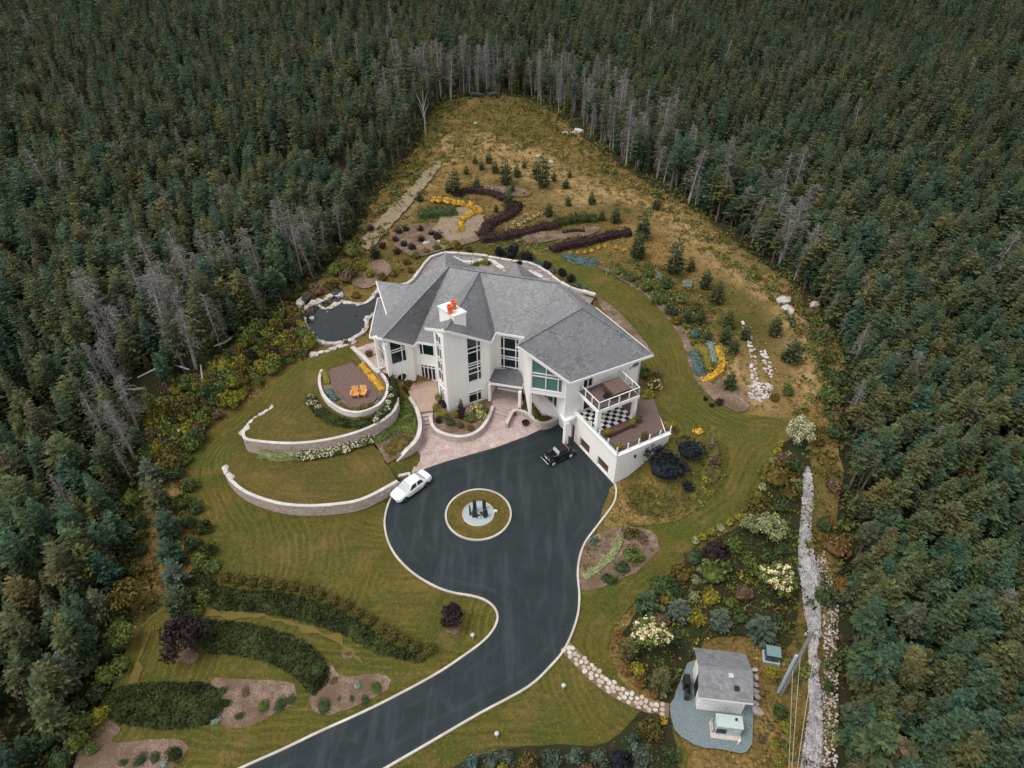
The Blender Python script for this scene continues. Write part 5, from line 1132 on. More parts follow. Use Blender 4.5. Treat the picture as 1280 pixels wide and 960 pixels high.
for i in deadl:
    k_ = int(rngF.integers(0, 4)); L_ = sx[i] < 640
    if sy[i] < 215: w = ("at the far left corner of the clearing" if sx[i] < 540 else "in the row at the very head of the clearing" if L_ else "right of the head of the clearing" if sx[i] < 740 else "beyond the white boulders at the clearing's right edge")
    elif not L_: w = "above the reddish rock at the right forest edge" if sy[i] < 360 and sx[i] < 1020 else "beside the white stone bed along the right forest edge" if sy[i] < 560 and sx[i] < 1090 else "along the gravel strip" if sx[i] < 1100 else "standing among green spruces deep in the right wood"
    elif sy[i] < 500: w = "behind the pond" if sx[i] > 330 else "above the crossed fallen trunks" if sx[i] > 160 else "left of the crossed fallen trunks"
    else: w = "left of the blue green conifer row" if sy[i] < 750 else "in the lower left corner of the forest"
    tree_at(i, DEADP[k_], "dead_tree", "%s bare grey %s spruce %s" % (DW[k_], "thin" if wid_[i] < 1.1 else "wide", w), "dead spruces " + w)
# everything farther off: one object, its trees placed as instances of the same ten spruces
protoC = bpy.data.collections.new("forest_kinds")
for k, (c, t) in enumerate(PROTO + DEADP[:2]):
    cv = np.zeros(len(c.vertices) * 3, np.float32); c.vertices.foreach_get("co", cv); bm = bmesh.new(); bm.from_mesh(c); n0 = len(bm.faces); bm.from_mesh(t)
    me = bpy.data.meshes.new("forest_kind"); bm.faces.ensure_lookup_table()
    for f in bm.faces[n0:]: f.material_index = 1
    bm.to_mesh(me); bm.free(); me.materials.append(c.materials[0]); me.materials.append(t.materials[0])
    protoC.objects.link(bpy.data.objects.new("forest_kind_%02d" % k, me))
rest = np.where(~isn)[0]
kid = np.where(dead[rest], 10 + rest % 2, pid[rest])
fm = bpy.data.meshes.new("spruce_forest"); fm.vertices.add(len(rest)); fm.vertices.foreach_set("co", np.stack([gxx[rest], gyy[rest], gz[rest]], 1).astype(np.float32).ravel())
for nm, typ, val in (("kind", 'INT', kid.astype(np.int32)), ("turn", 'FLOAT_VECTOR', np.stack([rngF.normal(0, .035, len(rest)), rngF.normal(0, .035, len(rest)), rot[rest]], 1)), ("size", 'FLOAT_VECTOR', np.stack([scl[rest] * wid_[rest], scl[rest] * wid_[rest], scl[rest]], 1))):
    at_ = fm.attributes.new(nm, typ, 'POINT'); at_.data.foreach_set("value" if typ == 'INT' else "vector", val.astype(np.float32 if typ != 'INT' else np.int32).ravel())
def instancer(name, me, coll, label, cat):
    o = tag(mobj(name, me), label, cat, kind="stuff"); ng = bpy.data.node_groups.new(name, 'GeometryNodeTree')
    ng.interface.new_socket(name="Geometry", in_out='INPUT', socket_type='NodeSocketGeometry'); ng.interface.new_socket(name="Geometry", in_out='OUTPUT', socket_type='NodeSocketGeometry')
    gi = ng.nodes.new("NodeGroupInput"); go = ng.nodes.new("NodeGroupOutput"); ip = ng.nodes.new("GeometryNodeInstanceOnPoints"); ci = ng.nodes.new("GeometryNodeCollectionInfo")
    ci.inputs["Collection"].default_value = coll; ci.inputs["Separate Children"].default_value = True; ci.inputs["Reset Children"].default_value = True
    ip.inputs["Pick Instance"].default_value = True
    L = ng.links.new; L(gi.outputs[0], ip.inputs["Points"]); L(ci.outputs[0], ip.inputs["Instance"])
    for nm, typ, sock in (("kind", 'INT', "Instance Index"), ("turn", 'FLOAT_VECTOR', "Rotation"), ("size", 'FLOAT_VECTOR', "Scale")):
        na = ng.nodes.new("GeometryNodeInputNamedAttribute"); na.data_type = typ; na.inputs["Name"].default_value = nm; out = [q for q in na.outputs if q.enabled and q.name == "Attribute"][0]; L(out, ip.inputs[sock])
    L(ip.outputs[0], go.inputs[0]); md = o.modifiers.new("trees", 'NODES'); md.node_group = ng; return o
instancer("spruce_forest", fm, protoC, "dense dark spruce forest stretching away behind and beside the clearing", "forest")

# fallen grey trunks in the left belt, tall bare trunk at the head of the clearing
for i_, (a, b, lb) in enumerate((((222, 448), (178, 486), "fallen grey trunk crossing another in the thinned left belt"), ((205, 452), (242, 476), "fallen grey trunk slanting down to the right in the left belt"), ((290, 425), (272, 447), "short fallen grey trunk by the left shrubs"), ((255, 492), (256, 470), "broken upright grey snag at the lower end of the left belt"), ((182, 488), (160, 500), "pale fallen trunk at the left end of the thinned belt"), ((100, 700), (118, 735), "grey leaning trunk in the lower left forest"), ((95, 770), (122, 745), "grey fallen trunk among dark trees of the lower left forest"))):
    pa, pb_ = at(*a), at(*b); MB().tube([(pa[0], pa[1], pa[2] + .3), ((pa[0] + pb_[0]) / 2, (pa[1] + pb_[1]) / 2, (pa[2] + pb_[2]) / 2 + .8), (pb_[0], pb_[1], pb_[2] + 1.6)], [.17, .13, .06], 7).build("fallen_trunk", m_bark_grey, None, label=lb, cat="fallen tree", sm=True)
x, y, z = at(532, 172); e = empty("bare_tree", (x, y, z), label="tall pale forked dead tree standing alone at the left forest edge", cat="dead tree")
MB().tube([(0, 0, -.2), (.1, 0, 3.5), (.0, .1, 6.2)], [.2, .15, .09], 8).build("trunk", m_bark_grey, e, sm=True)
for tip, b in (((-1.3, .2, 8.6), (0, .05, 5.0)), ((1.1, -.1, 8.9), (.05, .05, 5.4)), ((-.9, .3, 6.4), (.05, 0, 3.6)), ((1.2, 0, 6.6), (.05, 0, 4.2)), ((.2, .2, 9.6), (0, .1, 6.0))): MB().tube([b, tuple((np.array(b) * .5 + np.array(tip) * .5) + (0, 0, .2)), tip], [.09, .06, .02], 6).build("limb", m_bark_grey, e, sm=True)
for px, py in ((592, 121), (600, 122), (617, 121)):
    x, y, z = at(px, py); mobj_ = tag(mobj("root_plate", rock_mesh(m_stone_dk), None, None, (x, y, z + .5)), {592: "dark upturned root plate left of the pair at the head of the clearing", 600: "dark upturned root plate in the middle at the head of the clearing", 617: "small dark upturned root plate at the right of the three"}[px], "root plate"); mobj_.scale = (1.3, .6, 1.0)

# ------------------------------------------------------------------ plants of the grounds
def each(lst, fn):
    for a in lst: fn(*a)
# shrubs and small trees above the shed
TCREAM = [broad_meshes(700 + i, m_green, 900, .22, 2.6, 1.25, m_bark, m_cream) for i in range(2)]
TPALE = broad_meshes(710, m_palecream, 1100, .22); TPGREEN = broad_meshes(711, m_pale, 1100, .22)
TPURPLE = broad_meshes(712, m_purple, 1500, .24, 2.6, 1.3, m_bark_grey); TOLIVE = broad_meshes(713, m_olive, 1100, .24); TDGREEN = broad_meshes(714, m_green, 1100, .24)
small_tree(963, 742, 54, "round tree thick with cream blossom nearest the gravel strip", TCREAM[0])
small_tree(812, 815, 56, "spreading tree with cream blossom left of the shed roof", TCREAM[1])
small_tree(996, 556, 40, "pale cream green tree at the top of the gravel strip", TPALE, hz=1.15)
small_tree(958, 676, 46, "pale yellow green tree in the middle of the shrubs", TPGREEN)
small_tree(938, 666, 34, "smaller pale yellow green tree left of the larger one", TPGREEN)
small_tree(237, 812, 66, "big dark purple tree with bare twigs in a mulch ring", TPURPLE, hz=.85)
small_tree(567, 782, 36, "small dark purple tree beside the driveway kerb", TPURPLE, hz=1.1)
small_tree(165, 762, 50, "round olive broadleaf tree at the left forest edge", TOLIVE)
small_tree(160, 805, 40, "green broadleaf tree just below the round olive one", TDGREEN)
each([(898, 782, 34, "blue grey spruce in the middle above the shed"), (950, 796, 42, "large blue grey spruce above the green cabinet"), (846, 772, 36, "grey green spruce left of the shed's three blue ones")], lambda x, y, d, l: conifer(x, y, d, l, m_spruce_blue, "blue spruces above the shed", .8))
each([(807, 762, 34, "dark green conifer above the pale shrubs left of the shed"), (784, 820, 32, "dark green conifer left of the cream tree by the shed"), (824, 860, 36, "brownish green conifer between cream tree and shed")], lambda x, y, d, l: conifer(x, y, d, l, m_spruce, None, .9))
each([(798, 840, 24, m_ygreen, "bright yellow green shrub below the cream tree"), (928, 746, 28, m_brownleaf, "brownish shrub left of the cream blossom tree"), (891, 722, 44, m_green, "broad mid green shrub above the blue spruces"), (853, 722, 32, m_olive, "olive shrub at the upper left of the mixed shrubs"),
      (869, 728, 15, m_pale, "small pale round shrub in the middle of the mixed shrubs"), (874, 713, 13, m_pale, "smallest pale round shrub at the top of the mixed shrubs"), (866, 748, 18, m_pale, "pale round shrub above the middle blue spruce"), (826, 762, 12, m_pale, "tiny pale shrub beside the grey green spruce"),
      (886, 752, 27, m_ygreen, "yellow green shrub above the middle blue spruce"), (871, 776, 28, m_ygreen, "yellow green shrub between two blue spruces"), (912, 756, 21, m_green, "green shrub beside the brownish one above the shed"), (945, 716, 28, m_green, "mid green shrub above the cream blossom tree"),
      (815, 774, 17, m_ygreen, "small yellow shrub above the pale green shrubs"), (824, 782, 26, m_brownleaf, "olive brown shrub below the grey green spruce"), (801, 788, 24, m_pale, "pale green shrub above the dark green conifer"), (829, 738, 34, m_dgreen, "dark green shrub at the left edge of the mixed shrubs"),
      (890, 696, 38, m_purple, "dark purple shrub by the lawn bend above the shed"), (911, 688, 30, m_green, "bright green shrub right of the dark purple one"), (866, 702, 28, m_dgreen, "dark shrub left of the purple one at the lawn bend"), (949, 645, 44, m_olive, "large olive shrub beside the upper lawn edge"),
      (973, 637, 24, m_dgreen, "dark bluish shrub right of the large olive one"), (970, 602, 42, m_olive, "golden olive shrub below the pale cream tree"), (977, 580, 26, m_brownleaf, "brownish shrub below the pale cream tree"), (931, 655, 26, m_ygreen, "yellow green shrub at the lawn bend"),
      (955, 700, 26, m_dgreen, "dark green shrub below the pale yellow green tree"), (935, 705, 26, m_green, "green shrub left of the cream tree crown"), (905, 712, 28, m_dgreen, "dark shrub between purple shrub and green ones"), (925, 775, 26, m_dgreen, "dark shrub between the two larger blue spruces"),
      (845, 745, 26, m_dgreen, "dark shrub above the grey green spruce"), (975, 690, 26, m_dgreen, "dark shrub beside the gravel strip below the pale tree"), (968, 780, 24, m_dgreen, "dark shrub right of the large blue spruce"), (842, 800, 24, m_dgreen, "dark shrub under the right side of the cream tree"),
      (985, 620, 26, m_olive, "olive shrub at the upper edge of the gravel strip"), (990, 586, 24, m_dgreen, "dark green shrub beneath the pale cream tree"), (800, 760, 24, m_green, "green shrub at the outer left of the mixed shrubs"), (775, 800, 20, m_rust, "rust coloured low shrub at the left tip of the mixed shrubs"),
      (783, 838, 18, m_rust, "rust coloured low shrub below the dark green conifer"), (800, 856, 20, m_rust, "orange tinged low shrub by the flagstone path"), (818, 870, 18, m_rust, "orange tinged low shrub at the end of the flagstone path"), (832, 752, 20, m_ygreen, "yellow green shrub above the olive brown one")],
     lambda x, y, d, m, l: shrub(x, y, d, m, l))
edge_px = [(869, 679), (879, 674), (890, 668), (901, 662), (912, 655), (922, 648), (932, 641), (941, 632), (947, 622), (952, 611), (956, 600), (960, 589), (965, 578), (970, 567), (975, 558)]
for i, (x, y) in enumerate(edge_px): shrub(x, y, 15, m_ygreen if i % 3 else m_pale, ORD[i] + " yellow green edging plant from the lower end of the curved lawn border", cat="plant", name="edging_plant", group="yellow green edging plants along the lawn bend", kind="tiny")
# the bank right of the driveway
shrub(831, 592, 68, m_navy, "huge blue black bush against the deck wall", kind="fine", hz=.85); shrub(861, 568, 42, m_navy, "blue black bush right of the huge one", kind="fine"); shrub(860, 612, 20, m_navy, "small blue black bush below the huge one", kind="round")
conifer(891, 582, 17, "small brownish cone shaped conifer on the bank", m_brownleaf); shrub(872, 542, 14, m_gold, "golden shrub at the top of the bank", kind="tiny"); shrub(889, 555, 14, m_brownleaf, "small brown shrub at the top right of the bank", kind="tiny")
mound_mass("perennials", smooth(AT([(780, 625), (800, 602), (815, 618), (845, 622), (868, 600), (880, 566), (898, 556), (906, 575), (902, 600), (876, 628), (842, 648), (800, 648)]), 3, True), .3, m_olive, "low olive green perennials covering the bank right of the driveway", "ground cover", .26, 26, "stuff")
clump_scatter("perennials", AT([(765, 650), (775, 615), (800, 595), (850, 612), (885, 560), (908, 560), (905, 605), (875, 636), (830, 658), (780, 662)]), 620, .2, .42, (m_ygreen, m_green, m_green, m_olive), "clumps of brighter perennials on the bank", "ground cover", seed=5)
strip_mass("low_hedge", smooth(AT([(774, 672), (772, 684), (764, 697), (752, 709), (740, 717), (730, 724)]), 6), .85, .5, m_pale, "pale yellow green low hedge curving to the kerb", "hedge", .16, 90)
clump_scatter("flower_cover", AT([(728, 692), (740, 674), (765, 668), (762, 690), (745, 705), (727, 718)]), 170, .18, .32, (m_rust, m_olive, m_olive, m_green), "rust and olive flowers between kerb and pale hedge", "flowers", seed=6)
each([(790, 698, 28, m_green, "mid green shrub right of the pale low hedge"), (778, 712, 22, m_dgreen, "dark green shrub below the pale low hedge"), (802, 675, 20, m_brownleaf, "brown shrub above the mid green one by the pale hedge"), (814, 689, 9, m_dgreen, "small dark shrub in the oval mulch ring"), (762, 726, 20, m_dgreen, "dark low shrub at the lower end of the kerb bed"), (742, 678, 14, m_bluegr, "blue green low plant at the top of the kerb bed"), (788, 668, 22, m_olive, "olive shrub above the pale low hedge")], lambda x, y, d, m, l: shrub(x, y, d, m, l, kind="spread"))
# bottom edge planting
each([(590, 960, 26, m_bluegr, "leftmost blue green shrub at the bottom edge"), (615, 954, 26, m_spruce_blue, "blue green shrub second from the left at the bottom edge"), (632, 948, 24, m_spruce_blue, "blue green shrub left of the olive one at the bottom edge"), (660, 958, 32, m_olive, "olive brown shrub among the blue green ones"), (690, 952, 30, m_spruce_blue, "blue green shrub right of the olive one at the bottom edge"), (718, 948, 28, m_spruce_blue, "blue green shrub in the middle of the bottom row"), (748, 948, 26, m_spruce_blue, "blue green shrub left of the dark navy one"),
      (772, 958, 36, m_navy, "dark navy shrub at the bottom edge"), (800, 948, 36, m_spruce_blue, "large blue green shrub right of the navy one"), (790, 926, 22, m_spruce_blue, "blue green shrub above the navy one"), (815, 915, 38, m_olive, "large olive green shrub at the end of the flagstones"), (838, 945, 26, m_dgreen, "tall dark green shrub beside the gravel yard"), (829, 903, 13, m_gold, "small golden shrub where path meets gravel"), (628, 962, 18, m_ygreen, "small yellow shrub at the bottom edge"), (735, 965, 24, m_brownleaf, "brown shrub at the bottom edge left of the navy one")], lambda x, y, d, m, l: shrub(x, y, d, m, l, group="shrubs along the bottom edge", hz=1.1))
each([(963, 844, 20, m_ygreen, "yellow green shrub under the green cabinet"), (981, 912, 20, m_ygreen, "topmost of the three small yellow shrubs by the wires"), (966, 934, 16, m_ygreen, "middle one of the three small yellow shrubs by the wires"), (972, 954, 16, m_ygreen, "lowest of the three small yellow shrubs by the wires"), (974, 892, 24, m_dgreen, "dark green shrub between shed and wires"), (951, 925, 14, m_brownleaf, "low brown shrub at the corner of the gravel yard")], lambda x, y, d, m, l: shrub(x, y, d, m, l, kind="round"))
each([(1043, 690, 40, m_rust, "large rust orange shrub right of the gravel strip"), (1034, 655, 18, m_rust, "small rust orange shrub above the large one"), (1028, 750, 32, m_dgreen, "dark green shrub pushing against the gravel strip"), (1028, 660, 22, m_dgreen, "dark green shrub beside the small rust orange one"), (1050, 735, 26, m_rust, "rust orange shrub below the largest one"), (1035, 860, 20, m_dgreen, "dark green shrub at the lower right of the gravel strip"), (1040, 545, 26, m_dgreen, "dark shrub at the forest edge above the gravel strip"), (1022, 555, 22, m_olive, "olive shrub at the forest edge above the gravel strip"), (1037, 500, 34, m_green, "green shrub leaning out of the right forest edge"), (1045, 480, 24, m_dgreen, "dark shrub above the green one at the right forest edge"), (1040, 612, 24, m_brownleaf, "brown shrub right of the head of the gravel strip")], lambda x, y, d, m, l: shrub(x, y, d, m, l))
# left hedge of round bushes and the dark masses below
hb = [(285, 724), (300, 727), (317, 730), (334, 732), (351, 734), (368, 736), (385, 741), (401, 746), (418, 753), (433, 760), (448, 768), (463, 778), (477, 788), (491, 797), (506, 806), (520, 812), (537, 815)]
for i, (x, y) in enumerate(hb): shrub(x, y, 21, m_edge, ORD[i] + " round olive bush from the left along the lawn's lower edge", group="round olive bushes along the lawn's lower edge", kind="round", name="hedge_bush", cat="bush")
each([([(262, 733), (300, 738), (352, 742), (400, 754), (440, 772), (490, 806), (530, 822), (522, 830), (470, 818), (420, 792), (330, 768), (262, 762)], "upper long dark green juniper mass below the round bushes"), ([(240, 782), (262, 775), (330, 784), (380, 802), (408, 828), (412, 850), (396, 870), (384, 866), (366, 846), (320, 826), (280, 820), (236, 812)], "middle dark green juniper mass beside the purple tree"), ([(128, 878), (150, 860), (200, 854), (262, 856), (281, 880), (264, 906), (200, 914), (142, 902)], "lower dark green juniper mass above the bottom left bed")], lambda P, l: mound_mass("juniper_mass", smooth(AT(P), 4, True), .55, m_hedge, l, "hedge", .24, 80, tilt=1.1))
each([(278, 866, 17, m_dgreen, "dark shrub at the upper left of the wide mulch bed"), (300, 896, 13, m_dgreen, "small dark shrub at the bottom of the wide mulch bed"), (331, 884, 20, m_green, "green shrub in the middle of the wide mulch bed"), (352, 882, 22, m_dgreen, "dark shrub at the right of the wide mulch bed"), (364, 876, 17, m_dgreen, "dark shrub at the right tip of the wide mulch bed"), (308, 866, 14, m_brownleaf, "brown shrub in the wide mulch bed"), (283, 880, 17, m_hedge, "green shrub at the left rim of the wide mulch bed"), (270, 902, 15, m_silver, "silvery plant at the lower left of the wide mulch bed"),
      (406, 884, 24, m_dgreen, "largest dark shrub in the mulch bed by the driveway"), (418, 852, 12, m_brownleaf, "brown plant at the top of the driveway mulch bed"), (440, 874, 10, m_dgreen, "small dark shrub low in the driveway mulch bed"), (447, 858, 13, m_silver, "silvery lavender plant in the driveway mulch bed"), (470, 862, 19, m_green, "green shrub at the right of the driveway mulch bed"), (457, 876, 15, m_dgreen, "dark shrub below the silvery lavender plant"), (425, 874, 9, m_green, "small green plant in the driveway mulch bed"), (436, 818, 9, m_olive, "olive plant in the small mulch ring"),
      (220, 945, 26, m_hedge, "large green shrub at the right of the corner bed"), (176, 952, 20, m_dgreen, "dark shrub in the corner bed left of the silvery one"), (195, 948, 18, m_dgreen, "dark shrub in the corner bed beside the silvery one"), (155, 955, 14, m_dgreen, "small dark shrub at the left of the corner bed"), (206, 956, 14, m_silver, "silvery plant in the corner bed")], lambda x, y, d, m, l: shrub(x, y, d, m, l, kind="fine", hz=.8))
# left side: spruce row and green belt
for i, (x, y, d) in enumerate([(193, 605, 34), (206, 640, 38), (215, 672, 36), (219, 704, 36), (224, 732, 34), (228, 768, 38)]): conifer(x, y, d, ORD[i] + " blue green conifer from the top of the row on the left", (m_spruce_blue, m_spruce)[i % 2], "row of blue spruces on the left", 1.1)
i = 0
for x, y in ((222, 596), (238, 612), (228, 632), (246, 640), (236, 656), (254, 664), (242, 682), (262, 690), (250, 704), (268, 712), (246, 726), (262, 734), (238, 748), (256, 750), (214, 585), (246, 768)):
    shrub(x, y, 26, random.choice((m_dgreen, m_green, m_hedge)), ORD[i] + " green shrub down the belt between blue spruces and lawn", group="green shrubs between blue spruces and lawn"); i += 1
i = 0
for x, y, d, m in ((150, 780, 30, m_green), (142, 812, 32, m_dgreen), (152, 835, 30, m_green), (135, 850, 30, m_green), (122, 872, 32, m_dgreen), (128, 898, 28, m_ygreen), (108, 905, 30, m_green), (98, 932, 34, m_green), (80, 955, 34, m_dgreen), (115, 940, 22, m_green), (160, 740, 30, m_dgreen), (172, 715, 26, m_olive), (178, 690, 22, m_dgreen), (175, 655, 28, m_dgreen), (168, 628, 28, m_green), (60, 930, 36, m_dgreen), (95, 890, 36, m_dgreen), (115, 835, 34, m_dgreen)):
    shrub(x, y, d, m, ORD[i] + " leafy bush in the strip along the lower left forest edge", group="leafy bushes along the lower left forest edge"); i += 1
belt = AT([(185, 575), (190, 520), (215, 490), (250, 478), (290, 440), (330, 412), (362, 392), (378, 400), (382, 428), (392, 440), (350, 462), (318, 488), (290, 508), (262, 535), (242, 560), (226, 592), (205, 600)])
rngB = np.random.default_rng(3); A_ = np.array(belt); lo, hi = A_.min(0), A_.max(0); pts = []
while len(pts) < 118:
    p = rngB.uniform(lo, hi)
    if inpoly(p[0], p[1], belt) and all(np.hypot(*(p - q)) > .95 for q in pts): pts.append(p)
KB = [(m_green, "mid green"), (m_olive, "olive"), (m_dgreen, "dark green"), (m_ygreen, "yellow green"), (m_brownleaf, "brownish")]
for p in pts:
    mt, nm = KB[int(rngB.choice(5, p=[.36, .18, .10, .28, .08]))]; z = float(T(*p)); r = rngB.uniform(.6, 1.35); up = p[1] > 64; near_pond = p[1] > 70
    if near_pond: mt, nm = [(m_ygreen, "yellow green"), (m_olive, "olive")][int(rngB.random() < .45)]
    o = tag(mobj("thicket_bush", random.choice(shrub_variants(mt, "bush")), None, None, (p[0], p[1], z), rngB.uniform(0, 6)), ("large " if r > 1.1 else "small " if r < .8 else "") + nm + (" shrub in the thicket between left forest and pond" if near_pond else " shrub in the thicket under the grey dead trees" if up else (" shrub in the thicket beside the left lawn edge" if p[1] > 58 else " shrub in the thicket above the blue green conifer row")), "bush", "bushes of the thicket left of the lawn"); o.scale = (r, r, r * rngB.uniform(.9, 1.3))
for x, y, d, l in ((316, 452, 22, "dark purple bush left of the pair by the pond"), (349, 448, 22, "dark purple bush right of the pair by the pond"), (362, 415, 16, "dark reddish bush close to the pond rim")): shrub(x, y, d, m_purple, l, kind="fine", hz=1.4)
each([(325, 418, 18, m_blossom, "shrub with cream blossom in the thicket left of the pond"), (226, 548, 18, m_blossom, "shrub with cream blossom at the left lawn edge"), (219, 560, 14, m_blossom, "second small cream blossom shrub at the left lawn edge")], lambda x, y, d, b, l: shrub(x, y, d, m_green, l, bloom=b))
each([(362, 446, 24, m_rust, "rust coloured grasses below the pond"), (382, 438, 20, m_rust, "rust coloured clump at the pond's lower rim"), (345, 455, 24, m_ygreen, "yellow green shrub below the pond"), (330, 462, 22, m_ygreen, "yellow green shrub beside the dark purple pair"), (375, 405, 18, m_dgreen, "dark shrub at the left pond rim"), (372, 425, 24, m_brownleaf, "reddish brown shrub at the left pond rim"), (432, 430, 9, m_rust, "small upright rust coloured plant at the pond rim"), (432, 352, 24, m_brownleaf, "brownish shrub behind the pond cascade"), (415, 362, 20, m_olive, "olive shrub behind the pond cascade"), (452, 338, 20, m_ygreen, "bright yellow green shrub above the pond"), (462, 346, 16, m_ygreen, "yellow green shrub right of the brightest one above the pond"), (478, 350, 14, m_olive, "olive shrub between pond and dark round shrubs"), (398, 368, 22, m_brownleaf, "reddish shrub left of the cascade"), (446, 372, 13, m_olive, "olive shrub at the pond's far rim"), (440, 345, 22, m_olive, "olive shrub left of the bright one above the pond"), (420, 342, 26, m_green, "green shrub at the forest edge above the pond"), (440, 320, 26, m_green, "green shrub left of the lower gravel track")], lambda x, y, d, m, l: shrub(x, y, d, m, l))
# terraces
i = 0
for x, y in zip(np.linspace(378, 462, 17), np.interp(np.linspace(378, 462, 17), [378, 400, 430, 462], [570, 567, 560, 549])):
    shrub(x, y + 3, 17, m_green, ORD[i] + " white flowering shrub from the left along the upper stone wall", z=1.2, group="white flowering shrubs along the upper stone wall", bloom=m_blossom, name="flowering_shrub"); i += 1
strip_mass("low_hedge", smooth(GP([(328, 568), (345, 572), (360, 572), (374, 570)], 1.2), 6), 1.3, .9, m_pale, "pale grey green clipped border at the foot of the upper wall", "hedge", .16, 90, z=1.2)
hedgeC = smooth(GP([(388, 500), (394, 510), (406, 521), (424, 529), (444, 532), (464, 528), (480, 518), (491, 503), (492, 488), (487, 470)], 2.75), 5)
strip_mass("hedge", hedgeC, 1.1, .75, m_hedge, "green hedge round the outside of the oval ring wall", "hedge", .2, 70, z=2.72)
i = 0
for x, y in ((389, 497), (393, 505), (387, 505), (398, 510), (473, 520), (470, 526), (486, 505), (489, 497), (488, 488), (484, 512)):
    shrub(x, y, 9, m_green, ORD[i] + " white flower clump in the hedge round the oval ring wall", z=3.15, group="white flower clumps in the ring hedge", name="flower_clump", cat="flowers", bloom=m_blossom, kind="tiny"); i += 1
each([([(452, 456), (462, 468), (472, 480), (478, 488)], .8, m_gold, "golden flowers between plank deck and ring wall"), ([(404, 466), (408, 474), (409, 480)], .8, m_ygreen, "yellow green plants at the left of the plank deck"), ([(409, 488), (414, 494), (422, 500)], .8, m_bluegr, "blue green plants at the lower left of the plank deck"), ([(424, 506), (438, 513), (452, 511), (466, 506)], .6, m_olive, "olive plants below the plank deck"), ([(474, 500), (479, 495)], .5, m_bluegr, "blue green tuft at the lower right of the plank deck")], lambda P, w, m, l: strip_mass("border_plants", smooth(GP(P, 3.2), 5), w, .4, m, l, "flowers", .16, 80, z=3.12))
mound_mass("ground_cover", GP([(470, 556), (464, 545), (478, 530), (496, 512), (504, 494), (511, 499), (519, 514), (522, 530), (518, 545), (500, 540), (485, 548)], 1.25), .5, m_green, "leafy green cover on the slope left of the patio steps", "ground cover", .24, 60, z=1.2)
mound_mass("ground_cover", GP([(486, 572), (478, 562), (488, 550), (502, 543), (518, 547), (508, 560), (498, 567)], 1.2), .22, m_olive, "olive low cover below the leafy slope", "ground cover", .2, 60, z=1.15)
clump_scatter("lavender", GP([(480, 548), (505, 540), (516, 548), (500, 562), (484, 560)], 1.2), 60, .14, .26, (m_silver, m_green), "silvery lavender clumps in the slope bed", "flowers", seed=8)
each([(545, 512, 15, m_ygreen, "yellow green shrub at the left end of the half round planter"), (553, 520, 17, m_ygreen, "yellow green shrub second from the left in the planter"), (548, 528, 13, m_navy, "dark blue shrub at the front left of the planter"), (562, 530, 18, m_dgreen, "dark green shrub at the front of the planter"), (570, 520, 14, m_ygreen, "yellow green shrub beside the dark column"), (588, 526, 18, m_green, "green shrub right of the dark column"), (575, 534, 12, m_olive, "olive shrub at the planter's front rim"), (588, 537, 12, m_olive, "olive shrub at the planter's right rim"), (556, 508, 15, m_navy, "dark blue shrub against the tower foot"), (606, 516, 14, m_green, "green shrub at the right end of the planter")], lambda x, y, d, m, l: shrub(x, y, d, m, l, z=.85, group="shrubs in the half round planter", kind="fine"))
each([(596, 514, 18, "yellow flowering shrub under the low tower window"), (602, 522, 14, "smaller yellow flowering shrub in the planter")], lambda x, y, d, l: shrub(x, y, d, m_ygreen, l, z=.85, bloom=m_cream))
x, y = G(577, 522, .9); e = empty("column_conifer", (x, y, .85), label="narrow dark purple column plant at the tower foot", cat="conifer"); o = mobj("crown", pine_crown(0, m_purple), None, e); o.scale = (.55, .55, 1.0); mobj("trunk", PINES[0][1], None, e)
each([(549, 500, 13, m_ygreen, "yellow shrub by the tower's side window"), (515, 470, 18, m_dgreen, "dark planting under the round window"), (505, 482, 16, m_olive, "olive planting at the turret foot"), (512, 478, 12, m_brownleaf, "brownish planting beside the brown terrace")], lambda x, y, d, m, l: shrub(x, y, d, m, l, z=1.2))
mound_mass("ground_cover", [tuple(p) for p in wv[8:28]] + [(4.6, 54.7), (3.2, 55.5), (1.6, 58.6), (1.3, 57.0)], .35, m_olive, "olive plants in the wedge bed beside the canopy", "ground cover", .2, 60, z=.78)
each([(483, 452, 16, m_dgreen, "green shrub at the left house corner"), (490, 462, 10, m_dgreen, "small green shrub at the foot of the left house corner"), (462, 445, 12, m_olive, "olive shrub between pond paving and ring wall")], lambda x, y, d, m, l: shrub(x, y, d, m, l, z=3.3))
each([(495, 598, 12, m_olive, "olive plant in the small bed behind the white car"), (503, 596, 11, m_brownleaf, "brown plant in the small bed behind the white car")], lambda x, y, d, m, l: shrub(x, y, d, m, l, kind="tiny"))
for k_, e in enumerate(POTS):
    o = mobj("foliage", random.choice(shrub_variants([m_ygold, m_ygold, m_green, m_ygold, m_olive, m_ygold][k_] if k_ != 2 else m_olive, "round")), None, e, (0, 0, .35)); o.scale = (.42, .42, .5)
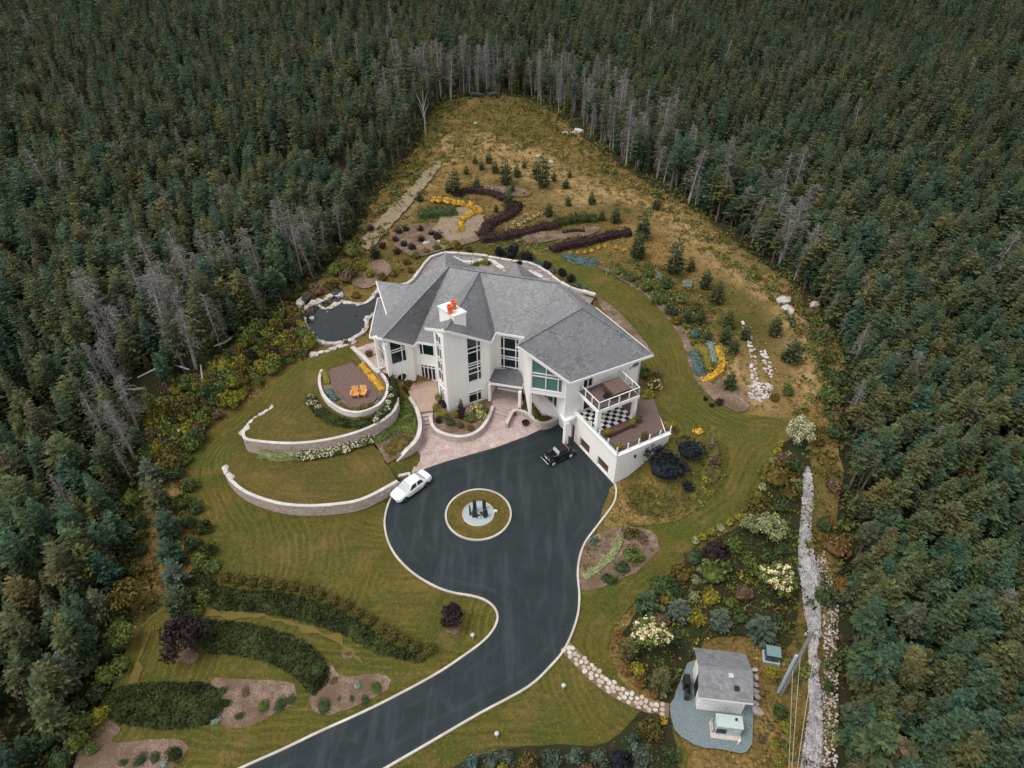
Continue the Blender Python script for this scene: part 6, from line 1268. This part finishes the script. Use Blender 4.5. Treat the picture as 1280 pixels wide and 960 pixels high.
# behind the house
each([(508, 330, 13), (520, 322, 13), (533, 315, 12), (546, 312, 12), (560, 311, 12), (573, 311, 12), (587, 314, 11), (500, 338, 12), (492, 345, 12), (514, 340, 10), (556, 305, 12), (570, 306, 10)], lambda x, y, d: shrub(x, y, d, random.choice((m_ygreen, m_olive, m_green)), "yellow green shrub outside the curved rear wall", group="yellow green shrubs outside the rear wall"))
for i, (x, y, d) in enumerate(((625, 320, 17), (639, 322, 21), (658, 326, 20), (648, 332, 10), (684, 335, 14), (703, 345, 14), (713, 352, 14))): shrub(x, y, d, m_navy, ORD[i] + " blue black shrub from the left along the rear wall", group="blue black shrubs along the rear wall", hz=1.2)
for i, (x, y, d) in enumerate(((670, 330, 12), (678, 333, 11), (691, 340, 12), (722, 358, 12), (730, 362, 10), (664, 345, 9))): shrub(x, y, d, m_bluegr if i < 5 else m_ygreen, ORD[i] + " low teal plant from the left along the rear wall", group="low teal plants along the rear wall", kind="spread")
shrub(606, 332, 16, m_ygreen, "yellow green plants inside the rear terrace"); shrub(596, 334, 12, m_green, "green plants inside the rear terrace")
for i, (x, y, d) in enumerate(((464, 289, 12), (499, 292, 11), (508, 289, 11), (526, 289, 10), (547, 299, 16), (540, 294, 11), (495, 302, 11), (505, 308, 12), (515, 312, 13), (497, 317, 12), (470, 320, 14), (478, 310, 12), (527, 302, 12))): shrub(x, y, d, m_purple, ORD[i] + " dark round shrub in the pinkish bed behind the house", group="dark round shrubs in the pinkish bed", kind="round")
each([([(570, 246), (580, 241), (592, 240), (606, 242), (618, 244), (631, 251)], 1.6, 1.0, m_burg, "upper burgundy hedge behind the gold flowers"), ([(648, 256), (642, 266), (632, 273), (618, 279), (608, 288), (603, 297)], 2.0, 1.1, m_burg, "burgundy hedge bending down beside the green lawn patch"), ([(601, 302), (620, 299), (640, 296), (662, 291), (680, 286), (696, 284)], 1.9, 1.1, m_burg, "long burgundy hedge nearest the rear wall"), ([(703, 292), (718, 290), (731, 290)], .7, .5, m_purple, "thin dark low hedge between soil strips"), ([(689, 315), (705, 310), (722, 307), (740, 303), (762, 297), (788, 293)], 1.7, 1.1, m_burg, "right burgundy hedge above the teal plants"), ([(524, 271), (540, 269), (556, 269), (571, 268)], 2.0, 1.2, m_dgreen, "dark green clipped hedge left of the gold flowers"), ([(694, 282), (712, 278), (730, 276), (746, 276)], 1.9, 1.1, m_hedge, "green hedge right of the long burgundy hedge")], lambda P, w, h, m, l: strip_mass("hedge", smooth(AT(P), 6), w, h, m, l, "hedge", .24, 40))
i = 0
for x, y in smooth([(543, 253), (556, 254), (568, 256), (580, 258), (592, 262), (599, 266), (590, 270), (580, 275), (575, 282), (577, 290)], 2):
    shrub(x + random.gauss(0, 1.2), y + random.gauss(0, 1), 12, m_gold, ORD[min(i, 19)] + " golden flower clump from the left in the curved gold border", group="golden flower clumps behind the house", name="flower_clump", cat="flowers", kind="tiny"); i += 1
i = 0
for x, y in ((632, 290), (640, 287), (647, 283), (654, 279), (661, 276), (668, 273), (674, 270), (680, 267), (643, 280), (658, 271)): shrub(x, y, 7, m_olive, ORD[i] + " pale yellow flower clump beside the bending burgundy hedge", group="pale yellow flower clumps", name="flower_clump", cat="flowers", kind="tiny", bloom=m_cream); i += 1
clump_scatter("border_plants", AT([(605, 305), (690, 298), (745, 296), (720, 306), (690, 316), (650, 314), (610, 313)]), 150, .2, .45, (m_olive, m_pale, m_green), "low mixed plants in the strip below the long burgundy hedge", "ground cover", seed=10)
mound_mass("teal_cover", smooth(AT([(700, 322), (712, 319), (730, 323), (746, 325), (748, 330), (735, 333), (718, 331)]), 3, True), .4, m_bluegr, "band of teal plants at the bend of the rear lawn", "ground cover", .3, 28)
i = 0
for x, y in ((712, 317), (722, 318), (731, 317), (740, 315), (748, 311), (756, 309), (770, 311), (780, 314)): shrub(x, y, 7, m_gold, ORD[i] + " yellow flower clump from the left above the teal band", group="yellow flower clumps above the teal band", name="flower_clump", cat="flowers", kind="tiny"); i += 1
P35 = [(569, 243, 23), (583, 218, 10), (594, 204, 9), (611, 204, 12), (619, 216, 13), (632, 230, 20), (646, 221, 13), (596, 234, 12), (678, 234, 27), (670, 218, 14), (692, 226, 10), (707, 235, 12), (686, 270, 14), (710, 257, 11), (739, 255, 13), (752, 275, 12), (769, 278, 18), (802, 300, 24), (796, 322, 25), (842, 342, 30), (863, 338, 14), (820, 262, 14), (525, 251, 13), (636, 262, 20), (468, 322, 16), (712, 222, 9), (655, 210, 8), (602, 212, 10), (560, 240, 12), (640, 240, 10), (620, 265, 9)]
for i, (x, y, d) in enumerate(P35):
    w_ = "beside the gold flowers" if x < 600 and y > 230 else "on the rough grass behind the burgundy hedges" if x < 700 and y < 236 else "between the burgundy hedges" if x < 720 else "right of the burgundy hedges" if x < 790 else "near the teal band on the right"
    conifer(x, y, d, ("%s green young pine %s" % ("tall" if d > 18 else "low" if d > 11 else "tiny", w_)), m_pine, "young pines behind the house", 1.15 if d > 18 else .9)
P36 = [(881, 360, 20, "cone shaped dark conifer at the top of the right border"), (895, 378, 23, "broad conifer just below the cone shaped one"), (909, 410, 20, "dark round conifer left of the white stones"), (930, 424, 17, "conifer at the head of the white stones"), (906, 428, 20, "dark conifer above the golden bed"), (911, 486, 22, "dark upright conifer right of the golden bed"), (967, 418, 22, "lone conifer on the grass above the white stones"), (987, 452, 30, "largest dark conifer on the grass right of the white stones"), (916, 440, 16, "small conifer beside the golden bed"), (874, 404, 18, "grey green conifer in the right border"), (858, 403, 17, "dark conifer beside the grey green one"), (884, 428, 14, "small conifer above the golden bed")]
each(P36, lambda x, y, d, l: conifer(x, y, d, l, m_pine, None, .95))
each([(985, 492, 20, m_green, "round green shrub right of the white stones"), (968, 500, 16, m_olive, "olive shrub below the round green one"), (822, 378, 26, m_green, "green shrub in the right border beside the lawn"), (806, 362, 24, m_green, "green shrub at the upper end of the right border"), (838, 392, 22, m_dgreen, "dark green shrub in the middle of the right border"), (850, 378, 22, m_green, "green shrub beside the tall young pine"), (788, 350, 20, m_green, "green shrub right of the teal band"), (772, 342, 16, m_green, "smaller green shrub right of the teal band"), (832, 360, 20, m_dgreen, "dark shrub behind the right border"), (868, 420, 16, m_bluegr, "blue green shrub above the golden bed"), (860, 360, 16, m_silver, "silvery blue plant beside the young pine"), (824, 348, 11, m_silver, "pale turquoise plant left of the young pine"), (882, 500, 8, m_purple, "small dark shrub at the left of the bare soil tip"), (889, 508, 9, m_purple, "dark shrub in the middle of the bare soil tip"), (899, 505, 13, m_purple, "largest dark shrub in the bare soil tip"), (934, 480, 9, m_pale, "pale tuft at the lower left of the white stones"), (845, 405, 18, m_olive, "olive shrub beside the bare soil border"), (812, 345, 16, m_green, "green shrub behind the pale turquoise plant"), (870, 388, 18, m_olive, "olive shrub among the right border conifers")], lambda x, y, d, m, l: shrub(x, y, d, m, l))
each([([(866, 442), (870, 452), (873, 462), (877, 472)], 1.3, m_bluegr, "teal block of plants beside the lawn bend"), ([(897, 436), (901, 448), (902, 458), (896, 468), (884, 475), (876, 477)], 1.0, m_gold, "golden band of plants beside the lawn bend"), ([(868, 436), (878, 440), (884, 452), (886, 464)], .9, m_ygreen, "yellow green band between teal and golden plants"), ([(887, 430), (890, 442), (892, 455)], .8, m_silver, "pale blue band of plants in the golden bed")], lambda P, w, m, l: strip_mass("border_plants", smooth(AT(P), 6), w, .5, m, l, "flowers", .24, 45))
each([(808, 498, 20, m_ygreen, "yellow green shrub behind the deck at the house corner"), (818, 485, 20, m_olive, "olive shrub at the right house wall"), (806, 470, 18, m_green, "green shrub under the right roof corner"), (800, 440, 16, m_ygreen, "yellow shrub behind the right roof corner"), (822, 470, 14, m_brownleaf, "brown shrub on the lawn side of the right wall")], lambda x, y, d, m, l: shrub(x, y, d, m, l, bloom=m_cream if x == 818 else None))
# uncountable low growth
def in_use(x, y):
    r = np.zeros(len(x), bool)
    for P in (LAWN, KL + KR): r |= inpoly(x, y, P)
    return r
LAWN = smooth(AT(lawn_px), 4, True)
clump_scatter("heath", AT([(545, 140), (600, 128), (650, 130), (690, 150), (740, 190), (790, 225), (850, 262), (905, 305), (880, 320), (820, 275), (740, 225), (680, 190), (610, 190), (548, 215)]), 1500, .2, .6, (m_ygreen, m_green, m_olive, m_ochre, m_dryg, m_green), "low green and yellow heath bushes at the head of the clearing", "heath", per=16, seed=21)
clump_scatter("rough_grass", CL, 9000, .12, .34, (m_dryg, m_dryg, m_olive, m_ochre), "tufts of dry straw coloured grass over the clearing", "grass", per=7, leaf=.8, seed=22, avoid=in_use)
ring_in = lambda x, y: ~((poly_dist(x, y, CL) < 4.5)) | in_use(x, y)
clump_scatter("undergrowth", [(-60, 14), (60, 14), (60, 185), (-60, 185)], 2600, .3, .8, (m_green, m_dgreen, m_olive, m_green, m_olive), "green undergrowth along the edge of the forest", "undergrowth", per=18, seed=23, avoid=ring_in)
clump_scatter("border_plants", AT([(745, 338), (800, 345), (850, 372), (895, 420), (868, 440), (852, 408), (815, 372)]), 420, .2, .5, (m_green, m_dgreen, m_olive, m_pale), "mixed low plants between the shrubs of the right border", "ground cover", seed=24)
clump_scatter("undergrowth", [(x, y) for x, y in ((-75, 15), (-30, 15), (-33, 40), (-46, 60), (-75, 60))], 2400, .4, .95, (m_dgreen, m_hedge, m_dgreen, m_olive), "dark shrub layer under the lower left forest", "undergrowth", per=18, seed=25)
clump_scatter("undergrowth", [(x, y) for x, y in ((24, 15), (75, 15), (75, 70), (36, 70), (30, 40))], 3000, .4, .9, (m_dgreen, m_dgreen, m_dgreen, m_hedge), "dark shrub layer under the lower right forest", "undergrowth", per=18, seed=26)

# ------------------------------------------------------------------ shed, services, sculpture
sh = empty("shed", (15.2, 25.1, .2), R(-7), label="small white shed with grey gable roof on the gravel yard", cat="shed")
hw, hd = 1.6, 1.5
MB().prism([(-hw, -hd), (hw, -hd), (hw, hd), (-hw, hd)], -.1, 2.45).build("wall", m_white, sh)
for s in (-1, 1): MB().add([(s * hw, -hd, 2.45), (s * hw, hd, 2.45), (s * hw, 0, 3.2), (s * (hw - .1), -hd, 2.45), (s * (hw - .1), hd, 2.45), (s * (hw - .1), 0, 3.2)], [(0, 1, 2), (5, 4, 3), (0, 3, 4, 1), (1, 4, 5, 2), (2, 5, 3, 0)]).build("gable", m_white, sh)
for k in range(8): MB().box((0, -hd - .012, .2 + k * .28), (2 * hw - .06, .02, .24)).build("siding_board", m_trim, sh)
for s in (-1, 1):
    a, b = (0, 3.32), (s * 1.88, 2.38)
    rfm = MB().prism([(-1.88, min(0, b[0])), (1.88, min(0, b[0])), (1.88, max(0, b[0])), (-1.88, max(0, b[0]))], 0, 1); rfm.v = [(p[0], p[1], 3.34 + (2.40 - 3.34) * abs(p[1]) / 1.88 + (0 if p[2] < .5 else .1)) for p in rfm.v]
    rfo = rfm.build("roof", m_shedroof, sh)
    for kx, ky in ((.38, .45), (.75, 1.15)) if s < 0 else ():
        zt = 3.44 - .5 * ky; MB().box((kx, -ky, zt + .06), (.34, .34, .16)).build("roof_vent", m_black if ky > 1 else m_greybox, rfo, bevel=.02)
    MB().bar((-1.9, s * 1.88, 2.38), (1.9, s * 1.88, 2.38), .05, .16).build("fascia", m_trim, sh)
MB().box((-hw - .012, -.2, 1.0), (.04, .9, 2.0)).build("door", m_black, sh)
g = empty("generator", (15.2, 22.3, .2), R(-7), label="pale metal generator housing on a concrete pad before the shed", cat="generator")
MB().box((-.05, -.12, .08), (2.1, 1.15, .16)).build("pad", m_concrete, g, bevel=.02); MB().box((.05, 0, .72), (1.75, .82, 1.12)).build("housing", m_steel, g, bevel=.03)
MB().box((.05, .02, 1.33), (1.85, .95, .1)).build("lid", m_greybox, g, bevel=.03); MB().tube([(.5, .15, 1.38), (.5, .15, 1.5)], .09, 10).build("exhaust", m_black, g)
for k in range(5): MB().box((-.45, -.42, .4 + k * .13), (.7, .03, .07)).build("louvre", m_black, g)
MB().box((.55, -.43, .7), (.4, .03, .6)).build("access_door", m_greybox, g); MB().box((-.98, .1, .26), (.12, .9, .35)).build("side_kerb", m_wallstone, g)
MB().tube([(15.85, 21.35, .2), (15.85, 21.35, .75)], [.05, .06], 8).build("short_pipe", m_trim, None, label="short white pipe standing in gravel before the generator", cat="pipe")
cu_ = empty("condenser_unit", (12.95, 25.2, .2), R(-7), label="dark machine against the left shed wall", cat="machine")
MB().box((0, .35, .55), (.45, .75, 1.1)).build("housing", m_black, cu_, bevel=.04); MB().box((0, -.5, .45), (.4, .6, .9)).build("tank", m_blackpaint, cu_, bevel=.08)
cb_ = empty("transformer_cabinet", (20.1, 27.85, .0), R(-12), label="green steel transformer cabinet beside the power pole", cat="cabinet")
MB().box((0, 0, .06), (1.25, 1.05, .3)).build("pad", m_steel, cb_); MB().box((0, 0, .62), (1.0, .8, .85)).build("cabinet_body", m_greenbox, cb_, bevel=.03); MB().box((0, -.02, 1.08), (1.1, .92, .1)).build("lid", m_greentop, cb_, bevel=.03); MB().box((0, -.41, .65), (.04, .03, .7)).build("door_seam", m_black, cb_)
pole = empty("utility_pole", (20.12, 25.12, 0), label="grey timber power pole beside the gravel strip", cat="pole")
MB().tube([(0, 0, -.5), (0, 0, 4), (0, 0, 8.5)], [.17, .15, .12], 10).build("post", m_pole, pole, sm=True)
MB().box((-.30, -.05, 2.75), (.20, .16, 5.3)).build("cable_riser", m_steel, pole, bevel=.02)
for z in (1.2, 2.9, 4.9): MB().box((-.14, 0, z), (.34, .12, .08)).build("bracket", m_chrome, pole)
MB().box((0, .0, 7.9), (.9, .1, .12)).build("cross_arm", m_pole, pole)
for s in (-1, 1): MB().lathe([(.05, 0), (.07, .08), (.04, .18)], 8, (s * .38, 0, 7.98)).build("insulator", m_greybox, pole)
px0 = np.array([20.12, 25.12])
for z, q, dx, lb in ((5.2, (990.6, 960), 0, "middle overhead wire running from the power pole"), (3.6, (987, 960), -.1, "lowest overhead wire running from the power pole"), (8.0, (1001, 935), .38, "uppermost overhead wire running from the power pole")):
    e_ = np.array(G(*q, z)); d = e_ - px0 - (dx, 0); a = (20.12 + dx, 25.1, z); n_ = 6
    MB().tube([(a[0] + d[0] * 3 * k / n_, a[1] + d[1] * 3 * k / n_, z - .25 * math.sin(math.pi * k / n_)) for k in range(n_ + 1)], .017, 5).build("overhead_wire", m_wire, None, label=lb, cat="wire")
sc_ = empty("stone_sculpture", (IC[0], IC[1], .25), label="group of dark upright stone slabs on the blue gravel disc", cat="sculpture")
for x, y, w, d, h, rz in ((-3.46, 41.75, .50, .22, 1.05, .1), (-3.92, 42.1, .16, .42, 1.15, .15), (-3.50, 42.55, .34, .26, 1.45, -.1), (-2.62, 42.75, .30, .30, 1.30, .35), (-2.50, 41.8, .42, .36, 1.05, .5)):
    m = MB().loft([[(-w / 2, -d / 2, 0), (w / 2, -d / 2, 0), (w / 2, d / 2, 0), (-w / 2, d / 2, 0)], [(-w / 2 * .95, -d / 2, h * .5), (w / 2, -d / 2 * 1.05, h * .5), (w / 2 * .96, d / 2, h * .5), (-w / 2, d / 2 * .9, h * .5)], [(-w / 2 * .9, -d / 2 * .8, h), (w / 2 * .9, -d / 2 * .8, h * .9), (w / 2 * .8, d / 2 * .8, h * .88), (-w / 2 * .8, d / 2 * .8, h * .98)]])
    m.build("slab", m_stone_dk, sc_, bevel=.02, loc=(x - IC[0], y - IC[1], 0), rz=rz)
for k in range(7): o = mobj("stone", rock_mesh(m_rock if k % 2 else m_stone_dk), None, sc_, (random.uniform(-.15, .35), random.uniform(-.6, .2), .1)); o.scale = (.14, .12, .13)
MB().box((-1.55, 42.35, .36), (.32, .14, .24), -.2).build("plaque", m_trim, None, label="small white plaque at the right rim of the blue gravel", cat="plaque", bevel=.01)
for px, py, lb in ((704, 862, "small pale path light on the lawn below the flagstone path"), (621, 922, "small pale path light on the lawn near the bottom edge"), (591, 799, "small pale green path light in the driveway bend"), (298, 617, "small lamp at the foot of the lower stone wall, left end"), (424, 641, "small lamp at the foot of the lower stone wall, middle"), (317, 564, "small lamp at the foot of the upper stone wall")):
    x, y, z = at(px, py); e = empty("path_light", (x, y, float(T0(x, y)) + .08), label=lb, cat="lamp", group="small garden lamps"); MB().tube([(0, 0, 0), (0, 0, .5)], .05, 8).build("stem", m_steel, e); MB().lathe([(.06, .5), (.17, .54), (.15, .62), (.03, .68)], 12).build("shade", m_greybox, e, sm=True)

# ------------------------------------------------------------------ cars (front towards +x)
def car_wheel(parent, x, y, r, w, hub):
    s = 1 if y > 0 else -1
    t = MB().tube([(x, y - w / 2, r), (x, y + w / 2, r)], r, 18).build("wheel", m_rubber, parent, bevel=.02)
    MB().tube([(x, y + s * (w / 2 - .01), r), (x, y + s * (w / 2 + .015), r)], r * .62, 14).build("rim", hub, t)
def side_arch(parent, x, y, r):
    s = 1 if y > 0 else -1; MB().tube([(x, y - s * .25, r), (x, y + s * .006, r)], r * 1.18, 18).build("wheel_arch", m_black, parent)
# white saloon
car = empty("parked_car", (-9.82, 45.2, .13), math.atan2(-.73, -.68), label="white saloon parked at the left edge of the driveway", cat="car"); car.scale = (.93, .93, .93)
st_ = [(-2.33, .62, .42, .80), (-2.27, .76, .34, .92), (-1.95, .83, .28, .97), (-1.35, .87, .24, .98), (-.3, .88, .22, .95), (.85, .88, .22, .93), (1.35, .86, .24, .90), (1.85, .82, .28, .83), (2.2, .72, .34, .72), (2.33, .52, .42, .62)]
secs = []
for x, w, zb, zt in st_: secs.append([(x, -w * .92, zb), (x, -w, zb + .22), (x, -w * .98, zt - .14), (x, -w * .86, zt - .02), (x, -w * .4, zt + .015), (x, w * .4, zt + .015), (x, w * .86, zt - .02), (x, w * .98, zt - .14), (x, w, zb + .22), (x, w * .92, zb)])
MB().loft(secs).build("body", m_carwhite, car, sm=True)
cbn = [(-1.62, .95, .76), (-1.0, 1.38, .60), (.32, 1.40, .60), (1.02, .93, .77)]
lo_ = [(-1.62, -.77, .93), (1.05, -.78, .90), (1.05, .78, .90), (-1.62, .77, .93)]; hi_ = [(-.98, -.58, 1.38), (.30, -.59, 1.40), (.30, .59, 1.40), (-.98, .58, 1.38)]
rfp = MB().add(lo_ + hi_, [(3, 2, 1, 0), (4, 5, 6, 7), (0, 1, 5, 4), (1, 2, 6, 5), (2, 3, 7, 6), (3, 0, 4, 7)]).build("cabin", m_carwhite, car, bevel=.05, sm=True)
def pane(name, q, mat, parent, shrink=.12, out=.012, th=.012):
    P = [Vector(p) for p in q]; c = sum(P, Vector()) / 4; n = (P[1] - P[0]).cross(P[2] - P[0]).normalized()
    if n.dot(c - Vector((-.2, 0, .7))) < 0: n = -n
    A = [c + (p - c) * (1 - shrink) + n * out for p in P]; B = [p + n * th for p in A]
    return MB().add(A + B, [(3, 2, 1, 0), (4, 5, 6, 7), (0, 1, 5, 4), (1, 2, 6, 5), (2, 3, 7, 6), (3, 0, 4, 7)]).build(name, mat, parent)
pane("windscreen", (lo_[1], lo_[2], hi_[2], hi_[1]), m_glass_pale, car, .10); pane("rear_window", (lo_[3], lo_[0], hi_[0], hi_[3]), m_glass_pale, car, .16)
for s in (0, 1):
    a, b, c, d = (lo_[0], lo_[1], hi_[1], hi_[0]) if s == 0 else (lo_[3], lo_[2], hi_[2], hi_[3])
    mid = lambda p, q, t: tuple(np.array(p) * (1 - t) + np.array(q) * t)
    pane("side_window", (mid(a, b, .14), mid(a, b, .5), mid(d, c, .48), mid(d, c, .05)), m_glass_car, car, .16); pane("side_window", (mid(a, b, .52), mid(a, b, .93), mid(d, c, .95), mid(d, c, .5)), m_glass_car, car, .16)
MB().bar((1.1, -.7, .925), (1.1, .7, .925), .04, .03).build("wiper_cowl", m_black, car)
for x in (-1.42, 1.42):
    for s in (-1, 1): side_arch(car, x, s * .885, .31); car_wheel(car, x, s * .80, .31, .2, m_chrome)
for s in (-1, 1):
    MB().box((2.17, s * .52, .66), (.2, .3, .13)).build("headlight", m_glass_pale, car, bevel=.03); MB().box((-2.27, s * .58, .76), (.1, .3, .14)).build("tail_light", m_taillight, car, bevel=.02); MB().box((.72, s * .95, .98), (.12, .18, .12)).build("mirror", m_carwhite, car, bevel=.03)
    for xx in (-.35, .75): MB().box((xx, s * .886, .62), (.012, .012, .5)).build("door_seam", m_black, car)
    MB().box((-.2, s * .90, .74), (.16, .03, .04)).build("door_handle", m_chrome, car)
MB().box((2.31, 0, .5), (.06, .6, .12)).build("grille", m_black, car); MB().box((-2.33, 0, .6), (.03, .5, .12)).build("number_plate", m_trim, car)
# black vintage roadster
bc = empty("parked_car", (4.72, 49.62, .13), math.atan2(-.54, -.84), label="black vintage car with brown folded hood beside the garage", cat="car")
bc.scale = (.92, .92, .92)
def sec(x, w, zb, zt, tw=.8): return [(x, -w, zb), (x, -w, zt - .12), (x, -w * tw, zt), (x, w * tw, zt), (x, w, zt - .12), (x, w, zb)]
MB().loft([sec(1.62, .26, .45, .98), sec(1.55, .32, .4, 1.02), sec(.65, .44, .36, 1.05), sec(.55, .50, .34, 1.06)]).build("bonnet", m_blackpaint, bc, sm=True)
MB().loft([sec(.55, .60, .34, 1.06), sec(.1, .66, .3, 1.06), (sec(-.9, .66, .3, 1.05)), sec(-1.45, .58, .36, .98), sec(-1.7, .40, .45, .8)]).build("body", m_blackpaint, bc, sm=True)
MB().loft([sec(.22, .58, 1.04, 1.42), sec(-.2, .60, 1.04, 1.52), sec(-.85, .58, 1.04, 1.45)]).build("soft_top", m_black, bc, sm=True)
MB().tube([(-.98, -.6, 1.08), (-1.02, -.3, 1.2), (-1.02, .3, 1.2), (-.98, .6, 1.08)], [.1, .14, .14, .1], 8).build("folded_hood", m_hoodbrown, bc, sm=True)
MB().add([(.36, -.54, 1.05), (.36, .54, 1.05), (.22, .5, 1.45), (.22, -.5, 1.45), (.39, -.54, 1.05), (.39, .54, 1.05), (.25, .5, 1.45), (.25, -.5, 1.45)], [(0, 1, 2, 3), (7, 6, 5, 4), (0, 4, 5, 1), (1, 5, 6, 2), (2, 6, 7, 3), (3, 7, 4, 0)]).build("windscreen", m_glass_pale, bc)
for s in (-1, 1):
    fw_ = MB(); fw_.loft([[(x, s * .46, z - .05), (x, s * .46, z), (x, s * .80, z - .02), (x, s * .82, z - .08)] for x, z in ((1.72, .55), (1.55, .80), (1.2, .86), (.8, .72), (.45, .42), (-.35, .40), (-.7, .66), (-1.1, .84), (-1.45, .74), (-1.75, .48))]).build("wing", m_blackpaint, bc, sm=True)
    MB().bar((.5, s * .80, .43), (-.45, s * .80, .43), .07, .05).build("running_board", m_chrome, bc); MB().bar((1.0, s * .47, 1.0), (-.8, s * .67, 1.02), .05, .05).build("body_trim", m_chrome, bc)
    MB().lathe([(.05, -.1), (.14, 0), (.15, .06), (.10, .08)], 12).build("headlight", m_chrome, bc, sm=True, loc=(1.58, s * .42, .9)).rotation_euler = (0, R(90), 0)
    for x in (1.2, -1.15): car_wheel(bc, x, s * .72, .34, .16, m_whitewall)
MB().bar((1.84, -.72, .5), (1.84, .72, .5), .09, .12).build("bumper", m_chrome, bc, bevel=.02); MB().bar((-1.82, -.7, .5), (-1.82, .7, .5), .08, .12).build("bumper", m_chrome, bc, bevel=.02)
MB().box((1.64, 0, .74), (.06, .42, .5)).build("grille", m_chrome, bc, bevel=.03)

clump_scatter("shrub_layer", AT([(880, 690), (940, 650), (968, 575), (1000, 560), (1000, 700), (990, 795), (880, 795), (845, 870), (815, 858), (780, 822), (795, 775), (850, 735)]), 520, .3, .62, (m_green, m_dgreen, m_olive, m_ygreen, m_green), "low green bushes filling the gaps between the shrubs above the shed", "undergrowth", per=20, leaf=.42, seed=31)
clump_scatter("shrub_layer", AT([(470, 300), (500, 260), (560, 235), (640, 232), (690, 262), (760, 285), (790, 300), (700, 318), (600, 312), (520, 318)]), 360, .2, .5, (m_green, m_olive, m_ygreen, m_dgreen, m_brownleaf), "low mixed bushes scattered between the hedges behind the house", "undergrowth", per=18, leaf=.42, seed=32)
clump_scatter("shrub_layer", AT([(1000, 345), (1030, 400), (1050, 450), (1046, 560), (1020, 545), (1030, 480), (1018, 420), (985, 370)]), 160, .35, .8, (m_green, m_dgreen, m_olive, m_rust), "bushes along the right forest edge", "undergrowth", per=20, leaf=.42, seed=33)
clump_scatter("shrub_layer", AT([(520, 185), (548, 150), (560, 215), (520, 262), (470, 318), (440, 345), (420, 345), (470, 285), (505, 225)]), 260, .3, .8, (m_green, m_dgreen, m_olive, m_ygreen), "bushes between the dirt track and left forest", "undergrowth", per=20, leaf=.42, seed=34)
clump_scatter("shrub_layer", AT([(560, 985), (600, 950), (690, 936), (760, 934), (800, 895), (832, 905), (846, 985)]), 170, .25, .5, (m_green, m_spruce_blue, m_olive, m_dgreen), "low bushes between the shrubs along the bottom edge", "undergrowth", per=20, leaf=.42, seed=35)

clump_scatter("shrub_layer", AT([(760, 335), (800, 320), (850, 345), (900, 385), (925, 430), (905, 480), (880, 440), (855, 410), (815, 375)]), 190, .35, .75, (m_green, m_dgreen, m_olive, m_green), "bushes crowding the right border between lawn and track", "undergrowth", per=24, leaf=.38, seed=36)
clump_scatter("shrub_layer", AT([(560, 180), (640, 165), (720, 205), (800, 240), (870, 285), (860, 300), (780, 265), (690, 235), (600, 215)]), 150, .3, .7, (m_green, m_olive, m_ygreen, m_dgreen), "bushes dotted over the upper clearing", "undergrowth", per=22, leaf=.38, seed=37)
clump_scatter("shrub_layer", AT([(880, 305), (930, 330), (975, 365), (1020, 410), (1040, 470), (1030, 470), (1000, 410), (960, 375), (910, 340)]), 110, .3, .8, (m_green, m_dgreen, m_ygreen, m_olive), "bushes between the tan track and right forest", "undergrowth", per=22, leaf=.38, seed=38)
